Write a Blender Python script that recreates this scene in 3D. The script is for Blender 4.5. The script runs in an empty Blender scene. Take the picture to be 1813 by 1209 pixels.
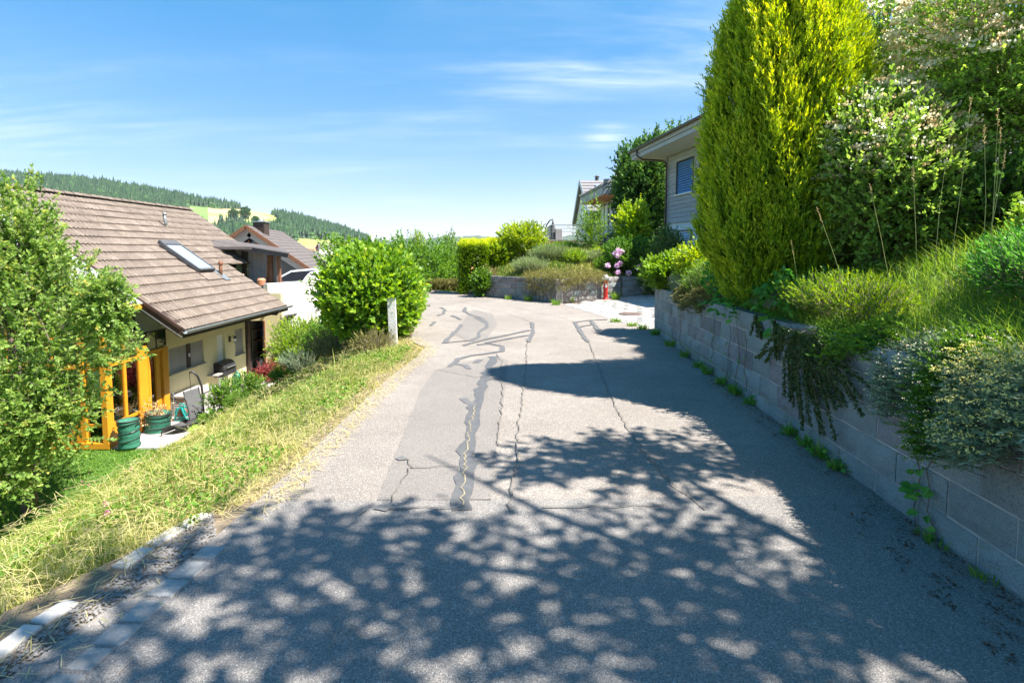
import bpy, math, random
import numpy as np
from mathutils import Vector, Matrix
random.seed(11)
RG = np.random.default_rng(11)
PI = math.pi
SC = bpy.context.scene
COL = SC.collection

# ------------------------------------------------------------------ camera
FPX, PIT, V0, U0, EYE = 950.0, math.radians(3.9), 510.0, 906.5, 1.6
cam_d = bpy.data.cameras.new("camera"); cam = bpy.data.objects.new("camera", cam_d); COL.objects.link(cam)
cam.location = (0, 0, EYE); cam.rotation_euler = (PI / 2 - PIT, 0, 0)
cam_d.sensor_width = 36; cam_d.lens = FPX / 1813 * 36; cam_d.shift_y = (V0 - 604.5) / 1813
cam_d.clip_start = .05; cam_d.clip_end = 30000
SC.camera = cam
# ------------------------------------------------------------------ light
SUN_EL, SUN_AZ = math.radians(57), math.radians(-18)      # azimuth from +X towards +Y
sd = Vector((math.cos(SUN_EL) * math.cos(SUN_AZ), math.cos(SUN_EL) * math.sin(SUN_AZ), math.sin(SUN_EL)))
sl = bpy.data.lights.new("sun", 'SUN'); sl.energy = 3.05; sl.angle = math.radians(.53); sl.color = (1, .94, .85)
sun = bpy.data.objects.new("sun", sl); COL.objects.link(sun)
sun.rotation_euler = sd.to_track_quat('Z', 'Y').to_euler()
SC.view_settings.view_transform = 'Standard'; SC.view_settings.look = 'None'
SC.view_settings.exposure = 2.25; SC.view_settings.gamma = 1.0
SC.cycles.max_bounces = 6; SC.cycles.diffuse_bounces = 4; SC.cycles.transparent_max_bounces = 8
SC.cycles.volume_bounces = 0
w = bpy.data.worlds.new("World"); SC.world = w; w.use_nodes = True
def build_world():
    nt = w.node_tree; N = nt.nodes; L = nt.links; N.clear()
    out = N.new('ShaderNodeOutputWorld'); bg = N.new('ShaderNodeBackground'); bg.inputs[1].default_value = .12
    sky = N.new('ShaderNodeTexSky'); sky.sky_type = 'NISHITA'; sky.sun_disc = False
    sky.sun_elevation = SUN_EL; sky.sun_rotation = PI / 2 - SUN_AZ
    sky.altitude = 700; sky.air_density = 1.0; sky.dust_density = .4; sky.ozone_density = 2.5
    tc = N.new('ShaderNodeTexCoord'); sep = N.new('ShaderNodeSeparateXYZ'); L.new(tc.outputs['Generated'], sep.inputs[0])
    def m(op, a, b=None):
        n = N.new('ShaderNodeMath'); n.operation = op
        for i, q in enumerate((a, b)):
            if q is None: continue
            if isinstance(q, (int, float)): n.inputs[i].default_value = q
            else: L.new(q, n.inputs[i])
        return n.outputs[0]
    h = m('ADD', m('MAXIMUM', sep.outputs[2], 0.0), .12)
    cx = m('DIVIDE', sep.outputs[0], h); cy = m('DIVIDE', sep.outputs[1], h)
    cmb = N.new('ShaderNodeCombineXYZ'); L.new(cx, cmb.inputs[0]); L.new(cy, cmb.inputs[1])
    def layer(rot, scl, ns, lo, hi, loc):
        mp = N.new('ShaderNodeMapping'); mp.inputs['Rotation'].default_value = (0, 0, rot)
        mp.inputs['Scale'].default_value = scl; mp.inputs['Location'].default_value = loc
        L.new(cmb.outputs[0], mp.inputs[0])
        no = N.new('ShaderNodeTexNoise'); no.inputs['Scale'].default_value = ns; no.inputs['Detail'].default_value = 8
        no.inputs['Roughness'].default_value = .6; no.inputs['Distortion'].default_value = .35
        L.new(mp.outputs[0], no.inputs[0])
        r = N.new('ShaderNodeMapRange'); r.inputs[1].default_value = lo; r.inputs[2].default_value = hi
        r.interpolation_type = 'SMOOTHSTEP'
        L.new(no.outputs[0], r.inputs[0]); return r.outputs[0]
    streak = layer(math.radians(24), (.32, 1.5, 1), 1.6, .36, .72, (1.7, .3, 0))
    fine = layer(math.radians(20), (.5, 3.2, 1), 2.6, .35, .75, (4, 2, 0))
    mask = layer(0, (.55, .55, 1), 1.0, .38, .60, (7.4, 3.1, 0))
    def bank(x0, y0, ra, rb, ang):
        c_, s_ = math.cos(ang), math.sin(ang); dx = m('SUBTRACT', cx, x0); dy = m('SUBTRACT', cy, y0)
        a_ = m('ADD', m('MULTIPLY', dx, c_ / ra), m('MULTIPLY', dy, s_ / ra)); b_ = m('ADD', m('MULTIPLY', dx, -s_ / rb), m('MULTIPLY', dy, c_ / rb))
        return m('EXPONENT', m('MULTIPLY', m('ADD', m('MULTIPLY', a_, a_), m('MULTIPLY', b_, b_)), -1.0))
    g = m('ADD', bank(.35, 2.15, 1.25, .26, math.radians(-24)), m('ADD', m('MULTIPLY', bank(.75, 1.95, .5, .35, math.radians(-24)), .7), m('MULTIPLY', bank(-.2, 3.3, 1.2, .22, math.radians(-20)), .35)))
    pf = m('ADD', bank(.51, 3.0, .10, .16, 0), m('ADD', m('MULTIPLY', bank(-.85, 4.6, .22, .12, .2), .8), m('MULTIPLY', bank(-2.4, 2.6, .7, .5, 0), .25)))
    f = m('MULTIPLY', m('MULTIPLY', streak, m('ADD', m('MULTIPLY', fine, .6), .4)), m('ADD', m('MULTIPLY', mask, .13), m('MULTIPLY', g, .6)))
    f = m('MINIMUM', m('ADD', f, m('MULTIPLY', pf, m('MULTIPLY', fine, .7))), .85)
    hs = N.new('ShaderNodeHueSaturation'); hs.inputs['Saturation'].default_value = 1.45; hs.inputs['Value'].default_value = 1.0
    L.new(sky.outputs[0], hs.inputs['Color'])
    gm = N.new('ShaderNodeGamma'); gm.inputs[1].default_value = .62; L.new(hs.outputs[0], gm.inputs[0])
    sc = N.new('ShaderNodeMix'); sc.data_type = 'RGBA'; sc.blend_type = 'MULTIPLY'; sc.inputs[0].default_value = 1; L.new(gm.outputs[0], sc.inputs[6]); sc.inputs[7].default_value = (.66, .625, .70, 1)
    mx = N.new('ShaderNodeMix'); mx.data_type = 'RGBA'; L.new(f, mx.inputs[0]); L.new(sc.outputs[2], mx.inputs[6])
    mx.inputs[7].default_value = (2.6, 2.75, 2.9, 1)
    L.new(mx.outputs[2], bg.inputs[0]); L.new(bg.outputs[0], out.inputs[0])
build_world()

# ------------------------------------------------------------------ measuring helpers (camera rays to real points)
def ray(u, v):
    x = (u - U0) / FPX; y = -(v - V0) / FPX
    return Vector((x, math.cos(PIT) + y * math.sin(PIT), -math.sin(PIT) + y * math.cos(PIT)))
def G(u, v, z=0.0):
    d = ray(u, v); t = (z - EYE) / d.z; return Vector((d.x * t, d.y * t, z))
def P(u, v, Y):
    d = ray(u, v); t = Y / d.y; return Vector((d.x * t, Y, EYE + d.z * t))

# ------------------------------------------------------------------ materials
def newmat(name):
    m = bpy.data.materials.new(name); m.use_nodes = True; m.node_tree.nodes.clear(); return m, m.node_tree.nodes, m.node_tree.links
def ramp(N, cols, interp='LINEAR'):
    r = N.new('ShaderNodeValToRGB'); r.color_ramp.interpolation = interp
    e = r.color_ramp.elements
    while len(e) > 1: e.remove(e[-1])
    for i, c in enumerate(cols):
        p = c[3] if len(c) > 3 else i / (len(cols) - 1)
        el = e[0] if i == 0 else e.new(p)
        el.position = p; el.color = (c[0], c[1], c[2], 1)
    return r
def pm(name, cols, scale=4, detail=6, rough=.8, spec=.4, metal=0, bump=0, bscale=40, rnd=0, stretch=(1, 1, 1), lo=.3, hi=.7, speck=None, coat=0, alpha=None, dist=.02):
    m, N, L = newmat(name)
    o = N.new('ShaderNodeOutputMaterial'); b = N.new('ShaderNodeBsdfPrincipled'); L.new(b.outputs[0], o.inputs[0])
    b.inputs['Roughness'].default_value = rough; b.inputs['Metallic'].default_value = metal
    b.inputs['Specular IOR Level'].default_value = spec; b.inputs['Coat Weight'].default_value = coat
    tc = N.new('ShaderNodeTexCoord'); mp = N.new('ShaderNodeMapping'); mp.inputs['Scale'].default_value = stretch
    L.new(tc.outputs['Object'], mp.inputs[0])
    oi = None
    if rnd:
        oi = N.new('ShaderNodeObjectInfo')
        va = N.new('ShaderNodeVectorMath'); va.operation = 'ADD'; cb = N.new('ShaderNodeCombineXYZ')
        mu = N.new('ShaderNodeMath'); mu.operation = 'MULTIPLY'; mu.inputs[1].default_value = 37.0
        L.new(oi.outputs['Random'], mu.inputs[0]); L.new(mu.outputs[0], cb.inputs[0]); L.new(mu.outputs[0], cb.inputs[1])
        L.new(mp.outputs[0], va.inputs[0]); L.new(cb.outputs[0], va.inputs[1]); vec = va.outputs[0]
    else: vec = mp.outputs[0]
    n = N.new('ShaderNodeTexNoise'); n.inputs['Scale'].default_value = scale; n.inputs['Detail'].default_value = detail
    n.inputs['Roughness'].default_value = .62
    L.new(vec, n.inputs[0])
    mr = N.new('ShaderNodeMapRange'); mr.inputs[1].default_value = lo; mr.inputs[2].default_value = hi; L.new(n.outputs[0], mr.inputs[0])
    r = ramp(N, cols if len(cols) > 1 else [cols[0], cols[0]]); L.new(mr.outputs[0], r.inputs[0]); c = r.outputs[0]
    if speck:                                     # (scale, threshold, colour, amount)
        n2 = N.new('ShaderNodeTexNoise'); n2.inputs['Scale'].default_value = speck[0]; n2.inputs['Detail'].default_value = 3; L.new(vec, n2.inputs[0])
        m2 = N.new('ShaderNodeMapRange'); m2.inputs[1].default_value = speck[1]; m2.inputs[2].default_value = speck[1] + .06
        m2.inputs[4].default_value = speck[3]; L.new(n2.outputs[0], m2.inputs[0])
        mx = N.new('ShaderNodeMix'); mx.data_type = 'RGBA'; L.new(m2.outputs[0], mx.inputs[0]); L.new(c, mx.inputs[6]); mx.inputs[7].default_value = (*speck[2], 1); c = mx.outputs[2]
    if rnd:
        hs = N.new('ShaderNodeHueSaturation'); mv = N.new('ShaderNodeMapRange'); mv.inputs[3].default_value = 1 - rnd; mv.inputs[4].default_value = 1 + rnd
        L.new(oi.outputs['Random'], mv.inputs[0]); L.new(mv.outputs[0], hs.inputs['Value']); L.new(c, hs.inputs['Color']); c = hs.outputs[0]
    L.new(c, b.inputs['Base Color'])
    if bump:
        nb = N.new('ShaderNodeTexNoise'); nb.inputs['Scale'].default_value = bscale; nb.inputs['Detail'].default_value = 5; L.new(vec, nb.inputs[0])
        bp = N.new('ShaderNodeBump'); bp.inputs['Strength'].default_value = bump; bp.inputs['Distance'].default_value = dist
        L.new(nb.outputs[0], bp.inputs['Height']); L.new(bp.outputs[0], b.inputs['Normal'])
    return m
def leafmat(name, cols, trans=.38, rough=.5, tcol=None, spec=.35, g_=1.3):
    m, N, L = newmat(name)
    o = N.new('ShaderNodeOutputMaterial'); b = N.new('ShaderNodeBsdfPrincipled'); t = N.new('ShaderNodeBsdfTranslucent'); mx = N.new('ShaderNodeMixShader')
    a = N.new('ShaderNodeAttribute'); a.attribute_name = 'tint'
    r = ramp(N, [tuple(min(.9, q * g_) for q in c) for c in cols]); L.new(a.outputs['Fac'], r.inputs[0]); L.new(r.outputs[0], b.inputs['Base Color'])
    hs = N.new('ShaderNodeHueSaturation'); hs.inputs['Hue'].default_value = .485; hs.inputs['Saturation'].default_value = 1.1; hs.inputs['Value'].default_value = 1.5
    L.new(r.outputs[0], hs.inputs['Color']); L.new(hs.outputs[0], t.inputs[0])
    b.inputs['Roughness'].default_value = rough; b.inputs['Specular IOR Level'].default_value = spec
    mx.inputs[0].default_value = trans; L.new(b.outputs[0], mx.inputs[1]); L.new(t.outputs[0], mx.inputs[2]); L.new(mx.outputs[0], o.inputs[0])
    return m
def glassmat(name, tint=(.5, .6, .65), refl=.25, rough=.02):
    m, N, L = newmat(name)
    o = N.new('ShaderNodeOutputMaterial'); t = N.new('ShaderNodeBsdfTransparent'); t.inputs[0].default_value = (*tint, 1)
    g = N.new('ShaderNodeBsdfGlossy'); g.inputs['Roughness'].default_value = rough
    lw = N.new('ShaderNodeLayerWeight'); lw.inputs[0].default_value = .35
    mr = N.new('ShaderNodeMapRange'); mr.inputs[3].default_value = refl; mr.inputs[4].default_value = 1; L.new(lw.outputs['Fresnel'], mr.inputs[0])
    mx = N.new('ShaderNodeMixShader'); L.new(mr.outputs[0], mx.inputs[0]); L.new(t.outputs[0], mx.inputs[1]); L.new(g.outputs[0], mx.inputs[2]); L.new(mx.outputs[0], o.inputs[0])
    return m

# ------------------------------------------------------------------ objects
WM = {}
def tag(o, label=None, cat=None, group=None, kind=None):
    if label: o['label'] = label
    if cat: o['category'] = cat
    if group: o['group'] = group
    if kind: o['kind'] = kind
    return o
def place(o, Mw, parent):
    WM[o.name] = Mw.copy()
    if parent is not None:
        o.parent = parent; o.matrix_local = WM[parent.name].inverted() @ Mw
    else: o.matrix_local = Mw
def thing(name, label, cat, loc=(0, 0, 0), rz=0, group=None):
    o = bpy.data.objects.new(name, None); COL.objects.link(o); o.empty_display_size = .2
    place(o, Matrix.Translation(Vector(loc)) @ Matrix.Rotation(rz, 4, 'Z'), None)
    return tag(o, label, cat, group)
def mobj(name, me, parent=None, Mw=None):
    o = bpy.data.objects.new(name, me); COL.objects.link(o)
    if Mw is None: Mw = WM[parent.name] if parent is not None else Matrix.Identity(4)
    place(o, Mw, parent); return o
def npmesh(name, V, F, mat, tint=None, k=None, smooth=False):
    """V (n,3); F (m,k) constant-size faces"""
    me = bpy.data.meshes.new(name); V = np.asarray(V, np.float32); F = np.asarray(F, np.int32); k = F.shape[1]
    me.vertices.add(len(V)); me.vertices.foreach_set('co', V.ravel())
    me.loops.add(F.size); me.loops.foreach_set('vertex_index', F.ravel())
    me.polygons.add(len(F)); me.polygons.foreach_set('loop_start', np.arange(len(F), dtype=np.int32) * k)
    me.update(calc_edges=True)
    if smooth: me.polygons.foreach_set('use_smooth', np.ones(len(F), bool))
    if tint is not None:
        a = me.attributes.new('tint', 'FLOAT', 'POINT'); a.data.foreach_set('value', np.asarray(tint, np.float32))
    for q in (mat if isinstance(mat, (list, tuple)) else [mat]): me.materials.append(q)
    return me
class MB:
    def __init__(s): s.v = []; s.f = []; s.mi = []
    def face(s, pts, mi=0):
        i = len(s.v); s.v += [tuple(p) for p in pts]; s.f.append(tuple(range(i, i + len(pts)))); s.mi.append(mi)
    def hexa(s, c, mi=0):                                 # 8 corners: bottom 0-3, top 4-7
        i = len(s.v); s.v += [tuple(p) for p in c]
        for q in ((3, 2, 1, 0), (4, 5, 6, 7), (0, 1, 5, 4), (1, 2, 6, 5), (2, 3, 7, 6), (3, 0, 4, 7)):
            s.f.append(tuple(i + a for a in q)); s.mi.append(mi)
    def box(s, lo, hi, mi=0, M=None):
        x0, y0, z0 = lo; x1, y1, z1 = hi
        c = [(x0, y0, z0), (x1, y0, z0), (x1, y1, z0), (x0, y1, z0), (x0, y0, z1), (x1, y0, z1), (x1, y1, z1), (x0, y1, z1)]
        if M is not None: c = [M @ Vector(p) for p in c]
        s.hexa(c, mi); return s
    def beam(s, a, b, w, h, mi=0, up=(0, 0, 1)):
        a = Vector(a); b = Vector(b); d = (b - a).normalized(); u = Vector(up); sd_ = d.cross(u)
        if sd_.length < 1e-4: sd_ = d.cross(Vector((1, 0, 0)))
        sd_.normalize(); u = sd_.cross(d).normalized()
        q = [(-1, -1), (1, -1), (1, 1), (-1, 1)]
        s.hexa([a + sd_ * x * w / 2 + u * y * h / 2 for x, y in q] + [b + sd_ * x * w / 2 + u * y * h / 2 for x, y in q], mi); return s
    def tube(s, pts, r, n=8, mi=0, caps=True):
        pts = [Vector(p) for p in pts]; rs = r if isinstance(r, (list, tuple)) else [r] * len(pts)
        prev = None; rings = []
        for i, p in enumerate(pts):
            d = (pts[min(i + 1, len(pts) - 1)] - pts[max(i - 1, 0)]).normalized()
            a = prev if prev is not None else (Vector((0, 0, 1)) if abs(d.z) < .9 else Vector((1, 0, 0)))
            x = (a - d * a.dot(d)).normalized(); y = d.cross(x); prev = x
            b = len(s.v); s.v += [tuple(p + (x * math.cos(2 * PI * k / n) + y * math.sin(2 * PI * k / n)) * rs[i]) for k in range(n)]; rings.append(b)
        for a, b in zip(rings, rings[1:]):
            for k in range(n):
                s.f.append((a + k, a + (k + 1) % n, b + (k + 1) % n, b + k)); s.mi.append(mi)
        if caps:
            s.f.append(tuple(rings[0] + k for k in reversed(range(n)))); s.mi.append(mi)
            s.f.append(tuple(rings[-1] + k for k in range(n))); s.mi.append(mi)
        return s
    def lathe(s, prof, c=(0, 0, 0), n=16, mi=0):
        rings = []
        for r, z in prof:
            b = len(s.v); s.v += [(c[0] + r * math.cos(2 * PI * k / n), c[1] + r * math.sin(2 * PI * k / n), c[2] + z) for k in range(n)]; rings.append(b)
        for a, b in zip(rings, rings[1:]):
            for k in range(n):
                s.f.append((a + k, a + (k + 1) % n, b + (k + 1) % n, b + k)); s.mi.append(mi)
        s.f.append(tuple(rings[0] + k for k in reversed(range(n)))); s.mi.append(mi)
        s.f.append(tuple(rings[-1] + k for k in range(n))); s.mi.append(mi)
        return s
    def mesh(s, name, mat, smooth=False, bevel=0):
        me = bpy.data.meshes.new(name); me.from_pydata(s.v, [], s.f)
        for q in (mat if isinstance(mat, (list, tuple)) else [mat]): me.materials.append(q)
        if any(s.mi): me.polygons.foreach_set('material_index', s.mi)
        if smooth: me.polygons.foreach_set('use_smooth', [True] * len(s.f))
        me.update(); return me
    def build(s, name, mat, parent=None, smooth=False, bevel=0, world=True, Mw=None):
        me = s.mesh(name, mat, smooth)
        if world and parent is not None and Mw is None: me.transform(WM[parent.name].inverted())
        o = mobj(name, me, parent, Mw)
        if bevel:
            b = o.modifiers.new('edge', 'BEVEL'); b.width = bevel; b.segments = 2; b.limit_method = 'ANGLE'
        return o
def copy_tree(o, parent=None, Mw=None):
    c = o.copy(); COL.objects.link(c); place(c, Mw if Mw is not None else WM[parent.name] @ WM[o.parent.name].inverted() @ WM[o.name], parent)
    for ch in list(o.children): copy_tree(ch, c)
    return c
# ------------------------------------------------------------------ leaves
def unit(a): return a / np.maximum(np.linalg.norm(a, axis=-1, keepdims=True), 1e-9)
def rdir(n): return unit(RG.normal(size=(n, 3)))
def leaves(pos, d, nrm, ln, wd, fold=.12):
    side = unit(np.cross(d, nrm)); n2 = unit(np.cross(side, d)); ln = ln[:, None]; wd = wd[:, None]
    V = np.stack([pos, pos + d * ln * .42 + side * wd * .5 + n2 * wd * fold, pos + d * ln - n2 * ln * .12, pos + d * ln * .42 - side * wd * .5 + n2 * wd * fold], 1)
    return V.reshape(-1, 3)
def shoot_leaves(P0, D, Ls, k, ll, lw, spread=.7, up=.25, droop=0, tint0=.5, tvar=.22, tip=0, jit=.0, nup=.9, fold=.12):
    n = len(P0); t = (np.arange(k)[None] + RG.random((n, k))) / k
    pos = P0[:, None] + D[:, None] * (Ls[:, None] * t)[..., None]
    pos[..., 2] -= droop * Ls[:, None] * t ** 2
    pos += RG.normal(size=pos.shape) * jit
    d = D[:, None] * (.45 + .5 * t[..., None]) + unit(RG.normal(size=(n, k, 3))) * spread
    d[..., 2] += up; d = unit(d).reshape(-1, 3); pos = pos.reshape(-1, 3)
    nr = unit(RG.normal(size=d.shape) * .6 + np.array([0, 0, nup]))
    sz = (.65 + .6 * RG.random(len(d)))
    base = np.clip(np.repeat(tint0 + RG.normal(size=n) * tvar * .7, k) + RG.normal(size=n * k) * tvar * .6 + tip * (t.ravel() - .5), 0.01, .99)
    return leaves(pos, d, nr, ll * sz, lw * sz, fold), np.repeat(base, 4)
def crown_shoots(c, rad, n, L, inner=.45, outw=1.0, up=.5, rnd=.35, lob=.28, nlob=16, seed=0, zmin=None, low=1.0):
    r0 = np.random.default_rng(seed); B = unit(r0.normal(size=(nlob, 3))); A = r0.uniform(.4, 1, nlob)
    u = rdir(n); u[:, 2] = np.where(u[:, 2] < 0, u[:, 2] * low, u[:, 2]); u = unit(u)
    s = 1 - lob * .55 + lob * np.max(A * np.clip(u @ B.T, 0, 1) ** 7, axis=1)
    r = (inner ** 3 + (1 - inner ** 3) * RG.random(n)) ** (1 / 3)
    p = np.array(c) + u * np.array(rad) * (s * r)[:, None]
    D = unit(u * outw + np.array([0, 0, up]) + RG.normal(size=(n, 3)) * rnd)
    Ls = L * (.6 + .8 * RG.random(n)); p = p - D * (Ls * .5)[:, None]
    return p, D, Ls
def foliage(name, chunks, mat, parent):
    V = np.concatenate([c[0] for c in chunks]); T = np.concatenate([c[1] for c in chunks])
    F = np.arange(len(V)).reshape(-1, 4)
    o_ = np.array(WM[parent.name].to_translation()) if parent is not None else np.zeros(3)
    o = mobj(name, npmesh(name, V - o_, F, mat, T), parent); return o
def twigs(name, P0, D, Ls, w, mat, parent, droop=0):
    n = len(P0); E = P0 + D * Ls[:, None]; E[:, 2] -= droop * Ls; S = unit(np.cross(D, rdir(n)))
    S2 = unit(np.cross(D, S))
    V = np.stack([P0 + S * w, P0 - S * w * .5 + S2 * w, P0 - S * w * .5 - S2 * w, E], 1) - np.array(WM[parent.name].to_translation())
    b = np.arange(n)[:, None] * 4
    F = np.concatenate([b + np.array([0, 1, 3]), b + np.array([1, 2, 3]), b + np.array([2, 0, 3])])
    return mobj(name, npmesh(name, V.reshape(-1, 3), F, mat), parent)
def trunk(parent, base, top, r0, r1, mat, limbs=(), n=8, wob=.05, name='trunk'):
    b = MB(); base = Vector(base); top = Vector(top); pts = []
    for i in range(7):
        t = i / 6; pts.append(base.lerp(top, t) + Vector((random.uniform(-wob, wob), random.uniform(-wob, wob), 0)) * (1 if 0 < i < 6 else 0))
    b.tube(pts, [r0 * (1.35 if i == 0 else 1) + (r1 - r0) * i / 6 for i in range(7)], n)
    o = b.build(name, mat, parent, smooth=True)
    for e in limbs:
        e = Vector(e); t = random.uniform(.35, .9); s = base.lerp(top, t); mid = s.lerp(e, .5) + Vector((0, 0, random.uniform(.05, .2) * (e - s).length))
        q = MB(); rr = r0 + (r1 - r0) * t; q.tube([s, s.lerp(mid, .5) + Vector((0, 0, .02)), mid, mid.lerp(e, .5), e], [rr * .6, rr * .5, rr * .38, rr * .25, rr * .1], 6)
        q.build('branch', mat, parent, smooth=True)
    return o
def shrub(name, label, cat, base, r, h, mat, ll, lw, n, k, L=.3, up=.5, spread=.7, low=.6, inner=.5, lob=.3, stems=5, group=None, seed=None, tint0=.5, tvar=.22, tip=.25, ry=None, cz=.52, droop=0, woodm=None, twig=True, part='foliage', outw=1.0, nup=.9, lup=.25):
    base = Vector(base); t = thing(name, label, cat, base, 0, group); ry = ry or r
    c = (base.x, base.y, base.z + h * cz); sd_ = seed if seed is not None else random.randint(0, 9999)
    p, D, Ls = crown_shoots(c, (r, ry, h * (1 - cz)), n, L, inner, outw, up, .35, lob, 16, sd_, low=low)
    ok = p[:, 2] > base.z - .05; p, D, Ls = p[ok], D[ok], Ls[ok]
    foliage(part, [shoot_leaves(p, D, Ls, k, ll, lw, spread, lup, droop, tint0, tvar, tip, nup=nup)], mat, t)
    wm = woodm or M['bark']
    if stems:
        b = MB()
        for i in range(stems):
            a = 2 * PI * i / stems + random.random(); e = base + Vector((math.cos(a) * r * .6, math.sin(a) * ry * .6, h * random.uniform(.5, .75)))
            s = base + Vector((math.cos(a) * r * .12, math.sin(a) * ry * .12, -.05)); b.tube([s, s.lerp(e, .5) + Vector((0, 0, h * .08)), e], [.02 * h ** .5, .014 * h ** .5, .006], 5)
        b.build('stem', wm, t, smooth=True)
    if twig: twigs('twig', p, D, Ls, .004, wm, t)
    return t
def blades(name, Pn, h, w_, lean, mat, tint, kind='stuff', parent=None):
    """Pn (n,3) roots; h (n) height; w_ (n) width; lean (n,3) tip displacement/h"""
    n = len(Pn); a = RG.uniform(0, 2 * PI, n); s = np.stack([np.cos(a), np.sin(a), np.zeros(n)], 1) * (w_ * .5)[:, None]
    up = np.array([0, 0, 1.0]); m_ = Pn + (up * .55 + lean * .3) * h[:, None]; e = Pn + (up * .9 + lean) * h[:, None] * .95
    V = np.stack([Pn - s, Pn + s, m_ + s * .8, m_ - s * .8, e + s * .08, e - s * .08], 1).reshape(-1, 3)
    b = np.arange(n)[:, None] * 6; F = np.concatenate([b + np.array([0, 1, 2, 3]), b + np.array([3, 2, 4, 5])])
    T = np.repeat(np.clip(tint, .01, .99), 6)
    o = mobj(name, npmesh(name, V, F, mat, T), parent)
    if kind: o['kind'] = kind
    return o

# ------------------------------------------------------------------ palette
M = {}
M['bark'] = pm('bark', [(.10, .075, .05), (.20, .16, .12)], 14, bump=.6, bscale=30)
M['birch'] = pm('pale_bark', [(.22, .19, .15), (.34, .3, .25)], 10, bump=.4)
M['asphalt_old'] = None
def asphalt(name, dark, light, stone, amount, wear, cell=90):
    m, N, L = newmat(name)
    o = N.new('ShaderNodeOutputMaterial'); b = N.new('ShaderNodeBsdfPrincipled'); L.new(b.outputs[0], o.inputs[0]); b.inputs['Roughness'].default_value = .85; b.inputs['Specular IOR Level'].default_value = .3
    tc = N.new('ShaderNodeTexCoord'); cr = tc.outputs['Object']
    def noise(s, d=5, r=.6):
        n = N.new('ShaderNodeTexNoise'); n.inputs['Scale'].default_value = s; n.inputs['Detail'].default_value = d; n.inputs['Roughness'].default_value = r; L.new(cr, n.inputs[0]); return n.outputs[0]
    def mr(x, lo, hi, a=0, z=1):
        q = N.new('ShaderNodeMapRange'); q.inputs[1].default_value = lo; q.inputs[2].default_value = hi; q.inputs[3].default_value = a; q.inputs[4].default_value = z; L.new(x, q.inputs[0]); return q.outputs[0]
    def mix(f, a, c, mode='MIX'):
        q = N.new('ShaderNodeMix'); q.data_type = 'RGBA'; q.blend_type = mode
        if isinstance(f, float): q.inputs[0].default_value = f
        else: L.new(f, q.inputs[0])
        for i, x in ((6, a), (7, c)):
            if isinstance(x, tuple): q.inputs[i].default_value = (*x, 1)
            else: L.new(x, q.inputs[i])
        return q.outputs[2]
    v = N.new('ShaderNodeTexVoronoi'); v.inputs['Scale'].default_value = cell; L.new(cr, v.inputs[0])
    hsv = N.new('ShaderNodeSeparateColor'); L.new(v.outputs['Color'], hsv.inputs[0])
    base = mix(mr(noise(.45, 4), .35, .65), dark, light)
    base = mix(mr(noise(3.2, 5), .4, .7, 0, .5), base, wear)
    grit = mix(mr(hsv.outputs[0], .25, 1.0), (.68, .68, .69), (1.3, 1.28, 1.26))
    base = mix(1.0, base, grit, 'MULTIPLY')
    fine = mix(mr(noise(260, 2), .35, .65), (.72, .72, .72), (1.28, 1.28, 1.28))
    base = mix(1.0, base, fine, 'MULTIPLY')
    base = mix(mr(hsv.outputs[1], 1 - amount, 1 - amount + .01), base, stone)
    L.new(base, b.inputs['Base Color'])
    bp = N.new('ShaderNodeBump'); bp.inputs['Strength'].default_value = .55; bp.inputs['Distance'].default_value = .006
    L.new(mr(v.outputs['Distance'], 0, .6), bp.inputs['Height']); L.new(bp.outputs[0], b.inputs['Normal'])
    return m
M['asphalt_old'] = asphalt('weathered_asphalt', (.235, .208, .184), (.32, .288, .256), (.45, .42, .39), .03, (.21, .187, .168), 170)
M['asphalt_dark'] = asphalt('darker_asphalt', (.225, .21, .195), (.265, .248, .23), (.45, .44, .43), .018, (.2, .19, .182), 190)
M['asphalt_patch'] = asphalt('smooth_asphalt_patch', (.215, .195, .178), (.245, .226, .208), (.3, .29, .27), .01, (.19, .18, .17), 240)
M['tar'] = pm('tar_seal', [(.105, .10, .10), (.15, .145, .14)], 12, rough=.55, bump=.2)
M['tar_main'] = pm('tar_seal_dark', [(.085, .083, .083), (.125, .122, .12)], 12, rough=.5, bump=.2)
M['crack'] = pm('crack_line', [(.11, .10, .088), (.17, .155, .138)], 20)
M['crackfill'] = pm('sandy_crack', [(.26, .22, .14), (.34, .29, .19)], 20)
M['granite'] = pm('granite_sett', [(.21, .208, .20), (.33, .322, .31)], 14, bump=.8, bscale=60, rnd=.12, speck=(90, .62, (.5, .5, .5), .6), dist=.01)
M['soil'] = pm('dry_soil', [(.12, .09, .06), (.24, .19, .13)], 9, bump=.8, bscale=30)
M['gravel'] = pm('gravel_grey', [(.16, .15, .14), (.36, .34, .32)], 30, bump=.4, rnd=.2)
M['turf'] = pm('turf_soil', [(.13, .14, .045), (.24, .22, .09)], 5, bump=.8, bscale=25)
M['lawn'] = pm('mown_lawn', [(.05, .12, .015), (.09, .19, .03)], 8, bump=.8, bscale=90)
M['block'] = pm('split_concrete_block', [(.165, .213, .218), (.285, .34, .342)], 2.2, bump=1.0, bscale=60, rnd=.10, speck=(130, .54, (.12, .13, .145), .5), dist=.018)
M['block_p'] = pm('split_purple_block', [(.165, .168, .178), (.24, .243, .252)], 3.5, bump=1.0, bscale=38, rnd=.14, speck=(55, .57, (.12, .1, .11), .45), dist=.018)
M['block_b'] = pm('split_block_stained', [(.13, .155, .155), (.26, .295, .295)], 2.0, bump=1.0, bscale=38, rnd=.10, speck=(70, .54, (.10, .10, .10), .45), dist=.018)
M['mortar'] = pm('pale_mortar', [(.34, .335, .31), (.52, .51, .48)], 12, bump=.4)
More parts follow.
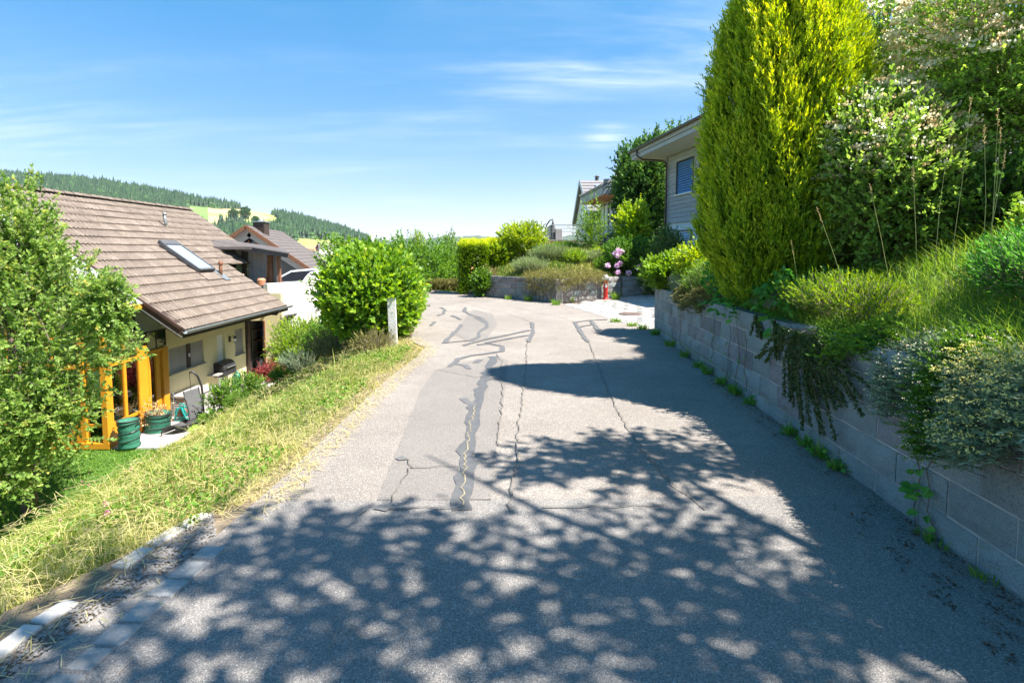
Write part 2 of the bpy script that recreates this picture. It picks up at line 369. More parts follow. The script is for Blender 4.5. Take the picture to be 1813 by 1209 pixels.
M['block_o'] = pm('old_grey_block', [(.13, .12, .115), (.27, .255, .245)], 4, bump=1.0, bscale=20, rnd=.3, dist=.03)
M['tile'] = pm('concrete_roof_tile', [(.128, .102, .084), (.222, .18, .148)], 3.0, rough=.9, bump=.3, rnd=.13, speck=(26, .66, (.5, .46, .40), .85))
M['tile_dark'] = pm('dark_roof_tile', [(.085, .072, .07), (.13, .112, .108)], 3, rough=.9, bump=.3, rnd=.12)
M['render_y'] = pm('cream_yellow_render', [(.66, .58, .33), (.72, .64, .39)], 2, bump=.15, bscale=120)
M['render_w'] = pm('white_render', [(.70, .68, .63), (.82, .80, .76)], 1.6, bump=.2, bscale=80, speck=(6, .64, (.42, .38, .3), .5))
M['render_g'] = pm('pale_grey_render', [(.62, .68, .72), (.68, .73, .77)], 3, bump=.1)
M['orange'] = pm('orange_painted_timber', [(.62, .25, .012), (.70, .30, .02)], 3, rough=.45, bump=.08)
M['darkwood'] = pm('dark_brown_timber', [(.035, .022, .016), (.07, .045, .034)], 6, stretch=(1, 1, 1), rough=.6)
M['brownwood'] = pm('reddish_brown_timber', [(.16, .07, .035), (.24, .11, .06)], 6, rough=.6)
M['shutter'] = pm('grey_roller_shutter', [(.36, .33, .32), (.42, .39, .38)], 3, rough=.6)
M['metal'] = pm('zinc_metal', [(.28, .30, .30), (.38, .40, .40)], 6, rough=.4, metal=.6)
M['copper'] = pm('brown_pipe', [(.06, .035, .028), (.10, .06, .045)], 6, rough=.5)
M['black'] = pm('black_plastic', [(.02, .02, .022), (.035, .035, .038)], 6, rough=.4)
M['dgrey'] = pm('dark_grey', [(.07, .07, .075), (.11, .11, .115)], 5, rough=.6)
M['concrete'] = pm('pale_concrete', [(.36, .345, .325), (.48, .465, .44)], 2.2, bump=.2, bscale=60)
M['paver'] = pm('concrete_paver', [(.33, .31, .285), (.43, .41, .38)], 3.5, bump=.4, bscale=60, rnd=.1)
M['white'] = pm('white_paint', [(.72, .72, .71), (.82, .82, .81)], 5, rough=.5)
M['carpaint'] = pm('white_car_paint', [(.75, .76, .78)], 5, rough=.25, coat=.8)
M['carglass'] = pm('dark_car_glass', [(.02, .025, .035)], 5, rough=.05, spec=.9)
M['postw'] = pm('weathered_white_post', [(.60, .57, .53), (.78, .76, .72)], 6, bump=.3, speck=(18, .64, (.35, .25, .18), .5))
M['red'] = pm('hydrant_red', [(.42, .02, .015), (.55, .035, .025)], 6, rough=.4)
M['silver'] = pm('hydrant_grey', [(.5, .5, .5), (.62, .62, .62)], 6, rough=.35, metal=.4)
M['siding'] = pm('grey_stained_siding', [(.30, .315, .34), (.40, .415, .44)], 3, stretch=(1, 1, 5), rough=.8, bump=.2, rnd=.07)
M['sidwhite'] = pm('pale_soffit', [(.62, .58, .50), (.68, .64, .56)], 3, rough=.7)
M['skyslat'] = pm('sky_tinted_blind', [(.08, .27, .62), (.11, .33, .70)], 3, rough=.35, spec=.6)  # blue of the reflected sky put into the slats' base colour
M['blind'] = pm('pale_screen_blind', [(.56, .58, .60), (.62, .64, .66)], 2, rough=.7)
M['terra'] = pm('terracotta', [(.50, .20, .11), (.60, .27, .16)], 4, bump=.3)
M['slate'] = pm('grey_fibre_roof', [(.17, .16, .165), (.25, .24, .245)], 6, rough=.7)
M['greenbag'] = pm('green_canvas', [(.02, .12, .08), (.035, .18, .12)], 8, rough=.7, bump=.5, bscale=12)
M['teal'] = pm('teal_plastic', [(.02, .34, .32), (.03, .42, .4)], 4, rough=.4)
M['boxgrey'] = pm('taupe_plastic', [(.34, .31, .30), (.40, .37, .36)], 4, rough=.6)
M['gasgreen'] = pm('green_gas_bottle_paint', [(.02, .13, .08), (.03, .18, .11)], 4, rough=.4)
M['navy'] = pm('navy_cloth', [(.015, .03, .12), (.03, .05, .18)], 8, rough=.9)
M['bluecloth'] = pm('blue_cushion', [(.09, .11, .35), (.13, .15, .45)], 8, rough=.9)
M['stone'] = pm('pale_garden_stone', [(.40, .37, .35), (.62, .58, .55)], 5, bump=.6, bscale=18, rnd=.15)
M['glass'] = glassmat('window_glass', (.42, .47, .48), .22)
M['frost'] = pm('frosted_roof_panel', [(.30, .32, .33), (.38, .40, .41)], 2, rough=.7)
M['glass_s'] = pm('skylight_glass', [(.25, .33, .42), (.3, .38, .48)], 2, rough=.08, spec=1.0)
M['solar'] = pm('solar_glass', [(.2, .27, .38), (.26, .33, .45)], 2, rough=.15, spec=.8)
M['room_dark'] = pm('dim_room', [(.05, .045, .04), (.08, .07, .06)], 2)
M['room'] = pm('interior_wall', [(.22, .19, .16), (.3, .27, .23)], 2)
M['iron'] = pm('cast_iron', [(.10, .07, .055), (.16, .11, .09)], 20, bump=.5, rough=.7)
M['debris'] = leafmat('dead_leaf', [(.05, .03, .018), (.13, .07, .035), (.26, .16, .09)], .1)
# foliage colours
M['l_apple'] = leafmat('apple_leaf', [(.055, .115, .02), (.12, .21, .04), (.22, .31, .075), (.45, .36, .08)], .44, g_=1.45)
M['l_beech'] = leafmat('hazel_leaf', [(.04, .11, .012), (.08, .18, .018), (.17, .28, .03), (.34, .40, .05)], .44, g_=1.5)
M['l_privet'] = leafmat('yellow_privet_leaf', [(.08, .17, .02), (.18, .3, .025), (.36, .42, .03)], .4)
M['l_mid'] = leafmat('garden_leaf', [(.03, .085, .012), (.07, .155, .02), (.14, .24, .03)], .4, g_=1.6)
M['l_dark'] = leafmat('dark_tree_leaf', [(.018, .055, .012), (.04, .10, .02), (.085, .16, .03)], .34, g_=1.6)
M['l_far'] = leafmat('tree_leaf_bright', [(.05, .12, .012), (.10, .20, .02), (.17, .28, .03)], .36)
M['l_thuja'] = leafmat('golden_thuja_scale', [(.04, .09, .008), (.11, .19, .010), (.22, .30, .014), (.44, .45, .035)], .38, g_=1.65)
M['l_spirea'] = leafmat('spirea_leaf', [(.04, .10, .018), (.09, .18, .03), (.18, .28, .05)], .42, g_=2.1)
M['l_arch'] = leafmat('arching_shrub_leaf', [(.05, .11, .02), (.11, .19, .035), (.2, .28, .06)], .42, g_=1.9)
M['l_bramble'] = leafmat('bramble_leaf', [(.03, .12, .02), (.06, .20, .03), (.12, .28, .05)], .4, g_=1.5)
M['l_sage'] = leafmat('grey_green_leaf', [(.10, .15, .08), (.18, .25, .15), (.3, .36, .24)], .25)
M['l_lav'] = leafmat('green_lavender_leaf', [(.08, .14, .04), (.16, .23, .08), (.28, .33, .15)], .3)
M['l_olive'] = leafmat('olive_juniper', [(.06, .07, .02), (.15, .15, .04), (.27, .24, .09)], .25)
M['l_coton'] = leafmat('cotoneaster_leaf', [(.025, .05, .012), (.05, .085, .02), (.09, .13, .03)], .2)
M['l_red'] = leafmat('red_maple_leaf', [(.12, .02, .02), (.26, .05, .05), (.40, .14, .09)], .35, g_=1.1)
M['l_dry'] = leafmat('dry_leaf', [(.2, .13, .04), (.4, .28, .12), (.55, .42, .22)], .3)
M['l_grass'] = leafmat('grass_blade', [(.05, .11, .012), (.11, .18, .022), (.24, .27, .05), (.42, .37, .15), (.50, .42, .21)], .36, .6)
M['l_grass2'] = leafmat('fresh_grass_blade', [(.05, .12, .015), (.11, .20, .028), (.26, .34, .06)], .45, .5, g_=1.6)
M['l_fl_white'] = leafmat('white_blossom', [(.48, .38, .19), (.62, .52, .31), (.76, .70, .52), (.86, .86, .82)], .45, g_=1)
M['l_fl_pink'] = leafmat('pink_blossom', [(.6, .3, .45), (.75, .5, .65), (.85, .7, .8)], .3)
M['l_fl_yel'] = leafmat('yellow_blossom', [(.5, .45, .08), (.6, .55, .15), (.7, .66, .3)], .3)
M['conifer'] = leafmat('conifer_needles', [(.010, .028, .010), (.018, .048, .016), (.045, .095, .022)], .1)
M['haze'] = None

# =================================================================== TERRAIN
RL = [(-4, -2.3), (1.0, -1.82), (1.89, -1.80), (2.3, -1.71), (2.72, -1.58), (3.66, -1.53), (5.25, -1.50), (6.68, -1.47), (8.2, -1.34), (8.9, -1.36), (9.6, -1.75), (13.2, -2.19), (17, -2.75), (20.3, -3.4), (22, -6), (24, -10), (26, -14)]
def xl(y): return np.interp(y, [a for a, b in RL], [b for a, b in RL])
def xw(y): return 2.2 + .063 * np.asarray(y)
MW = [(-1.0, 19.04), (1.48, 16.72), (3.75, 18.34), (4.95, 19.04), (12, 20.5)]
def ymw(x): return np.interp(x, [a for a, b in MW], [b for a, b in MW])
def sstep(t): t = np.clip(t, 0, 1); return t * t * (3 - 2 * t)
def zt(x, y):
    x = np.asarray(x, float); y = np.asarray(y, float)
    e = xl(np.minimum(y, 20.3)); toe = -7.75; low = -2.82 + 2.1 * sstep((y - 20.5) / 3.0)
    d = e - x; c = 1.15; f = np.clip((d - c) / np.maximum(e - c - toe, .1), 0, 1) ** .88
    zl = np.where(d <= 0, -.05, np.where(d < c, -.02 - .12 * (np.clip(d, 0, c) / c) ** 1.5, -.14 + (low + .14) * f))
    zl = zl + .03 * np.sin(x * 2.3 + 1) * np.sin(y * 1.9) * np.clip(d, 0, 1) * (f < .98)
    dr = x - (xw(y) + .12)
    ze = .90 - .0115 * (y - 2) + .50 * np.clip(dr, 0, 2.2) + .10 * np.clip(dr - 2.2, 0, 20) + .04 * np.sin(x * 3 + y * 2.1)
    inemb = (dr > 0) & (y < 10.75)
    drive = np.where(x > 1, .035 * np.clip(x - 2.8, 0, 3) + .33 * np.clip(x - 6.4, 0, 4), 0) - .05
    z = np.where(x < 0, zl, np.where(inemb, ze, drive))
    dm = y - (ymw(x) + .12)
    slope = .60 + .245 * np.clip(dm, 0, 4.2) + .015 * np.clip(dm - 4, 0, 60)
    sl_on = (dm > 0) & (x > -1.0)
    z = np.where(sl_on, slope * np.clip((x + 1.0) / .5, 0, 1) + z * (1 - np.clip((x + 1.0) / .5, 0, 1)), z)
    far = np.clip((y - 22) / 50, 0, 1); z = np.where(x < -1.0, z - 3.2 * far, z - np.clip((y - 45) / 40, 0, 1) * 5)
    return z
def hitz(u, v, y0=1.5, y1=40):
    d = ray(u, v); 
    for i in range(4000):
        Y = y0 + (y1 - y0) * i / 4000; t = Y / d.y; x = d.x * t; z = EYE + d.z * t
        if z <= float(zt(x, Y)): return Vector((x, Y, float(zt(x, Y))))
    return P(u, v, y1)
def bankp(u, Y):
    x = P(u, 600, Y).x; return Vector((x, Y, float(zt(x, Y)) - .04))
def grid(name, xs, ys, mat, kind='structure', smooth=True, off=0, matfn=None):
    X, Y = np.meshgrid(xs, ys); Z = zt(X, Y) + off; V = np.stack([X, Y, Z], -1).reshape(-1, 3); nx = len(xs)
    i = (np.arange(len(ys) - 1)[:, None] * nx + np.arange(nx - 1)[None]).ravel()
    F = np.stack([i, i + 1, i + nx + 1, i + nx], 1)
    me = npmesh(name, V, F, mat, smooth=smooth)
    if matfn is not None: me.polygons.foreach_set('material_index', matfn(X[:-1, :-1].ravel(), Y[:-1, :-1].ravel()).astype(np.int32))
    o = mobj(name, me); o['kind'] = kind; return o
grid('ground', np.arange(-14, 9.01, .11), np.arange(-4, 24.01, .11), [M['turf'], M['lawn'], M['soil']],
     matfn=lambda x, y: np.where((x < -7.6), 1, np.where((x > 1.5) | ((x > xl(y) - .35) & (x < 1.5)), 2, 0)))
grid('garden_ground', np.concatenate([np.arange(-70, -14, 2.), [-14]]), np.arange(-4, 90.01, 2.), M['lawn'])
grid('field_ground', np.arange(-14, 60.01, .8), np.concatenate([[24], np.arange(25, 90.01, 1.5)]), M['turf'])
grid('bank_ground', np.arange(9, 60.01, 2.), np.arange(-4, 24.01, 2.), M['turf'])

def sheet(name, pts, z, mat, kind='structure', parent=None, thick=0):
    b = MB(); b.face([(p[0], p[1], z if len(p) < 3 else p[2]) for p in pts]); o = b.build(name, mat, parent)
    if kind: o['kind'] = kind
    return o
left = [(b - .10, a) for a, b in RL if a > -3.9 and a <= 20.3]
road_pts = [(-2.4, -4)] + left + [(-6, 22.0), (-11, 25), (-10, 28), (-5.5, 25.2), (-2.6, 21.6), (-1.25, 19.5), (-1.0, 19.1), (1.48, 16.8), (1.72, 15.85), (2.3, 13.4), (2.78, 11.2), (2.95, 10.7), (2.22, -.2), (2.0, -4)]
road = sheet('road', road_pts, 0.0, M['asphalt_old'])
sheet('asphalt_patch', [(-1.78, -4), (-1.80, 1.89), (-1.57, 2.9), (-1.5, 3.33), (-.5, 3.36), (.6, 3.38), (2.3, 3.42), (2.15, -.2), (2.0, -4)], .004, M['asphalt_dark'], parent=road)
def gp(L_, z=0): return [tuple(G(u, v, z))[:2] for u, v in L_]
sheet('asphalt_patch', gp([(668, 886), (745, 690), (770, 655), (880, 628), (900, 640), (893, 700), (880, 780), (869, 886)]), .004, M['asphalt_patch'], parent=road)
sheet('asphalt_patch', gp([(800, 590), (838, 548), (872, 556), (880, 575), (862, 600), (830, 605)]), .004, M['asphalt_patch'], parent=road)
def ribbon(b, pts, w, z, jit=0, sub=5):
    P_ = []
    for a, c in zip(pts, pts[1:]):
        a = Vector(a); c = Vector(c); n = max(1, int((c - a).length * sub))
        P_ += [a.lerp(c, i / n) for i in range(n)]
    P_.append(Vector(pts[-1])); 
    q = []
    for i, p in enumerate(P_):
        d = (P_[min(i + 1, len(P_) - 1)] - P_[max(i - 1, 0)]).normalized(); s = Vector((-d.y, d.x))
        o_ = s * random.uniform(-jit, jit); ww = w * random.uniform(.65, 1.3) * .5
        q.append((p + o_ + s * ww, p + o_ - s * ww))
    for a, c in zip(q, q[1:]): b.face([(a[1].x, a[1].y, z), (c[1].x, c[1].y, z), (c[0].x, c[0].y, z), (a[0].x, a[0].y, z)])
SEALN = [0]
def seal(name, px, w, mat, jit=.02, sub=6, z=.0085):
    SEALN[0] += 1; z = z + .00015 * SEALN[0]
    b = MB(); ribbon(b, gp(px), w, z, jit, sub); o = b.build(name, mat, road); return o
seal('tar_seal', [(818, 905), (820, 860), (826, 820), (832, 770), (838, 735), (850, 700), (858, 672), (866, 650), (874, 632)], .125, M['tar_main'], .022, 9)
seal('sandy_crack', [(818, 897), (819, 860), (825, 830), (823, 810), (829, 775), (834, 745), (842, 720)], .008, M['crackfill'], .018, 22, .0135)
seal('tar_seal', [(817, 706), (828, 713), (842, 718)], .07, M['tar'])
for q in ([(796, 650), (812, 636), (835, 630), (860, 627), (888, 622), (889, 613), (866, 609), (845, 611)], [(806, 644), (825, 648), (832, 654)], [(843, 643), (850, 637)],
          [(786, 608), (800, 594), (814, 580), (817, 575)], [(790, 607), (835, 603), (848, 596), (848, 588), (862, 580), (862, 572), (850, 562), (836, 559), (822, 551), (824, 545)],
          [(860, 572), (840, 562)], [(800, 559), (816, 566)], [(763, 577), (770, 570)], [(775, 559), (785, 556), (788, 549), (782, 545)],
          [(942, 571), (944, 590), (936, 606)], [(938, 585), (905, 592), (865, 600), (820, 612)], [(935, 594), (890, 602), (860, 608)],
          [(1017, 570), (1025, 583), (1036, 600), (1042, 606)], [(1046, 569), (1054, 578), (1060, 590)], [(1020, 571), (1040, 568), (1075, 566)], [(1028, 579), (1050, 575)],
          [(675, 906), (686, 898)], [(705, 816), (718, 812)]):
    seal('tar_seal', q, .085, M['tar'], .012, 6)
for q in ([(934, 600), (931, 650), (926, 700), (918, 760), (912, 830), (900, 905)], [(942, 571), (900, 556), (860, 546), (815, 535), (770, 528)],
          [(1017, 570), (985, 560), (945, 553), (912, 545)], [(1042, 606), (1056, 640), (1075, 690), (1100, 740), (1140, 800), (1190, 860), (1250, 905)],
          [(790, 570), (830, 566)], [(690, 902), (820, 900)], [(960, 899), (1100, 899), (1180, 898)],
          [(727, 830), (760, 828), (815, 827)], [(727, 830), (715, 850), (690, 890)], [(727, 830), (722, 815)], [(640, 915), (655, 905)],
          [(880, 628), (888, 640), (890, 700), (882, 790)], [(775, 655), (840, 668), (900, 672)]):
    seal('crack_line', q, .010, M['crack'], .018, 14, .0105)
# scattered pale chips on the near asphalt
n = 2600; yy = 1.4 + 7 * RG.random(n) ** 1.6; xx = RG.uniform(-1.6, 2.3, n); cs = RG.uniform(.0025, .0065, n)
a = RG.uniform(0, 6.3, n); ax = np.stack([np.cos(a), np.sin(a), 0 * a], 1) * cs[:, None]; ay = np.stack([-np.sin(a), np.cos(a), 0 * a], 1) * cs[:, None] * .7
C_ = np.stack([xx, yy, np.full(n, .0045)], 1)
V = np.stack([C_ + ax, C_ + ay, C_ - ax, C_ - ay, C_ + np.array([0, 0, .004])], 1).reshape(-1, 3); b_ = np.arange(n)[:, None] * 5
tag(mobj('stone_chips', npmesh('stone_chips', V, np.concatenate([b_ + np.array(q) for q in ([0, 1, 4], [1, 2, 4], [2, 3, 4], [3, 0, 4])]), M['gravel'])), 'tiny pale stone chips lying loose on the asphalt', 'gravel', kind='stuff')

# driveway of pavers
dv = [G(1005, 540), G(1060, 556), G(1140, 580), (2.98, 10.7, 0), (9, 11.6, 0), (12, 14, 0), (12, 20.3, 0), (4.95, 19.0, 0), (3.75, 18.3, 0), (2.6, 17.5, 0)]
def dz(x): return .035 * max(0, min(x - 2.8, 3)) + .33 * max(0, x - 6.4)
driveway = sheet('driveway', [(p[0], p[1], -.03) for p in dv], 0, M['soil'])
def inpoly(x, y, Pn):
    c = False; j = len(Pn) - 1
    for i in range(len(Pn)):
        if (Pn[i][1] > y) != (Pn[j][1] > y) and x < (Pn[j][0] - Pn[i][0]) * (y - Pn[i][1]) / (Pn[j][1] - Pn[i][1]) + Pn[i][0]: c = not c
        j = i
    return c
pb = MB(); pb.hexa([(-.245, -.12, -.04), (.245, -.12, -.04), (.245, .12, -.04), (-.245, .12, -.04), (-.235, -.11, 0), (.235, -.11, 0), (.235, .11, 0), (-.235, .11, 0)])
pme = pb.mesh('paver', M['paver']); rz = math.radians(-58); cnt = 0; Rm = Matrix.Rotation(rz, 4, 'Z')
for i in range(-30, 30):
    for j in range(-50, 60):
        p = Rm @ Vector((i * .5 + (j % 2) * .25, j * .25, 0)) + Vector((4, 14.5, 0))
        if p.x < 7 and inpoly(p.x, p.y, dv) and p.x / p.y < .27 + .03 and cnt < 300:
            q = mobj('paver', pme, driveway, Matrix.Translation((p.x, p.y, dz(p.x) + random.uniform(-.004, .004) + .008)) @ Rm @ Matrix.Rotation(random.uniform(-.01, .01), 4, 'X')); cnt += 1
b = MB()
for k in range(1): b.lathe([(.30, -.01), (.30, .014), (.27, .018), (.05, .016)], G(1117, 556, .012), 24)
mh = b.build('manhole_cover', M['iron']); tag(mh, 'round rusty iron manhole cover set in the pale paved driveway', 'manhole cover')
b = MB(); ribbon(b, [(p[0], p[1]) for p in (G(1003, 539), G(1060, 556), G(1142, 581))], .12, .006, 0, 2); b.build('driveway_kerb', M['concrete'])['kind'] = 'structure'

# patio + parking slab
b = MB(); b.box((-9.2, 11.75, -2.95), (-7.65, 19.6, -2.785)); b.build('patio', M['concrete'])['kind'] = 'structure'
b = MB(); b.face([(-9.05, 19.2, -.6), (-7.95, 22.3, -.6), (-7.4, 30, -.75), (-20, 30, -.75), (-20, 22.5, -.6), (-13, 22.3, -.6), (-9.1, 22.2, -.6)]); b.build('parking_deck', M['concrete'])['kind'] = 'structure'

# =================================================================== FAR LAND
def valley(r): return np.interp(r, [0, 60, 300, 700, 9000], [-4.6, -7, -30, -32, -30])
HS = [(-900, 60), (-500, 150), (-200, 250), (0, 312), (40, 316), (160, 323), (270, 339), (360, 358), (440, 371), (520, 386), (575, 400), (612, 411), (645, 424), (680, 437), (720, 447), (900, 447)]
def hill_ridge(u): return (445 - np.interp(u, [a for a, b in HS], [b for a, b in HS])) / FPX * 1300
def hillz(u, t):
    """t 0..1 foot (r=620) to ridge (r=1300), 1..1.6 falls away behind"""
    H = hill_ridge(u); f = np.where(t <= 1, sstep(t * .5 + .0) * 2 * (.35 + .65 * t), 1 - (t - 1) * .5)
    f = np.clip(np.where(t <= 1, t ** .9, 1 - (t - 1) * .5), 0, 1)
    return -31 + (H + 31) * f + 4 * np.sin(u * .02 + t * 5) * np.clip(1 - t, 0, 1) * np.clip(t * 4, 0, 1)
us = np.arange(-900, 905, 6.); ts = np.concatenate([np.linspace(0, 1, 70), np.linspace(1.05, 1.6, 8)])
U, T = np.meshgrid(us, ts); R_ = 620 + 680 * T
X = (U - U0) / FPX * R_; Z = hillz(U, T)
MEAD = [(325, 362), (345, 363), (385, 368), (430, 369), (470, 371), (488, 380), (500, 392), (498, 402), (470, 404), (430, 402), (405, 412), (380, 412), (360, 400), (340, 380)]
MEAD2 = [(536, 420), (560, 421), (590, 426), (640, 432), (640, 445), (520, 445), (500, 432)]
TAN = [(372, 368), (425, 368), (440, 372), (480, 384), (470, 392), (440, 388), (420, 382), (398, 380), (372, 378)]
TAN2 = [(374, 383), (400, 382), (440, 395), (450, 404), (400, 410), (374, 400)]
def pxv(r, z): return 445 - (z - EYE) / r * FPX
def npin(px, py, poly):
    c = np.zeros(px.shape, bool); j = len(poly) - 1
    for i in range(len(poly)):
        yi, yj, xi, xj = poly[i][1], poly[j][1], poly[i][0], poly[j][0]
        c ^= ((yi > py) != (yj > py)) & (px < (xj - xi) * (py - yi) / (yj - yi + 1e-9) + xi); j = i
    return c
M['hill_wood'] = pm('forest_floor', [(.03, .06, .02), (.05, .09, .03)], .02, rough=1)
M['hill_mead'] = pm('hill_meadow', [(.12, .21, .05), (.17, .26, .07)], .02, rough=1)
M['hill_tan'] = pm('mown_hay_field', [(.34, .29, .13), (.44, .38, .19)], .03, rough=1)
M['hill_mid'] = pm('yellow_green_meadow', [(.22, .27, .07), (.28, .31, .10)], .03, rough=1)
nx = len(us); i = (np.arange(len(ts) - 1)[:, None] * nx + np.arange(nx - 1)[None]).ravel(); F = np.stack([i, i + 1, i + nx + 1, i + nx], 1)
me = npmesh('hill', np.stack([X, R_, Z], -1).reshape(-1, 3), F, [M['hill_wood'], M['hill_mead'], M['hill_tan'], M['hill_mid']], smooth=True)
cu = (U[:-1, :-1] + 3).ravel(); cv = pxv(R_, Z)[:-1, :-1].ravel()
mi = np.where(npin(cu, cv, TAN) | npin(cu, cv, TAN2), 2, np.where(npin(cu, cv, MEAD), np.where(cu < 372, 1, 3), np.where(npin(cu, cv, MEAD2) | (cv > 432), 3, 0)))
me.polygons.foreach_set('material_index', mi.astype(np.int32)); mobj('hill', me)['kind'] = 'structure'
# valley floor disc to the horizon
rs = np.concatenate([np.linspace(60, 700, 14), np.geomspace(900, 14000, 14)]); an = np.linspace(0, 2 * PI, 73)
Rr, A_ = np.meshgrid(rs, an); V = np.stack([Rr * np.sin(A_), Rr * np.cos(A_), valley(Rr) - 2 + 0 * A_], -1).reshape(-1, 3); nr = len(rs)
i = (np.arange(len(an) - 1)[:, None] * nr + np.arange(nr - 1)[None]).ravel(); F = np.stack([i, i + nr, i + nr + 1, i + 1], 1)
mobj('valley_floor', npmesh('valley_floor', V, F, M['hill_mid'], smooth=True))['kind'] = 'structure'
b = MB(); b.face([(-75, -60, -5.5), (75, -60, -5.5), (75, 95, -6.5), (-75, 95, -6.5)]); b.build('lower_ground', M['turf'])['kind'] = 'structure'
# second ridge, far away across the valley
us2 = np.arange(560, 1500, 8.); RD = 5200.
rng2 = np.interp(us2, [560, 640, 700, 780, 820, 860, 900, 960, 1100, 1500], [436, 432, 424, 420, 417.5, 418.5, 416.5, 420, 412, 400]) + 1.2 * np.sin(us2 * .11) + .8 * np.sin(us2 * .31)
rows = [(3600, 0.), (4200, .25), (4700, .6), (5200, 1.), (5900, .7)]
V = []; 
for r_, f_ in rows:
    for u_, v_ in zip(us2, rng2): V.append(((u_ - U0) / FPX * r_, r_, -30 + f_ * ((445 - v_) / FPX * RD + 30)))
nx2 = len(us2); i = (np.arange(len(rows) - 1)[:, None] * nx2 + np.arange(nx2 - 1)[None]).ravel(); F = np.stack([i, i + 1, i + nx2 + 1, i + nx2], 1)
me = npmesh('far_ridge', V, F, [M['hill_mead'], M['hill_wood']], smooth=True); me.polygons.foreach_set('material_index', (i // nx2 >= 1).astype(np.int32))
mobj('far_ridge', me)['kind'] = 'structure'
# forest on the hill: one mass of conifers
n = 60000; tu = RG.uniform(-560, 655, n); tt = RG.uniform(.05, 1.12, n) ** .8
tr = 620 + 680 * tt; tz = hillz(tu, tt); tv = pxv(tr, tz)
keep = ~(npin(tu, tv - 2, MEAD) | npin(tu, tv - 2, MEAD2)) & (tv < 428 + 6 * np.sin(tu * .05)) & (hill_ridge(tu) > 4)
edge = npin(tu, tv - 2, [(390, 392), (432, 396), (445, 404), (520, 404), (520, 412), (395, 414)]); keep |= edge & (RG.random(n) < .5)
tu, tr, tz = tu[keep], tr[keep], tz[keep]; sel = RG.permutation(len(tu))[:23000]; tu, tr, tz = tu[sel], tr[sel], tz[sel]; n = len(tu)
tx = (tu - U0) / FPX * tr; hh = RG.uniform(12, 22, n) * np.where(RG.random(n) < .06, 1.25, 1); ww = hh * RG.uniform(.16, .24, n); dec = RG.random(n) < .25; ww = np.where(dec, hh * .38, ww); hh = np.where(dec, hh * .7, hh)
Vt = []; Ft = []; 
k = 6; an6 = np.arange(k) / k * 2 * PI
for lv, (z0, z1, wf) in enumerate(((.02, .62, 1.0), (.34, 1.0, .68))):
    ring = np.stack([tx[:, None] + np.cos(an6)[None] * ww[:, None] * wf * RG.uniform(.75, 1.2, (n, k)), tr[:, None] + np.sin(an6)[None] * ww[:, None] * wf, (tz + hh * z0)[:, None] + RG.uniform(-.6, .6, (n, k))], -1)
    if lv == 0: z1v = np.where(dec, .95, z1)
    else: z1v = np.where(dec, 1.02, z1)
    top = np.stack([tx, tr, tz + hh * z1v], -1)[:, None]
    if lv == 1: ring[..., 2] = np.where(dec[:, None], (tz + hh * .55)[:, None], ring[..., 2])
    V_ = np.concatenate([ring, top], 1); base_i = (np.arange(n) * (k + 1))[:, None] + lv * n * (k + 1)
    for q in range(k): Ft.append(base_i + np.array([q, (q + 1) % k, k]))
    Vt.append(V_.reshape(-1, 3))
tn = np.tile(np.repeat(np.clip(np.where(dec, .85, .3) + RG.normal(size=n) * .15, 0, 1), k + 1), 2)
tag(mobj('forest', npmesh('forest', np.concatenate(Vt), np.concatenate(Ft), M['conifer'], tn)), 'dark conifer forest covering the ridge and flank of the hill', 'forest', kind='stuff')
# lone tree clumps in the meadow
for k_, (u_, t_, h_, w_) in enumerate(((417, .62, 19, 9), (438, .65, 24, 11), (495, .50, 15, 5), (455, .52, 13, 6))):
    v_target = (389, 388, 404, 397)[k_]
    tt_ = min(np.linspace(.2, 1, 200), key=lambda q: abs(pxv(620 + 680 * q, float(hillz(np.array(float(u_)), np.array(q)))) - v_target))
    r_ = 620 + 680 * tt_; z_ = float(hillz(np.array(float(u_)), np.array(tt_))); x_ = (u_ - U0) / FPX * r_
    lab = ('round dark tree standing in the hay meadow below the ridge', 'tall broad tree beside the hay meadow, right of the rounder one', 'small lone tree on the lower edge of the hill meadow', 'low bushy tree below the two meadow trees')[k_]
    t = thing('hill_tree', lab, 'tree', (x_, r_, z_ - 1))
    p, D, Ls = crown_shoots((x_, r_, z_ + h_ * .55), (w_, w_, h_ * .5), 260, 3.5, .3, 1, .6, .3, .3, seed=k_)
    foliage('crown', [shoot_leaves(p, D, Ls, 8, 2.6, 2.0, .8, .2, tint0=.35)], M['l_dark'], t); trunk(t, (x_, r_, z_ - 1), (x_, r_, z_ + h_ * .5), .5, .3, M['bark'], n=6, wob=.1)
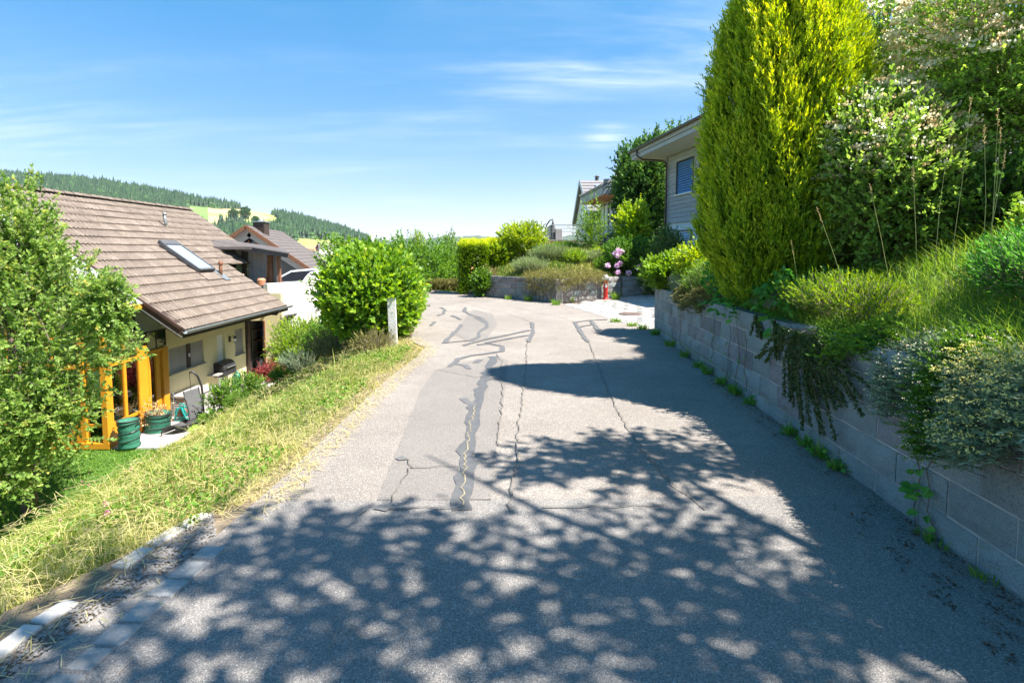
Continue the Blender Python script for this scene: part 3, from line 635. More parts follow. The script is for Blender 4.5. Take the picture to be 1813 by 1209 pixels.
# village houses in the valley
for k_, (u_, v_, w_, wall, rf) in enumerate(((560, 437, 13, 'render_w', 'terra'), (571, 439, 10, 'render_w', 'terra'), (578, 434, 12, 'render_w', 'tile_dark'), (552, 442, 11, 'render_w', 'terra'), (820, 474, 9, 'render_w', 'terra'))):
    r_ = 420. if k_ < 4 else 170.; pz = EYE - (v_ - 445) / FPX * r_; x_ = (u_ - U0) / FPX * r_
    lab = ('white village house with red roof seen between dark roof and trees', 'smaller white village house right of the first red roof', 'dark roofed village house in the valley', 'low red roofed village house nearest the dark roof', 'house with orange roof glimpsed beside the clipped hedge')[k_]
    t = thing('village_house', lab, 'house', (x_, r_, pz - 6), .3 * k_, 'village houses in the valley'); Mh = WM[t.name]
    b = MB(); b.box((-w_ / 2, -4, -1), (w_ / 2, 4, 4)); b.build('wall', M[wall], t, world=False)
    b = MB(); h = w_ / 2 + .6
    b.hexa([(-h, -4.8, 3.8), (h, -4.8, 3.8), (h, 0, 6.8), (-h, 0, 6.8), (-h, -4.8, 4.1), (h, -4.8, 4.1), (h, 0, 7.1), (-h, 0, 7.1)])
    b.hexa([(-h, 0, 6.8), (h, 0, 6.8), (h, 4.8, 3.8), (-h, 4.8, 3.8), (-h, 0, 7.1), (h, 0, 7.1), (h, 4.8, 4.1), (-h, 4.8, 4.1)])
    b.build('roof', M[rf], t, world=False)
    for s_ in (-.28, 0, .28):
        b = MB(); b.box((w_ * s_ - .5, -4.06, .8), (w_ * s_ + .5, -4.0, 2.2)); b.build('window', M['carglass'], t, world=False)

# =================================================================== YELLOW HOUSE (left)
XE, ZE, PITCH, XR = -8.05, -.27, .715, -13.05
def rz_(x): return ZE + PITCH * (XE - x)
def roofhit(u, v):
    d = ray(u, v)            # EYE + t dz = ZE + P*(XE - t dx)
    t = (ZE + PITCH * XE - EYE) / (d.z + PITCH * d.x); return Vector((d.x * t, d.y * t, EYE + d.z * t))
YH = thing('yellow_house', 'cream yellow house with brown tiled roof, orange glazed conservatory and patio', 'house', (-9.1, 13.85, -2.8))
XWL, YG = -9.1, 13.85
def wall_holes(b, p0, d, length, z0, z1, th, holes, mi=0):
    """vertical wall from p0 along unit d; holes (s0,s1,za,zb); thickness th towards left of d"""
    d = Vector((d[0], d[1], 0)).normalized(); nrm = Vector((-d.y, d.x, 0)); p0 = Vector((p0[0], p0[1], 0))
    def bx(s0, s1, a, c):
        if s1 - s0 < 1e-3 or c - a < 1e-3: return
        q = [p0 + d * s0, p0 + d * s1, p0 + d * s1 + nrm * th, p0 + d * s0 + nrm * th]
        b.hexa([(p.x, p.y, a) for p in q] + [(p.x, p.y, c) for p in q], mi)
    s = 0
    for (s0, s1, a, c) in sorted(holes):
        bx(s, s0, z0, z1); bx(s0, s1, z0, a); bx(s0, s1, c, z1); s = s1
    bx(s, length, z0, z1)
ztop = rz_(XWL) - .16
b = MB(); wall_holes(b, (XWL, YG), (0, 1), 4.3, -2.8, ztop, .3, [(.22, 1.83, -1.66, -.98), (2.55, 3.0, -2.8, -.98), (3.62, 4.15, -1.80, -.97)])
b.build('side_wall', M['render_y'], YH)
b = MB(); wall_holes(b, (-9.8, 18.15), (0, 1), 1.45, -2.8, rz_(-9.8) - .2, .3, [])
b.build('recess_wall', M['render_y'], YH)
b = MB(); b.box((-9.8, 18.15, -2.8), (-9.4, 18.35, .2)); b.build('recess_return', M['render_y'], YH)
# end wall with dark store opening (faces the camera)
Y_ = 19.55
b = MB(); wall_holes(b, (-9.8, Y_), (1, 0), 1.35, -2.8, rz_(-8.6) - .05, .2, [(.02, .72, -2.8, -.93)]); b.build('end_wall', M['render_y'], YH)
b = MB(); b.box((-10.2, 21.0, -2.8), (-8.4, 21.1, -.8)); b.box((-10.2, 19.8, -2.8), (-10.1, 21, -.8)); b.box((-10.2, 19.8, -.85), (-8.4, 21, -.8)); b.build('store_lining', M['dgrey'], YH)
b = MB(); b.box((-9.79, 19.50, -2.8), (-9.74, 19.56, -.93)); b.box((-9.10, 19.50, -2.8), (-9.06, 19.56, -.93)); b.build('door_frame', M['brownwood'], YH)
# gable wall with roof line
b = MB(); z0 = -2.8
pts = [(XWL - .3, rz_(XWL - .3) - .16), (XR, rz_(XR) - .16), (-16.5, rz_(XR) - .16 - PITCH * 3.4)]
b.hexa([(XWL - .3, YG, z0), (-13.05, YG, z0), (-13.05, YG + .3, z0), (XWL - .3, YG + .3, z0), (XWL - .3, YG, pts[0][1]), (-13.05, YG, pts[1][1]), (-13.05, YG + .3, pts[1][1]), (XWL - .3, YG + .3, pts[0][1])])
b.hexa([(-13.05, YG, z0), (-17, YG, z0), (-17, YG + .3, z0), (-13.05, YG + .3, z0), (-13.05, YG, pts[1][1]), (-17, YG, rz_(XR) - .16 - PITCH * 3.95), (-17, YG + .3, rz_(XR) - .16 - PITCH * 3.95), (-13.05, YG + .3, pts[1][1])])
b.build('gable_wall', M['render_y'], YH)
# far (north) gable closing the body
b = MB(); b.hexa([(-10.0, 21.3, z0), (-17, 21.3, z0), (-17, 21.5, z0), (-10., 21.5, z0), (-10., 21.3, rz_(-10.) - .2), (-17, 21.3, .3), (-17, 21.5, .3), (-10., 21.5, rz_(-10.) - .2)])
b.hexa([(-10.2, 21.3, rz_(-10.2) - .3), (-16, 21.3, .3), (-16, 21.5, .3), (-10.2, 21.5, rz_(-10.2) - .3), (-13.0, 21.3, rz_(-13.05) - .2), (-13.1, 21.3, rz_(-13.05) - .2), (-13.1, 21.5, rz_(-13.05) - .2), (-13.0, 21.5, rz_(-13.05) - .2)])
b.build('far_gable_wall', M['render_y'], YH)
# roof: deck, tiles, ridge
def rend(x):   # far verge of the roof as a function of x: the low part stops short of the high part
    return 19.15 if x > -10.15 else 22.0
b = MB()
def slab(x0, x1, y0, y1, t0=.05, t1=.16):
    b.hexa([(x0, y0, rz_(x0) - t1), (x1, y0, rz_(x1) - t1), (x1, y1, rz_(x1) - t1), (x0, y1, rz_(x0) - t1), (x0, y0, rz_(x0) - t0), (x1, y0, rz_(x1) - t0), (x1, y1, rz_(x1) - t0), (x0, y1, rz_(x0) - t0)])
slab(XR, XE, 13.02, 19.1); slab(XR, -10.2, 19.1, 21.95)
zr = rz_(XR); b.hexa([(-17.4, 13.02, zr - PITCH * 4.35 - .16), (XR, 13.02, zr - .16), (XR, 21.95, zr - .16), (-17.4, 21.95, zr - PITCH * 4.35 - .16), (-17.4, 13.02, zr - PITCH * 4.35 - .05), (XR, 13.02, zr - .05), (XR, 21.95, zr - .05), (-17.4, 21.95, zr - PITCH * 4.35 - .05)])
roof = b.build('roof', M['darkwood'], YH)
def tile_mesh(name, mat, wd=.30, ln=.41, amp=.02, th=.032, seg=10):
    v = []; f = []
    for j, (s, zz) in enumerate(((0, th + .012), (ln, .0))):
        for i in range(seg + 1):
            x = wd * i / seg; v.append((s, x, zz + amp * math.cos(2 * PI * 2 * i / seg)))
    for i in range(seg + 1): v.append((0, wd * i / seg, -.002))
    n_ = seg + 1
    for i in range(seg):
        f.append((i, i + 1, n_ + i + 1, n_ + i)[::-1]); f.append((2 * n_ + i, 2 * n_ + i + 1, i + 1, i)[::-1])
    me = bpy.data.meshes.new(name); me.from_pydata(v, [], f); me.materials.append(mat); me.update(); return me
tme = tile_mesh('roof_tile', M['tile'])
sl_ = math.atan(PITCH); GA = .362; rows_n = int((XE - XR) / math.cos(sl_) / GA) + 1
cand = []
ux = Vector((-math.cos(sl_), 0, math.sin(sl_))); un = Vector((math.sin(sl_), 0, math.cos(sl_)))
for r_ in range(rows_n):
    s0 = r_ * GA - .05; o_ = Vector((XE, 0, ZE)) + ux * s0; 
    ye = rend(o_.x - .08)
    for c_ in range(int((ye - 13.0) / .30)):
        cand.append((r_, c_, o_ + Vector((0, 13.0 + c_ * .30, 0)) + un * (-.045)))
skyl = [roofhit(*q) for q in ((292, 435), (319, 434), (367, 480), (347, 481))]
def tmat(p): 
    ea = 1; return Matrix(((ux.x, 0, un.x, p.x), (ux.y, 1, un.y, p.y), (ux.z, 0, un.z, p.z + random.uniform(-.003, .003)), (0, 0, 0, 1))) @ Matrix.Rotation(random.uniform(-.012, .012), 4, 'Z')
cand.sort(key=lambda q: (q[2] - Vector((0, 0, EYE))).length + (3 if q[2].x < -11.6 and q[2].y < 15.5 else 0))
for q in cand[:298]: mobj('roof_tile', tme, roof, tmat(q[2]))
TV = np.array([v.co[:] + (1,) for v in tme.vertices]); TF = np.array([list(p.vertices) for p in tme.polygons]); Vs = []; Fs = []
for k_, q in enumerate(cand[298:]):
    Vs.append((TV @ np.array(tmat(q[2])).T)[:, :3]); Fs.append(TF + k_ * len(TV))
o = mobj('upper_tiles', npmesh('upper_tiles', np.concatenate(Vs) - np.array(WM[YH.name].to_translation()), np.concatenate(Fs), pm('concrete_roof_tile_rows', [(.12, .096, .079), (.226, .184, .152)], 4.0, rough=.9, bump=.3, speck=(26, .66, (.5, .46, .40), .8))), roof); o['kind'] = 'stuff'
# ridge tiles
b = MB(); nseg = 8
for i in range(nseg + 1): pass
v = []; f = []
for j, (y, r_) in enumerate(((0, .125), (.36, .105))):
    for i in range(nseg + 1):
        a = PI * i / nseg; v.append((math.cos(a) * r_, y, math.sin(a) * r_ * .75))
for i in range(nseg): f.append((i, i + 1, nseg + 1 + i + 1, nseg + 1 + i)[::-1])
rme = bpy.data.meshes.new('ridge_tile'); rme.from_pydata(v, [], f); rme.materials.append(M['tile']); rme.update()
for k_ in range(27): mobj('ridge_tile', rme, roof, Matrix.Translation((XR, 22.0 - .333 * (k_ + 1), rz_(XR) - .03 + random.uniform(-.006, .006))) @ Matrix.Rotation(random.uniform(-.02, .02), 4, 'Z'))
# verge boards, fascia, gutter, rafters, downpipe
b = MB(); b.beam((XE + .02, 12.985, ZE - .13), (XR, 12.985, rz_(XR) - .13), .05, .24); b.build('verge_board', M['darkwood'], YH)
b = MB(); b.beam((XE - .25, 13.16, ZE - .13 + .18), (XR, 13.16, rz_(XR) - .28), .16, .2); b.build('verge_rafter', M['darkwood'], YH)
b = MB(); b.beam((XE + .0, 12.95, ZE + .0), (XR, 12.95, rz_(XR) + .01), .03, .07); b.build('verge_flashing', M['copper'], YH)
b = MB(); b.beam((XE + .01, 12.96, ZE - .22), (XR, 12.96, rz_(XR) - .22), .02, .03); b.build('verge_trim', M['metal'], YH)
b = MB(); b.beam((XE + .015, 13.0, ZE - .16), (XE + .015, 19.13, ZE - .16), .03, .16); b.build('fascia', M['darkwood'], YH)
b = MB(); gx = XE + .10; gz = ZE - .07; v = []
for j, y in enumerate((12.95, 19.25)):
    for i in range(9):
        a = PI + PI * i / 8; b.v.append((gx + .07 * math.cos(a), y, gz + .07 * math.sin(a)))
    for i in range(9):
        a = PI + PI * i / 8; b.v.append((gx + .062 * math.cos(a), y, gz + .062 * math.sin(a)))
for i in range(8):
    b.f += [(i, i + 1, 18 + i + 1, 18 + i), (9 + i, 27 + i, 27 + i + 1, 9 + i + 1)]; b.mi += [0, 0]
b.f += [(0, 18, 27, 9), (8, 17, 35, 26)]; b.mi += [0, 0]
b.tube([(gx + .07, 12.95, gz + .005), (gx + .07, 19.25, gz + .005)], .011, 6)
b.build('gutter', M['metal'], YH)
for k_ in range(9):
    y = 13.35 + k_ * .68; b = MB(); b.beam((XE - .04, y, ZE - .22), (XWL + .0, y, rz_(XWL) - .22), .08, .12); b.build('rafter_end', M['darkwood'], YH)
b = MB(); b.tube([(gx - .02, 18.3, gz - .06), (gx - .1, 18.25, gz - .2), (-9.0, 18.2, -.45), (-9.02, 18.2, -.6), (-9.02, 18.2, -2.8)], .045, 8); b.build('downpipe', M['copper'], YH, smooth=True)
b = MB(); b.box((-9.12, 18.16, -2.8), (-9.02, 18.38, .25)); b.build('corner_post', M['darkwood'], YH)
# skylight, pipes
def onroof(p, h): return p + un * h
A, B_, C_, D_ = [Vector(q) for q in skyl]
ctr = (A + B_ + C_ + D_) / 4
y0, y1 = 14.85, 15.55; s_top = (A + B_) / 2; s_bot = (C_ + D_) / 2
y0 = min(A.y, D_.y); y1 = max(B_.y, C_.y); yc = (A.y + B_.y + C_.y + D_.y) / 4; hw = .42
xt, xb = (A.x + B_.x) / 2, (C_.x + D_.x) / 2
Pt, Pb = Vector((xt, yc, rz_(xt))), Vector((xb, yc, rz_(xb)))
sk = None
b = MB()
for sgn in (-1, 1): b.beam(Pt + Vector((0, sgn * hw, 0)) + un * .06, Pb + Vector((0, sgn * hw, 0)) + un * .06, .08, .10, up=un)
b.beam(Pt + Vector((0, -hw, 0)) + un * .07, Pt + Vector((0, hw, 0)) + un * .07, .22, .11, up=un); b.beam(Pb + Vector((0, -hw, 0)) + un * .06, Pb + Vector((0, hw, 0)) + un * .06, .08, .10, up=un)
sk = b.build('skylight', M['dgrey'], YH)
b = MB(); b.beam(Pt + un * .06 - ux * .1, Pb + un * .06 + ux * .04, hw * 2 - .08, .05, up=un); b.build('pane', M['glass_s'], sk)
b = MB(); b.beam(Pb + un * -.0 - ux * .1, Pb - ux * .45 + un * -.0, 1.0, .03, up=un); b.build('flashing', M['tile'], sk)
p = roofhit(391, 487); b = MB(); b.lathe([(.055, -.1), (.055, .30), (.05, .31)], p, 12); b.lathe([(.03, .29), (.07, .33), (.085, .39), (.06, .45), (.02, .48)], p, 12); b.build('vent_cowl', M['brownwood'], YH, smooth=True)
b = MB(); b.beam(p + un * .02 + ux * .2, p + un * .02 - ux * .3, .32, .02, up=un); b.build('vent_flashing', M['metal'], YH)
p = roofhit(292, 399); b = MB(); b.tube([p - un * .05, p + un * .08, p + Vector((0, 0, .2)), p + Vector((0, 0, .34))], .05, 10); b.lathe([(.06, .33), (.06, .42), (.03, .44)], p, 10); b.build('vent_pipe', M['metal'], YH, smooth=True)
# window shutters on the side wall
def shuttered(y0, y1, z0, z1, mull=None, nm='window'):
    b = MB(); b.box((XWL + .0 - .1, y0 - .0, z0 - .0), (XWL - .06, y1, z0 + .04)); b.box((XWL - .1, y0, z1 - .04), (XWL - .06, y1, z1)); b.box((XWL - .1, y0, z0 + .04), (XWL - .06, y0 + .04, z1 - .04)); b.box((XWL - .1, y1 - .04, z0 + .04), (XWL - .06, y1, z1 - .04))
    fr = b.build(nm, M['darkwood'], YH)
    n_ = int((z1 - z0) / .05)
    b = MB()
    for i in range(n_):
        za = z0 + (z1 - z0) * i / n_; zb = za + (z1 - z0) / n_ * .92
        for a_, c_ in (((y0 + .02, mull[0]), (mull[1], y1 - .02)) if mull else ((y0 + .02, y1 - .02),)):
            b.hexa([(XWL - .05, a_, za), (XWL - .025, a_, za), (XWL - .025, c_, za), (XWL - .05, c_, za), (XWL - .05, a_, zb), (XWL - .038, a_, zb), (XWL - .038, c_, zb), (XWL - .05, c_, zb)])
    o_ = b.build('shutter_slats', M['shutter'], fr); o_['kind'] = 'stuff'
    b = MB(); b.box((XWL - .02, y0 - .04, z0 - .035), (XWL + .05, y1 + .04, z0 - .002)); b.build('sill', M['metal'], fr)
    if mull: b = MB(); b.box((XWL - .06, mull[0], z0 + .01), (XWL - .01, mull[1], z1)); b.build('mullion', M['darkwood'], fr); b = MB(); b.box((XWL - .01, sum(mull) / 2 - .02, (z0 + z1) / 2 - .04), (XWL + .015, sum(mull) / 2 + .02, (z0 + z1) / 2 + .06)); b.build('catch', M['white'], fr)
    return fr
shuttered(YG + .22, YG + 1.83, -1.66, -.98, (14.88, 15.05)); shuttered(YG + 3.62, YG + 4.15, -1.80, -.97)
b = MB(); b.box((XWL - .12, YG + 2.55, -2.8), (XWL - .07, YG + 3.0, -.98)); dr = b.build('side_door', M['white'], YH, bevel=.01)
b = MB(); b.box((XWL - .07, YG + 2.93, -1.95), (XWL - .02, YG + 2.97, -1.83)); b.build('handle', M['metal'], dr)
# conservatory
CX, CY, CZ = -9.04, 11.78, -2.8
cons = YH
def post(a, c, w_=.13, h_=.13, nm='orange_post'): b = MB(); b.beam(a, c, w_, h_, up=(0, 1, 0)); return b.build(nm, M['orange'], YH, bevel=.008)
def ctop(x): return rz_(x) - .12
for y in (CY, 12.32, ): post((CX, y, CZ), (CX, y, ctop(CX)), .13 if y == CY else .09, .20 if y == CY else .08)
for x in (-9.55, -10.25, -11.1, -11.9, -12.7): post((x, CY, CZ), (x, CY, ctop(x)), .13, .13)
b = MB(); b.box((-12.8, CY - .1, CZ), (CX + .08, CY + .04, CZ + .14)); b.box((-12.8, CY - .06, CZ + .14), (-9.62, CY + .02, CZ + .48)); b.build('orange_sill', M['orange'], YH, bevel=.01)
b = MB(); b.box((CX - .05, CY + .12, CZ), (CX + .05, 12.28, CZ + .14)); b.box((CX - .05, CY + .12, CZ + .14), (CX + .03, 12.28, CZ + .5)); b.build('orange_sill', M['orange'], YH, bevel=.01)
b = MB(); b.beam((CX + .1, CY - .02, ctop(CX + .1)), (XR, CY - .02, ctop(XR)), .18, .16); b.build('orange_rafter', M['orange'], YH)
b = MB(); b.beam((CX, CY + .1, ctop(CX) - .02), (CX, 13.8, ctop(CX) - .02), .14, .14); b.build('orange_rafter', M['orange'], YH)
b = MB(); b.box((-12.8, CY - .05, -1.0), (CX - .08, CY + .03, -.9)); b.build('orange_transom', M['orange'], YH)
b = MB(); b.hexa([(CX + .1, CY - .1, ctop(CX + .1) + .09), (XR, CY - .1, ctop(XR) + .09), (XR, 13.0, ctop(XR) + .09), (CX + .1, 13.0, ctop(CX + .1) + .09), (CX + .1, CY - .1, ctop(CX + .1) + .11), (XR, CY - .1, ctop(XR) + .11), (XR, 13., ctop(XR) + .11), (CX + .1, 13., ctop(CX + .1) + .11)]); b.build('glazed_roof', M['frost'], YH)
# glass: side and front
def pane(a, c, z0, z1, nm='glass_pane'):
    b = MB(); a = Vector((*a, 0)); c = Vector((*c, 0)); d = (c - a).normalized(); nn = Vector((-d.y, d.x, 0)) * .01
    b.hexa([(q.x, q.y, z0) for q in (a - nn, c - nn, c + nn, a + nn)] + [(q.x, q.y, z1) for q in (a - nn, c - nn, c + nn, a + nn)]); return b.build(nm, M['glass'], YH)
pane((CX, CY + .11), (CX, 12.27), CZ + .5, ctop(CX) - .1); pane((CX, 12.37), (CX, 12.78), CZ + .15, ctop(CX) - .1)
for a_, c_ in zip((-9.62, -10.32, -11.17, -11.97), (-10.18, -11.03, -11.83, -12.63)): pane((a_, CY), (c_, CY), CZ + .48, -1.0)
pane((-9.48, CY), (-9.12, CY), CZ + .16, -1.0)
for a_, c_ in zip((-9.12, -9.62, -10.32, -11.17, -11.97), (-9.48, -10.18, -11.03, -11.83, -12.63)): pane((a_, CY), (c_, CY), -.9, ctop(a_) - .1)
for y_a, y_b in ((CY + .13, 12.28), (12.36, 12.78)):
    for z_ in (-2.32, -.98): b = MB(); b.box((CX - .03, y_a, z_), (CX + .03, y_b, z_ + .07)); b.build('orange_rail', M['orange'], YH)
for a_, c_ in zip((-9.12, -9.62, -10.32, -11.17, -11.97), (-9.48, -10.18, -11.03, -11.83, -12.63)):
    b = MB(); b.box((c_, CY - .035, -1.06), (a_, CY + .03, -1.0)); b.box((c_, CY - .035, CZ + .48), (a_, CY + .03, CZ + .55)); b.build('orange_rail', M['orange'], YH)
# wide orange panel + door on the conservatory flank (Y 12.8 .. 13.85)
b = MB(); b.box((CX - .06, 12.78, CZ), (CX + .05, 13.10, -.72)); b.build('orange_panel', M['orange'], YH, bevel=.01)
b = MB(); b.box((CX - .06, 13.10, CZ), (CX + .06, 13.17, -.86)); b.box((CX - .06, 13.62, CZ), (CX + .08, 13.84, -.86)); b.box((CX - .06, 13.17, -.94), (CX + .06, 13.62, -.86)); gd = b.build('glazed_door', M['orange'], YH, bevel=.008)
b = MB(); b.box((CX - .02, 13.17, CZ + .12), (CX, 13.40, -.95)); b.build('pane', M['glass'], gd)
b = MB(); b.box((CX - .04, 13.40, CZ), (CX + .045, 13.55, -.95)); b.build('door_leaf', M['orange'], gd)
b = MB(); b.box((CX - .02, 13.1, -.82), (CX + .03, 13.84, -.42)); tr_ = b.build('transom_window', M['glass'], YH)
for y in (13.1, 13.46, 13.82): 
    b = MB(); b.box((CX - .03, y - .015, -.83), (CX + .04, y + .015, -.41)); b.build('bar', M['darkwood'], tr_)
b = MB(); b.box((CX - .03, 13.1, -.42), (CX + .04, 13.84, -.39)); b.build('bar', M['darkwood'], tr_)
b = MB(); b.box((-13, CY + .1, CZ - .02), (CX - .1, 13.83, CZ + .03)); b.build('conservatory_floor', M['brownwood'], YH)
# things inside the conservatory
t = thing('armchair', 'grey cushioned seat with blue cushion behind the conservatory glass', 'seat', (-9.75, 12.5, CZ))
b = MB(); b.box((-10.1, 12.2, CZ + .12), (-9.35, 12.9, CZ + .40)); b.build('seat', M['dgrey'], t, bevel=.04)
b = MB(); b.box((-10.1, 12.8, CZ + .4), (-9.35, 13.0, CZ + .95)); b.build('backrest', M['dgrey'], t, bevel=.05)
b = MB()
for dx in (-.33, .33):
    for dy in (-.28, .28): b.tube([(-9.73 + dx, 12.55 + dy, CZ + .03), (-9.73 + dx, 12.55 + dy, CZ + .14)], .02, 6)
b.build('leg', M['black'], t)
cu = MB(); cu.lathe([(.02, 0), (.19, .03), (.24, .08), (.19, .13), (.02, .16)], (-9.62, 12.38, CZ + .4), 14); tag(cu.build('cushion', M['bluecloth'], smooth=True), 'round blue cushion lying on the grey conservatory seat', 'cushion')

# =================================================================== PATIO THINGS
def spiral_bag(name, label, c, r, h, tilt=0, group=None):
    t = thing(name, label, 'garden bag', c, 0, group); c = Vector(c)
    R = Matrix.Translation(c) @ Matrix.Rotation(tilt, 4, 'Y')
    prof = []; nn = 14
    for i in range(nn + 1):
        z = h * i / nn; prof.append((r * (1 + .05 * math.sin(i * 2.1)), z))
    b = MB(); b.lathe(prof + [(r * .93, h), (r * .9, h * .35)], (0, 0, 0), 22); b.v = [tuple(R @ Vector(p)) for p in b.v]; b.build('canvas', M['greenbag'], t, smooth=True)
    pts = [R @ Vector((r * 1.05 * math.cos(a), r * 1.05 * math.sin(a), h * (.05 + .9 * a / (6 * PI)))) for a in np.linspace(0, 6 * PI, 60)]
    b = MB(); b.tube(pts, .009, 5); b.build('spring_wire', M['black'], t)
    pts = [R @ Vector((r * math.cos(a), r * math.sin(a), h)) for a in np.linspace(0, 2 * PI, 25)]; b = MB(); b.tube(pts, .014, 5); b.build('rim', M['black'], t)
    for sg in (-1, 1):
        b = MB(); b.tube([R @ Vector((sg * r, -.07, h * .8)), R @ Vector((sg * (r + .05), -.03, h * .98)), R @ Vector((sg * (r + .05), .03, h * .98)), R @ Vector((sg * r, .07, h * .8))], .009, 5); b.build('handle', M['black'], t)
    return t
c1 = G(218, 797, -2.785); spiral_bag('garden_bag', 'upright green pop-up garden bag beside the orange corner post', (c1.x, c1.y + .2, -2.785), .205, .62)
c2 = G(268, 768, -2.785); spiral_bag('garden_bag', 'slumped green pop-up garden bag full of dry cuttings', (c2.x, c2.y + .22, -2.785), .26, .46, .12)
t = thing('dry_cuttings', 'dry yellowed branches sticking out of the slumped green bag', 'cuttings', (c2.x, c2.y + .2, -2.4))
p = np.repeat(np.array([[c2.x, c2.y + .2, -2.5]]), 46, 0) + RG.normal(size=(46, 3)) * .07; D = unit(RG.normal(size=(46, 3)) * .7 + np.array([-.25, 0, 1.0])); Ls = RG.uniform(.2, .55, 46)
twigs('twig', p, D, Ls, .006, M['birch'], t); foliage('foliage', [shoot_leaves(p, D, Ls, 14, .06, .03, .8, .1)], M['l_dry'], t)
# storage box
bx0, bx1, by0, by1, bz = -9.06, -8.48, 14.02, 15.15, -2.785
t = thing('storage_box', 'taupe plastic garden storage box with louvred sides against the wall', 'storage box', (-8.77, 14.6, bz))
b = MB(); b.box((bx0, by0, bz), (bx1, by1, bz + .50)); b.build('body', M['boxgrey'], t, bevel=.01)
b = MB(); b.box((bx0 - .01, by0 - .03, bz + .50), (bx1 + .03, by1 + .03, bz + .56)); b.build('lid', M['boxgrey'], t, bevel=.015)
for i in range(7):
    z = bz + .07 + i * .058
    b = MB(); b.hexa([(bx1, by0 + .08, z), (bx1 + .014, by0 + .08, z), (bx1 + .014, by1 - .08, z), (bx1, by1 - .08, z), (bx1, by0 + .08, z + .046), (bx1 + .004, by0 + .08, z + .046), (bx1 + .004, by1 - .08, z + .046), (bx1, by1 - .08, z + .046)])
    b.build('slat', M['boxgrey'], t)
    b = MB(); b.hexa([(bx0 + .06, by0, z), (bx0 + .06, by0 - .014, z), (bx1 - .06, by0 - .014, z), (bx1 - .06, by0, z), (bx0 + .06, by0, z + .046), (bx0 + .06, by0 - .004, z + .046), (bx1 - .06, by0 - .004, z + .046), (bx1 - .06, by0, z + .046)][::1])
    b.build('slat', M['boxgrey'], t)
b = MB(); b.box(((bx0 + bx1) / 2 - .09, by0 - .035, bz + .47), ((bx0 + bx1) / 2 + .09, by0 - .012, bz + .495)); b.build('handle', M['dgrey'], t)
# hose reel
hc = Vector((-8.60, 13.74, bz)); t = thing('hose_reel', 'turquoise hose reel with dark drum standing before the storage box', 'hose reel', hc)
b = MB()
for s_ in (-.09, .09): b.beam(hc + Vector((-.14, s_, .03)), hc + Vector((-.05, s_, .34)), .04, .03); b.beam(hc + Vector((.14, s_, .03)), hc + Vector((.05, s_, .34)), .04, .03); b.beam(hc + Vector((-.15, s_, .02)), hc + Vector((.15, s_, .02)), .04, .04)
b.tube([hc + Vector((-.06, .0, .33)), hc + Vector((-.05, 0, .43)), hc + Vector((.05, 0, .43)), hc + Vector((.06, 0, .33))], .018, 6); b.build('frame', M['teal'], t)
def disc(c, r, w_, n=18, ax='Y'):
    b = MB(); c = Vector(c); d = Vector((0, 1, 0)); b.tube([c - d * w_ / 2, c + d * w_ / 2], r, n); return b
disc(hc + Vector((0, -.075, .21)), .15, .012).build('drum_disc', M['teal'], t); disc(hc + Vector((0, .075, .21)), .15, .012).build('drum_disc', M['teal'], t)
b = MB()
for i in range(5): b.tube([hc + Vector((math.cos(a) * (.10 + .008 * (i % 2)), -.05 + i * .025, .21 + math.sin(a) * (.10 + .008 * (i % 2)))) for a in np.linspace(0, 2 * PI, 17)], .014, 5)
b.build('hose', M['brownwood'], t)
disc(hc + Vector((0, -.084, .21)), .11, .006).build('label_disc', M['dgrey'], t)
for k_ in range(5):
    a = k_ * 2 * PI / 5; bb = MB(); bb.beam(hc + Vector((math.cos(a) * .03, -.09, .21 + math.sin(a) * .03)), hc + Vector((math.cos(a) * .10, -.09, .21 + math.sin(a) * .10)), .03, .006, up=(0, 1, 0)); bb.build('spoke', M['brownwood'], t)
# standpipe
b = MB(); b.tube([(-9.0, 13.93, bz), (-9.0, 13.93, bz + .62)], .016, 6); b.tube([(-8.94, 13.93, bz), (-8.94, 13.93, bz + .6)], .012, 6); b.box((-9.03, 13.9, bz + .56), (-8.92, 13.96, bz + .6)); b.lathe([(.03, 0), (.03, .05)], (-8.95, 13.93, bz + .62), 8)
tag(b.build('standpipe', M['metal']), 'thin grey standpipe with tap between orange frame and storage box', 'tap')
# pebbles by the tap
for k_, (dx, dy, r_, lab) in enumerate(((.12, -.02, .06, 'rounded grey stone at the foot of the standpipe'), (.26, -.06, .045, 'small flat stone between standpipe and hose reel'))):
    b = MB(); b.lathe([(r_ * .5, 0), (r_, r_ * .35), (r_ * .8, r_ * .8), (r_ * .3, r_)], (-8.98 + dx, 13.82 + dy, bz), 8); tag(b.build('stone', M['stone'], smooth=True), lab, 'stone')
# lounge chair with curved stand
lc = Vector((-7.98, 13.1, bz)); t = thing('hanging_lounger', 'dark hanging lounge chair with curved black stand on the patio', 'lounge chair', lc)
b = MB(); pts = [P(333, 658, 13.35), P(341, 659, 13.4), P(352, 672, 13.4), P(357, 690, 13.4)]
arc = [P(335, 660, 13.3), P(341, 658, 13.35), P(350, 666, 13.4), P(357, 684, 13.45), P(360, 708, 13.45), P(358, 735, 13.45), P(352, 752, 13.4), lc + Vector((.1, .2, .05)), lc + Vector((-.5, .1, .03))]
b.tube(arc, .026, 8); b.tube([lc + Vector((.1, .55, .03)), lc + Vector((.12, -.25, .03))], .024, 8); b.build('stand', M['black'], t, smooth=True)
b = MB(); b.tube([arc[0], P(337, 676, 13.25), P(338, 690, 13.2)], .008, 5); b.build('chain', M['black'], t)
side = [P(338, 690, 13.2), P(342, 705, 13.15), P(347, 722, 13.1), P(349, 738, 13.05), P(343, 748, 12.95), P(330, 750, 12.85), P(314, 749, 12.8), P(304, 754, 12.75), P(300, 762, 12.72)]
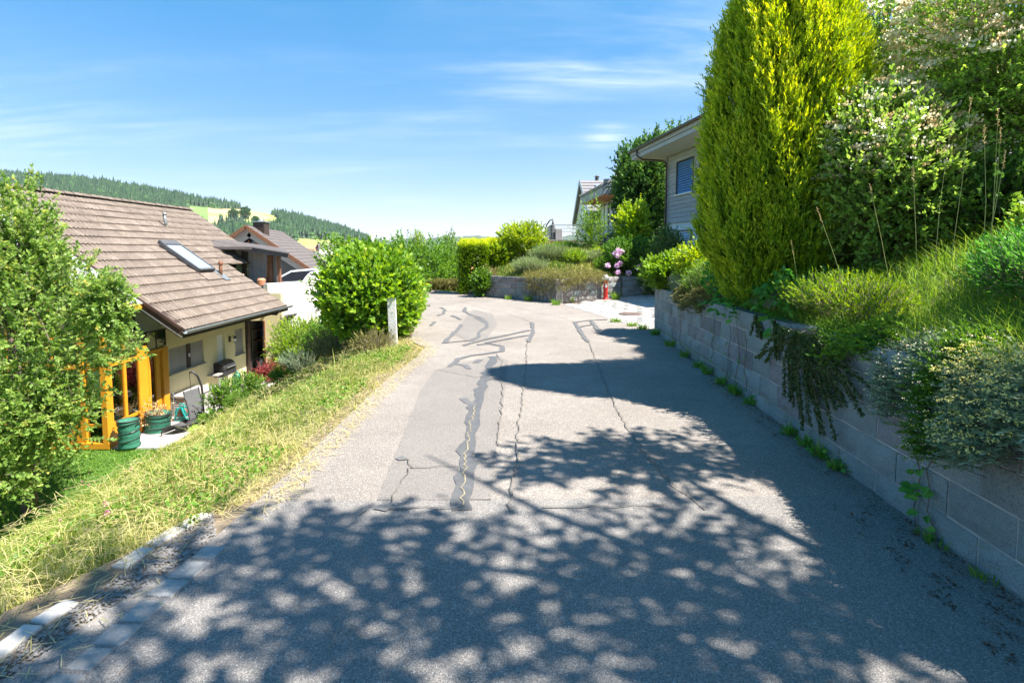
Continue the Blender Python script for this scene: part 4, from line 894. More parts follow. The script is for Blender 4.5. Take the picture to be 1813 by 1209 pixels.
b = MB(); w2 = Vector((.10, .46, .0))
for q, e in zip(side, side[1:]):
    q0, e0 = q - w2 * .5, e - w2 * .5; dn = Vector((0, 0, -.02)); b.hexa([q0 + dn, e0 + dn, e0 + w2 + dn, q0 + w2 + dn, q0, e0, e0 + w2, q0 + w2])
b.build('mesh_seat', M['dgrey'], t)
for s_ in (-.5, .5): b = MB(); b.tube([q + w2 * s_ + Vector((0, 0, .01)) for q in side], .018, 6); b.build('side_rail', M['black'], t, smooth=True)
b = MB(); b.tube([side[-1] - w2 * .5, side[-1] + Vector((-.0, 0, -.12)) - w2 * .45, side[3] - w2 * .5 + Vector((0, 0, -.22))], .014, 6); b.build('brace', M['black'], t)
# grill
gc = G(397, 694, bz); t = thing('grill', 'black barbecue grill with open dark hood near the white door', 'grill', gc)
b = MB(); b.box((gc.x - .28, gc.y - .38, bz + .55), (gc.x + .22, gc.y + .38, bz + .72)); b.build('firebox', M['black'], t, bevel=.03)
b = MB(); n_ = 8
for i in range(n_):
    a0, a1 = PI * i / n_, PI * (i + 1) / n_
    b.hexa([(gc.x - .03 + .25 * math.cos(a0), gc.y - .37, bz + .73 + .26 * math.sin(a0)), (gc.x - .03 + .25 * math.cos(a1), gc.y - .37, bz + .73 + .26 * math.sin(a1)), (gc.x - .03 + .25 * math.cos(a1), gc.y + .37, bz + .73 + .26 * math.sin(a1)), (gc.x - .03 + .25 * math.cos(a0), gc.y + .37, bz + .73 + .26 * math.sin(a0)),
            (gc.x - .03 + .22 * math.cos(a0), gc.y - .36, bz + .73 + .23 * math.sin(a0)), (gc.x - .03 + .22 * math.cos(a1), gc.y - .36, bz + .73 + .23 * math.sin(a1)), (gc.x - .03 + .22 * math.cos(a1), gc.y + .36, bz + .73 + .23 * math.sin(a1)), (gc.x - .03 + .22 * math.cos(a0), gc.y + .36, bz + .73 + .23 * math.sin(a0))])
b.box((gc.x - .25, gc.y - .375, bz + .73), (gc.x + .2, gc.y - .35, bz + .93)); b.build('hood', M['black'], t)
b = MB(); b.box((gc.x - .22, gc.y - .72, bz + .66), (gc.x + .2, gc.y - .4, bz + .70)); b.build('side_shelf', M['boxgrey'], t)
for dx in (-.22, .18):
    for dy in (-.33, .33): b = MB(); b.tube([(gc.x + dx, gc.y + dy, bz), (gc.x + dx, gc.y + dy, bz + .56)], .02, 6); b.build('leg', M['black'], t)
b = MB(); b.tube([(gc.x + .26, gc.y - .25, bz + .82), (gc.x + .26, gc.y + .25, bz + .82)], .014, 6); b.build('handle', M['metal'], t)
# gas bottle
gb = G(420, 684, bz); b = MB(); b.lathe([(.11, 0), (.13, .04), (.13, .34), (.10, .42), (.05, .45), (.03, .47)], gb, 16); t = thing('gas_bottle', 'green gas bottle standing by the cream wall', 'gas bottle', gb); b.build('body', M['gasgreen'], t, smooth=True)
b = MB(); b.tube([gb + Vector((.085 * math.cos(a), .085 * math.sin(a), .5)) for a in np.linspace(0, 2 * PI, 13)], .01, 5); 
for a in (0, 2.1, 4.2): b.tube([gb + Vector((.085 * math.cos(a), .085 * math.sin(a), .42)), gb + Vector((.085 * math.cos(a), .085 * math.sin(a), .5))], .009, 5)
b.build('collar', M['gasgreen'], t); b = MB(); b.lathe([(.02, .46), (.025, .5), (.015, .53)], gb, 8); b.build('valve', M['metal'], t)
# wall lamp
lp = Vector((XWL + .02, 17.12, -1.2)); t = thing('wall_lamp', 'black lantern lamp on the cream wall beside the small shuttered window', 'lamp', lp)
b = MB(); b.box((XWL, 17.08, -1.3), (XWL + .03, 17.16, -1.12)); b.tube([(XWL + .02, 17.12, -1.16), (XWL + .14, 17.12, -1.1), (XWL + .18, 17.12, -1.14)], .012, 6); b.build('bracket', M['black'], t)
b = MB(); b.lathe([(.07, .12), (.06, .14), (.02, .18)], (XWL + .18, 17.12, -1.3), 8); b.lathe([(.04, -.02), (.04, 0)], (XWL + .18, 17.12, -1.3), 8); b.build('cap', M['black'], t); b = MB(); b.lathe([(.035, 0), (.055, .12)], (XWL + .18, 17.12, -1.3), 8); b.build('shade', M['white'], t)
# store contents
t = thing('store_shelf', 'dark shelf unit standing inside the store doorway', 'shelf', (-9.4, 20.4, bz))
for z in (.55, 1.0, 1.4): b = MB(); b.box((-9.85, 20.2, bz + z), (-9.0, 20.55, bz + z + .03)); b.build('shelf_board', M['brownwood'], t)
for x in (-9.86, -9.45, -9.02): b = MB(); b.box((x - .02, 20.2, bz), (x + .02, 20.56, bz + 1.8)); b.build('upright', M['boxgrey'], t)
b = MB(); b.lathe([(.10, 0), (.13, .1), (.12, .35), (.09, .5), (.03, .56)], (-9.22, 19.9, bz + 1.22), 8); tag(b.build('jacket', M['navy'], smooth=True), 'dark blue jacket hanging inside the store doorway', 'jacket')
for k_, x in enumerate((-9.38, -9.14)):
    t = thing('bottle', ('left', 'right')[k_] + ' one of two red topped bottles on the store shelf', 'bottle', (x, 20.25, bz + 1.03), 0, 'red topped bottles'); b = MB(); b.lathe([(.035, 0), (.035, .16), (.015, .2)], (x, 20.25, bz + 1.03), 8); b.build('body', M['white'], t); b = MB(); b.lathe([(.018, .2), (.018, .26)], (x, 20.25, bz + 1.03), 8); b.build('cap', M['red'], t)
b = MB(); b.lathe([(.16, 0), (.2, .1), (.17, .42), (.08, .55), (.02, .6)], (-9.55, 19.3, bz), 10); tag(b.build('sack', M['dgrey'], smooth=True), 'dark grey sack slumped at the store doorway', 'sack')
b = MB(); b.lathe([(.14, 0), (.15, .35), (.12, .52), (.03, .55)], (-9.2, 19.25, bz), 10); tag(b.build('bin', M['black'], smooth=True), 'black bin at the right side of the store doorway', 'bin')

# =================================================================== WHITE WALL, CAR, CANOPY, DARK HOUSE
a_, c_ = Vector((-8.95, 19.62, 0)), Vector((-7.75, 22.35, 0)); dd = (c_ - a_).normalized(); nn = Vector((-dd.y, dd.x, 0)) * .22
b = MB()
def seg(s0, s1, z0, z1a, z1b):
    L_ = (c_ - a_).length; p, q = a_ + dd * L_ * s0, a_ + dd * L_ * s1
    b.hexa([(p.x, p.y, z0), (q.x, q.y, z0), (q.x + nn.x, q.y + nn.y, z0), (p.x + nn.x, p.y + nn.y, z0), (p.x, p.y, z1a), (q.x, q.y, z1b), (q.x + nn.x, q.y + nn.y, z1b), (p.x + nn.x, p.y + nn.y, z1a)])
seg(0, .64, -2.9, .42, .42); 
for i in range(8):
    s0 = .64 + .36 * i / 8; s1 = .64 + .36 * (i + 1) / 8; f0 = math.sin(PI * .5 * min(1, i / 4)) ; f1 = math.sin(PI * .5 * min(1, (i + 1) / 4)); seg(s0, s1, -2.9, .42 + .36 * f0, .42 + .36 * f1)
tag(b.build('garden_wall', M['render_w']), 'tall white rendered wall holding up the parking deck', 'wall')
# car
t = thing('car', 'white car parked behind the white wall, dark windows and roof showing', 'car', (-8.9, 23.2, -.62), math.radians(8)); MC = WM[t.name]
prof = [(-2.1, .35), (-2.12, .75), (-1.95, .95), (-1.15, 1.03), (-.45, 1.42), (.4, 1.50), (1.25, 1.40), (1.95, 1.02), (2.1, .9), (2.12, .4)]
def carloft(name, pr, w_, mat, inset=0, z_in=None):
    b = MB(); n_ = len(pr)
    for s_, k in ((-1, 0), (1, 1)): pass
    def wy(z): return w_ * (1 - max(0, z - .9) * .30)
    for s_ in (-1, 1): b.v += [(x, s_ * wy(z), z) for x, z in pr]
    b.f.append(tuple(range(n_))[::-1] if True else 0); b.f.append(tuple(range(n_, 2 * n_))); b.mi += [0, 0]
    for i in range(n_): j = (i + 1) % n_; b.f.append((i, j, n_ + j, n_ + i)); b.mi.append(0)
    o_ = b.build(name, mat, t, world=False, bevel=.03); return o_
carloft('body', prof, .88, M['carpaint'])
for s_ in (-1, 1):
    b = MB(); q = [(-1.0, 1.04), (-.42, 1.36), (.4, 1.43), (1.15, 1.34), (1.6, 1.05)]
    for (x0, z0), (x1, z1) in zip(q, q[1:]): b.hexa([(x0, s_ * .85, 1.02), (x1, s_ * .85, 1.02), (x1, s_ * .865, 1.02), (x0, s_ * .865, 1.02), (x0, s_ * (.88 * (1 - (z0 - .9) * .3) - .0), z0), (x1, s_ * (.88 * (1 - (z1 - .9) * .3)), z1), (x1, s_ * (.88 * (1 - (z1 - .9) * .3) + .012), z1), (x0, s_ * (.88 * (1 - (z0 - .9) * .3) + .012), z0)])
    b.build('side_window', M['carglass'], t, world=False)
b = MB(); b.hexa([(-1.13, -.78, 1.03), (-1.13, .78, 1.03), (-1.10, .78, 1.02), (-1.10, -.78, 1.02), (-.5, -.70, 1.41), (-.5, .70, 1.41), (-.47, .70, 1.40), (-.47, -.70, 1.40)]); b.build('windscreen', M['carglass'], t, world=False)
for x in (-1.35, 1.35):
    for s_ in (-.86, .86):
        b = MB(); b.tube([(x, s_ - .1, .32), (x, s_ + .1, .32)], .32, 20); wh = b.build('wheel', M['black'], t, world=False); b = MB(); b.tube([(x, s_ - .105, .32), (x, s_ + .105, .32)], .19, 12); b.build('rim', M['metal'], wh, world=False)
for s_ in (-.92, .92): b = MB(); b.lathe([(.03, 0), (.07, .03), (.08, .09), (.04, .12)], (-.85, s_, 1.0), 8); b.build('mirror', M['carpaint'], t, world=False)
# entrance canopy
t = thing('entrance_canopy', 'low dark edged canopy on wooden posts between tiled roof and car', 'canopy', (-10.2, 20.6, -.6))
cA, cB, cC, cD = P(374, 423, 20.4), P(447, 441, 19.9), P(511, 449, 20.3), P(430, 424, 22.3)
e0, e1 = P(376, 431, 20.2), P(511, 451, 20.0)
b = MB(); f1, f2, f3, f4 = P(376, 428, 20.2), P(511, 449, 20.0), P(505, 440, 22.2), P(368, 420, 22.2)
b.hexa([f1 - Vector((0, 0, .09)), f2 - Vector((0, 0, .09)), f3 - Vector((0, 0, .09)), f4 - Vector((0, 0, .09)), f1, f2, f3, f4]); b.build('roof', M['tile_dark'], t)
b = MB(); b.beam(f1 + Vector((0, -.03, -.06)), f2 + Vector((0, -.03, -.06)), .05, .2); b.build('fascia', M['dgrey'], t)
b = MB(); b.tube([f1.lerp(f2, .55) + Vector((0, -.1, .02)), f2 + Vector((.05, -.1, .0))], .04, 8); b.build('gutter', M['dgrey'], t)
for u_, w_ in ((478, .16), (494, .10), (432, .12)):
    p = P(u_, 460, 20.6); b = MB(); b.box((p.x - w_ / 2, p.y - .07, -.6), (p.x + w_ / 2, p.y + .07, P(u_, 448 if u_ > 440 else 438, 20.6).z)); b.build('post', M['brownwood'] if u_ > 440 else M['darkwood'], t)
for (ua, ub, mm) in ((440, 470, 'boxgrey'), (480, 493, 'boxgrey'), (418, 432, 'render_w'), (408, 418, 'black')):
    p, q = P(ua, 460, 20.75), P(ub, 460, 20.75)
    nb = max(1, int((q.x - p.x) / .14))
    for i in range(nb):
        x0 = p.x + (q.x - p.x) * i / nb; x1 = p.x + (q.x - p.x) * (i + 1) / nb - .012; b = MB(); b.box((x0, 20.74, -.6), (x1, 20.78, P(ua, 446 if ua > 430 else 440, 20.75).z)); b.build('cladding_board', M[mm], t)
b = MB(); b.tube([P(481, 450, 20.5), P(480, 455, 20.5), P(475, 458, 20.5), P(474, 464, 20.5), P(473, 505, 20.5)], .035, 8); b.build('downpipe', M['brownwood'], t, smooth=True)
b = MB(); b.lathe([(.12, 0), (.15, .2), (.1, .26)], P(463, 505, 20.0), 12); tag(b.build('flower_pot', M['terra']), 'orange pot on the parapet at the foot of the canopy posts', 'pot')
# small dormer flat roof on the house
b = MB(); g1, g2, g3, g4 = P(368, 423, 20.3), P(378, 437, 19.7), P(446, 437, 20.0), P(417, 426, 21.6)
b.hexa([g1 - Vector((0, 0, .1)), g2 - Vector((0, 0, .1)), g3 - Vector((0, 0, .1)), g4 - Vector((0, 0, .1)), g1, g2, g3, g4]); b.build('dormer_roof', M['tile_dark'], YH)
# dark roofed house
t = thing('dark_roofed_house', 'brown timber house with dark tiled gable roof behind the parked car', 'house', (-12.5, 29, -1.5))
ap, er, el = P(435, 399, 28), P(553, 478, 28), P(392, 414, 28.)
dv_ = Vector((-.22, 1, 0)).normalized() * 9.2
def rslab(b, p, q, dv_, th): b.hexa([p - Vector((0, 0, th)), q - Vector((0, 0, th)), q + dv_ - Vector((0, 0, th)), p + dv_ - Vector((0, 0, th)), p, q, q + dv_, p + dv_])
b = MB(); rslab(b, ap, er, dv_, .14); 
sL = (ap.z - er.z) / (er.x - ap.x); el = Vector((ap.x - 4.2, 28, ap.z - sL * 4.2)); rslab(b, el, ap, dv_, .14)
rf = b.build('roof', M['darkwood'], t)
# its tile rows
nrow = 13; b = MB()
for i in range(nrow):
    p = er.lerp(ap, i / nrow); q = er.lerp(ap, (i + 1.08) / nrow); up_ = Vector((0, 0, .035))
    b.hexa([p, p + dv_, q + dv_, q, p + up_ * 1.4, p + dv_ + up_ * 1.4, q + dv_ + up_ * .3, q + up_ * .3])
    p = el.lerp(ap, i / nrow); q = el.lerp(ap, (i + 1.08) / nrow)
    b.hexa([p, q, q + dv_, p + dv_, p + up_ * 1.4, q + up_ * .3, q + dv_ + up_ * .3, p + dv_ + up_ * 1.4])
o_ = b.build('tile_rows', M['tile_dark'], rf); o_['kind'] = 'stuff'
b = MB(); b.hexa([(el.x + .5, 28.9, -1.5), (er.x - .7, 28.9, -1.5), (er.x - .7, 29.1, -1.5), (el.x + .5, 29.1, -1.5), (el.x + .5, 28.9, el.z + .2), (er.x - .7, 28.9, er.z + .25), (er.x - .7, 29.1, er.z + .25), (el.x + .5, 29.1, el.z + .2)])
b.face([(el.x + .5, 28.9, el.z + .2), (er.x - .7, 28.9, er.z + .25), (ap.x, 28.9, ap.z - .2)])
b.build('gable_wall', M['dgrey'], t)
for i in range(7):
    z = -.2 + i * .3; b = MB(); w0 = (z - er.z) / (ap.z - er.z); xr_ = er.x - .7 + (ap.x - er.x) * max(0, w0); xl_ = max(el.x + .5, ap.x - (ap.z - z) / sL + .3); 
    if xr_ - xl_ > .3: b.box((xl_, 28.86, z), (xr_ - .15, 28.9, z + .28)); b.build('cladding_board', M['dgrey'], t)
b = MB(); b.box((er.x - .9, 29.1, -1.5), (er.x - .7, 36, er.z + .1)); b.build('side_wall', M['dgrey'], t)
for (p, q) in ((ap, er), (el, ap)):
    b = MB(); b.beam(p + Vector((0, -.03, -.08)), q + Vector((0, -.03, -.08)), .06, .2, up=(0, 0, 1)); b.build('barge_board', M['brownwood'], t)
    b = MB(); b.beam(p + Vector((0, .35, -.35)), q + Vector((0, .35, -.35)), .06, .45, up=(0, 0, 1)); b.build('soffit_board', M['boxgrey'], t)
w0, w1 = P(425, 427, 28.8), P(455, 433, 28.8)
b = MB(); b.box((w0.x, 28.82, w1.z - .12), (w1.x, 28.87, w0.z)); wn = b.build('window', M['carglass'], t)
for x in (w0.x, (w0.x + w1.x) / 2, w1.x): b = MB(); b.box((x - .04, 28.79, w1.z - .16), (x + .04, 28.83, w0.z + .04)); b.build('frame', M['brownwood'], wn)
p = P(461, 405, 29.5); b = MB(); b.box((p.x - .3, 29.3, ap.z - .6), (p.x + .3, 29.9, P(461, 394, 29.5).z)); ch = b.build('chimney', M['darkwood'], rf); z = P(461, 394, 29.5).z
b = MB(); b.box((p.x - .36, 29.24, z), (p.x + .36, 29.96, z + .06)); b.lathe([(.2, .06), (.12, .13), (.03, .2)], (p.x, 29.6, z), 10); b.build('cowl', M['metal'], ch)

# =================================================================== RIGHT BLOCK WALL
def block_mesh(name, L_, H_, T_, mat, rough=.012, nx=5, nz=3):
    b = MB(); v = []; 
    for j in range(nz + 1):
        for i in range(nx + 1):
            ed = i in (0, nx) or j in (0, nz)
            v.append((L_ * i / nx, (0 if ed else -random.uniform(.35, 1) * rough), H_ * j / nz))
    f = []
    for j in range(nz):
        for i in range(nx): a = j * (nx + 1) + i; f.append((a, a + 1, a + nx + 2, a + nx + 1))
    k = len(v); v += [(0, T_, 0), (L_, T_, 0), (L_, T_, H_), (0, T_, H_)]; c0, c1, c2, c3 = 0, nx, (nx + 1) * (nz + 1) - 1, (nx + 1) * nz
    f += [(c1, c0, k, k + 1), (c3, c2, k + 2, k + 3), (c2, c1, k + 1, k + 2), (c0, c3, k + 3, k)]
    me = bpy.data.meshes.new(name); me.from_pydata(v, [], f); me.materials.append(mat); me.update(); return me
def stone_wall(name, label, p0, p1, z0, courses, ch, bl, mats, gap=.010, th=.18, slope=0, first=1.0, top=None, rough=.02, mortar='mortar', piece='block'):
    """face side is to the right of p0->p1"""
    p0 = Vector((*p0, 0)); p1 = Vector((*p1, 0)); d = (p1 - p0).normalized(); L_ = (p1 - p0).length; n_in = Vector((-d.y, d.x, 0))
    t = thing(name, label, 'wall', (p0.x, p0.y, z0)); Mx = Matrix(((d.x, n_in.x, 0, 0), (d.y, n_in.y, 0, 0), (0, 0, 1, 0), (0, 0, 0, 1)))
    Ht = ch * courses
    b = MB(); q = [p0 + n_in * .005, p1 + n_in * .005, p1 + n_in * (th + .1), p0 + n_in * (th + .1)]
    b.hexa([(a.x, a.y, z0 - .1) for a in q] + [(q[0].x, q[0].y, z0 + Ht - .05), (q[1].x, q[1].y, z0 + Ht - .05 + slope * L_), (q[2].x, q[2].y, z0 + Ht - .05 + slope * L_), (q[3].x, q[3].y, z0 + Ht - .05)])
    b.build('mortar_bed', M[mortar], t)
    var = [block_mesh(piece, bl - gap, ch - gap, th, M[m_], rough) for m_ in mats for _ in range(3)]
    half = [block_mesh(piece, bl * .5 - gap, ch - gap, th, M[m_], rough, 3) for m_ in mats]
    for c_ in range(courses):
        s = 0 if c_ % 2 == 0 else -bl * .5
        while s < L_ - .05:
            me = random.choice(var); ss = s
            if s < -.01: me = random.choice(half); ss = 0
            elif s + bl > L_ + .12: me = random.choice(half)
            z = z0 + c_ * ch + slope * (ss + bl / 2)
            p = p0 + d * ss; pr = random.uniform(-.004, .004)
            if top is None or z + ch * .5 < top(ss, c_): mobj(piece, me, t, Matrix.Translation((p.x - n_in.x * pr, p.y - n_in.y * pr, z + gap * .5)) @ Mx)
            s += bl
    return t
# going from far to near so that the face looks left (-X)
p_near, p_far = (float(xw(.6)), .6), (2.2 + .063 * 10.78, 10.78)
stone_wall('block_wall', 'grey split block retaining wall along the right side of the road', p_far, p_near, -.045 - .0115 * 8.4, 5, .205, .43, ['block', 'block', 'block', 'block', 'block', 'block_b', 'block_p'], slope=.0115)
stone_wall('return_wall', 'short block wall turning from the road along the driveway', (6.4, 10.80), (3.08, 10.80), -.14, 5, .205, .43, ['block_b', 'block'])
# middle garden wall: three straight runs
stone_wall('garden_wall', 'old grey block wall of the planted garden, left run with stepped top', (-1.0, 19.04), (1.42, 16.78), -.05, 4, .2, .33, ['block_o', 'block_o', 'block_b'], top=lambda s, c: .95 if s > .75 else .76, rough=.03, mortar='block_o', gap=.02)
stone_wall('garden_wall', 'old grey block wall behind the red hydrant', (1.52, 16.78), (3.72, 18.34), -.05, 4, .2, .36, ['block_o', 'block_b', 'block_o'], top=lambda s, c: .78, rough=.03, mortar='block_o', gap=.02)
stone_wall('garden_wall', 'pale block wall end beside the driveway, right of the hydrant', (3.80, 18.36), (6.5, 19.7), -.05, 4, .2, .4, ['block', 'block_b'], rough=.02, mortar='mortar', gap=.012)
b = MB(); b.box((1.36, 16.66, -.1), (1.58, 16.92, .74)); tag(b.build('wall_pier', M['block_o'], bevel=.015), 'narrow concrete pier at the corner of the garden wall', 'pier')

# =================================================================== ROAD FURNITURE
h0 = G(1072, 531); t = thing('hydrant', 'red fire hydrant with grey cap in front of the garden wall', 'hydrant', h0)
b = MB(); b.lathe([(.11, 0), (.12, .03), (.08, .05), (.075, .10), (.068, .58), (.078, .60), (.078, .64), (.07, .66)], h0, 18); b.build('barrel', M['red'], t, smooth=True)
b = MB(); b.lathe([(.085, .655), (.098, .70), (.095, .76), (.07, .81), (.03, .83)], h0, 18); b.build('cap', M['silver'], t, smooth=True)
for a in (PI * 1.15, PI * 1.75, PI * .5):
    b = MB(); d = Vector((math.cos(a), math.sin(a), 0)); b.tube([h0 + d * .05 + Vector((0, 0, .70)), h0 + d * .155 + Vector((0, 0, .70))], .05, 12); b.tube([h0 + d * .15 + Vector((0, 0, .70)), h0 + d * .17 + Vector((0, 0, .70))], .058, 8); b.build('outlet', M['silver'], t)
b = MB(); b.box((h0.x - .035, h0.y - .083, .42), (h0.x + .035, h0.y - .07, .54)); b.build('plate', M['white'], t)
# white edge post, leaning
pp = G(697, 606); t = thing('edge_post', 'weathered white plank marker post standing in the grass before the round bush', 'post', pp)
b = MB(); tp = P(693, 530, pp.y - .02); bt = pp + Vector((0, 0, -.15)); w_ = .145
b.beam(bt, tp, w_, .05, up=(0, 1, 0)); b.build('plank', M['postw'], t, bevel=.006)
b = MB(); b.beam(bt + Vector((-.075, .055, 0)), tp + Vector((-.075, .055, -.01)), .035, .05, up=(0, 1, 0)); b.build('back_strip', M['brownwood'], t)
b = MB(); b.beam(tp - (tp - bt).normalized() * .0, tp + (tp - bt).normalized() * .02, w_ + .012, .062, up=(0, 1, 0)); b.build('top_cap', M['metal'], t)
for f_ in (.3, .75): q = bt.lerp(tp, f_); b = MB(); b.tube([q + Vector((.01, -.03, 0)), q + Vector((.01, -.022, 0))], .008, 6); b.build('bolt', M['iron'], t)

# granite setts along the left road edge
setts = [((60, 1215), (130, 1215), (165, 1150), (100, 1150)),]
line = [(66, 1209), (108, 1162), (150, 1122), (188, 1094), (228, 1064), (262, 1040), (292, 1018), (316, 1003), (340, 990)]
inner = [(150, 1209), (185, 1155), (218, 1120), (252, 1090), (290, 1058), (322, 1030), (350, 1012), (364, 1000), (380, 990)]
sett_row = thing('sett_kerb', 'row of pale granite setts edging the asphalt at lower left', 'kerb', G(200, 1100))
sett_row['kind'] = 'structure'
del sett_row['category']
gA, gB = G(108, 1215), G(358, 990); dS = (gB - gA); Ls_ = dS.length; dS.normalize(); sS = Vector((-dS.y, dS.x, 0)); s = -1.0
while s < Ls_:
    ln = random.uniform(.135, .165); wS = random.uniform(.062, .07); b = MB(); c0 = gA + dS * s; j = [Vector((random.uniform(-.006, .006), random.uniform(-.006, .006), 0)) for _ in range(4)]
    q = [c0 + sS * wS + j[0], c0 - sS * wS + j[1], c0 + dS * (ln - .014) - sS * wS + j[2], c0 + dS * (ln - .014) + sS * wS + j[3]]
    zt_ = .012 + random.uniform(-.003, .004); m_ = sum(q, Vector()) / 4
    b.hexa([(p.x, p.y, -.06) for p in q[::-1]] + [(m_.x + (p.x - m_.x) * .94, m_.y + (p.y - m_.y) * .94, zt_) for p in q[::-1]]); b.build('sett', M['granite'], sett_row, bevel=.006); s += ln
k2 = thing('kerb_slabs', 'flat pale kerb slabs half buried in grass beside the gravel strip', 'kerb', G(150, 1060)); k2['kind'] = 'structure'; del k2['category']
for (ua, va, ub, vb) in ((-40, 1180, 60, 1105), (66, 1100, 128, 1062), (210, 1003, 262, 968), (268, 962, 318, 932), (322, 930, 368, 908)):
    a1, a2 = G(ua, va), G(ub, vb); d = (a2 - a1).normalized(); s_ = Vector((-d.y, d.x, 0)) * .045; b = MB(); q = [a1 - s_, a2 - s_, a2 + s_, a1 + s_]
    b.hexa([(p.x, p.y, -.08) for p in q] + [(p.x, p.y, .001 + random.uniform(0, .004)) for p in q]); b.build('slab', M['concrete'], k2, bevel=.008)
def gravel_stuff(name, label, n, fn, smin, smax, mat, z=0):
    c = fn(n); n = len(c); r = RG.uniform(smin, smax, n) * RG.random(n) ** .4
    base = np.array([[1, 0, 0], [0, 1, 0], [-1, 0, 0], [0, -1, 0], [0, 0, .7], [0, 0, -.4]]); a = RG.uniform(0, 6.28, n); ca, sa = np.cos(a), np.sin(a)
    V = base[None] * np.stack([r, r * RG.uniform(.5, 1, n), r * RG.uniform(.5, .9, n)], 1)[:, None]
    X_ = V[..., 0] * ca[:, None] - V[..., 1] * sa[:, None]; Y2 = V[..., 0] * sa[:, None] + V[..., 1] * ca[:, None]
    V = np.stack([X_, Y2, V[..., 2] + .002], -1) + c[:, None]; bb = np.arange(n)[:, None] * 6
    F = np.concatenate([bb + np.array(q) for q in ((0, 1, 4), (1, 2, 4), (2, 3, 4), (3, 0, 4))]); o = mobj(name, npmesh(name, V.reshape(-1, 3), F, mat)); tag(o, label, 'gravel', kind='stuff'); return o
def between(n):
    u = RG.uniform(-.9, 1.15, n); A0, B0 = np.array(G(108, 1215)), np.array(G(358, 990)); A1, B1 = np.array(G(-20, 1180)), np.array(G(345, 925)); f = RG.random(n)[:, None]
    p = (A0 + (B0 - A0) * u[:, None]) * (1 - f) + (A1 + (B1 - A1) * u[:, None]) * f; p[:, 2] = -.002; return p[p[:, 0] < -1.4]
sheet('gravel_strip', [(-2.9, -2), (-2.5, 1.0), (-2.42, 1.6), (-2.28, 2.3), (-2.0, 2.9), (-1.72, 3.35), (-1.5, 3.4), (-1.55, 2.8), (-1.70, 2.2), (-1.80, 1.6), (-1.8, 1), (-1.9, -2)], -.012, M['soil'])
gravel_stuff('gravel', 'fine grey gravel strip between granite setts and grass', 12000, between, .003, .011, M['gravel'])

# =================================================================== GREY HOUSE (right)
O = Vector((5.72 * 1.3, 20.1 * 1.3, 0)); e1 = Vector((.1425, -.9898, 0)); e2 = Vector((.9898, .1425, 0))
GH = thing('grey_house', 'house with grey timber siding, window blinds coloured with reflected sky blue and wide eaves above the driveway', 'house', (7.44, 26.1, .3))
KH = 1.3
def W(s, n_, z): return O + e1 * s * KH + e2 * n_ * KH + Vector((0, 0, EYE + (z - EYE) * KH))
def wbox(s0, s1, n0, n1, z0, z1, name, mat, parent=None, z1b=None, bevel=0):
    b = MB(); z1b = z1 if z1b is None else z1b
    b.hexa([W(s0, n0, z0), W(s1, n0, z0), W(s1, n1, z0), W(s0, n1, z0), W(s0, n0, z1), W(s1, n0, z1), W(s1, n1, z1b), W(s0, n1, z1b)][::1]); return b.build(name, M[mat] if isinstance(mat, str) else mat, parent or GH, bevel=bevel)
LH = 9.0; wz0, wz1, sA, sB = 3.60, 4.72, .86, 2.06
wbox(0, LH, .03, .3, -.5, 2.66, 'plinth_wall', 'render_g'); wbox(.0, .28, .3, 8, -.5, 5.05, 'north_wall', 'siding'); wbox(LH - .28, LH - .02, .3, 8, -.5, 5.05, 'south_wall', 'siding'); wbox(.3, LH - .3, 7.7, 8, -.5, 5.05, 'east_wall', 'siding'); wbox(0.05, LH, .06, .25, 2.66, 5.02, 'wall', 'dgrey')
nb = 16; bh = (5.03 - 2.66) / nb
for i in range(nb):
    z = 2.66 + i * bh
    def board(s0, s1):
        b = MB(); b.hexa([W(s0, .0, z), W(s1, .0, z), W(s1, .05, z), W(s0, .05, z), W(s0, .026, z + bh * 1.02), W(s1, .026, z + bh * 1.02), W(s1, .05, z + bh * 1.02), W(s0, .05, z + bh * 1.02)]); b.build('siding_board', M['siding'], GH)
    if z + bh < wz0 or z > wz1: board(0, LH)
    else: board(0, sA - .04); board(sB + .04, LH)
wbox(-.03, .05, -.03, .06, 2.6, 5.04, 'corner_board', 'siding'); wbox(0, LH, -.02, .04, 2.61, 2.66, 'drip_rail', 'siding')
def blindwin(s0, s1, z0, z1, dep=.10):
    o = wbox(s0, s1, dep, dep + .02, z0, z1, 'window', 'carglass')
    for (a, c, zz0, zz1) in ((s0 - .04, s0, z0 - .04, z1 + .04), (s1, s1 + .04, z0 - .04, z1 + .04), (s0, s1, z1, z1 + .04)): wbox(a, c, -.015, dep + .02, zz0, zz1, 'frame', 'dgrey', o)
    wbox(s0 - .07, s1 + .07, -.06, dep, z0 - .045, z0 - .002, 'sill', 'white', o)
    n_ = int((z1 - z0) / .082)
    for i in range(n_):
        z = z0 + .02 + (z1 - z0 - .03) * i / n_; b = MB(); b.hexa([W(s0 + .02, .015, z), W(s1 - .02, .015, z), W(s1 - .02, .05, z + .062), W(s0 + .02, .05, z + .062), W(s0 + .02, .01, z + .004), W(s1 - .02, .01, z + .004), W(s1 - .02, .045, z + .066), W(s0 + .02, .045, z + .066)]); b.build('blind_slat', M['skyslat'], o)
blindwin(sA, sB, wz0, wz1); 
b = MB(); 
blindwin(1.05, 2.0, 1.66, 2.30, .12)
OV, ON = 1.0, .85
b = MB(); b.hexa([W(.02, .1, 4.9), W(LH - .02, .1, 4.9), W(LH - .02, 5, 4.9), W(.02, 5, 4.9), W(.02, .1, 5.5), W(LH - .02, .1, 5.5), W(LH - .02, 5, 6.2), W(.02, 5, 6.2)]); b.build('attic_wall', M['siding'], GH)
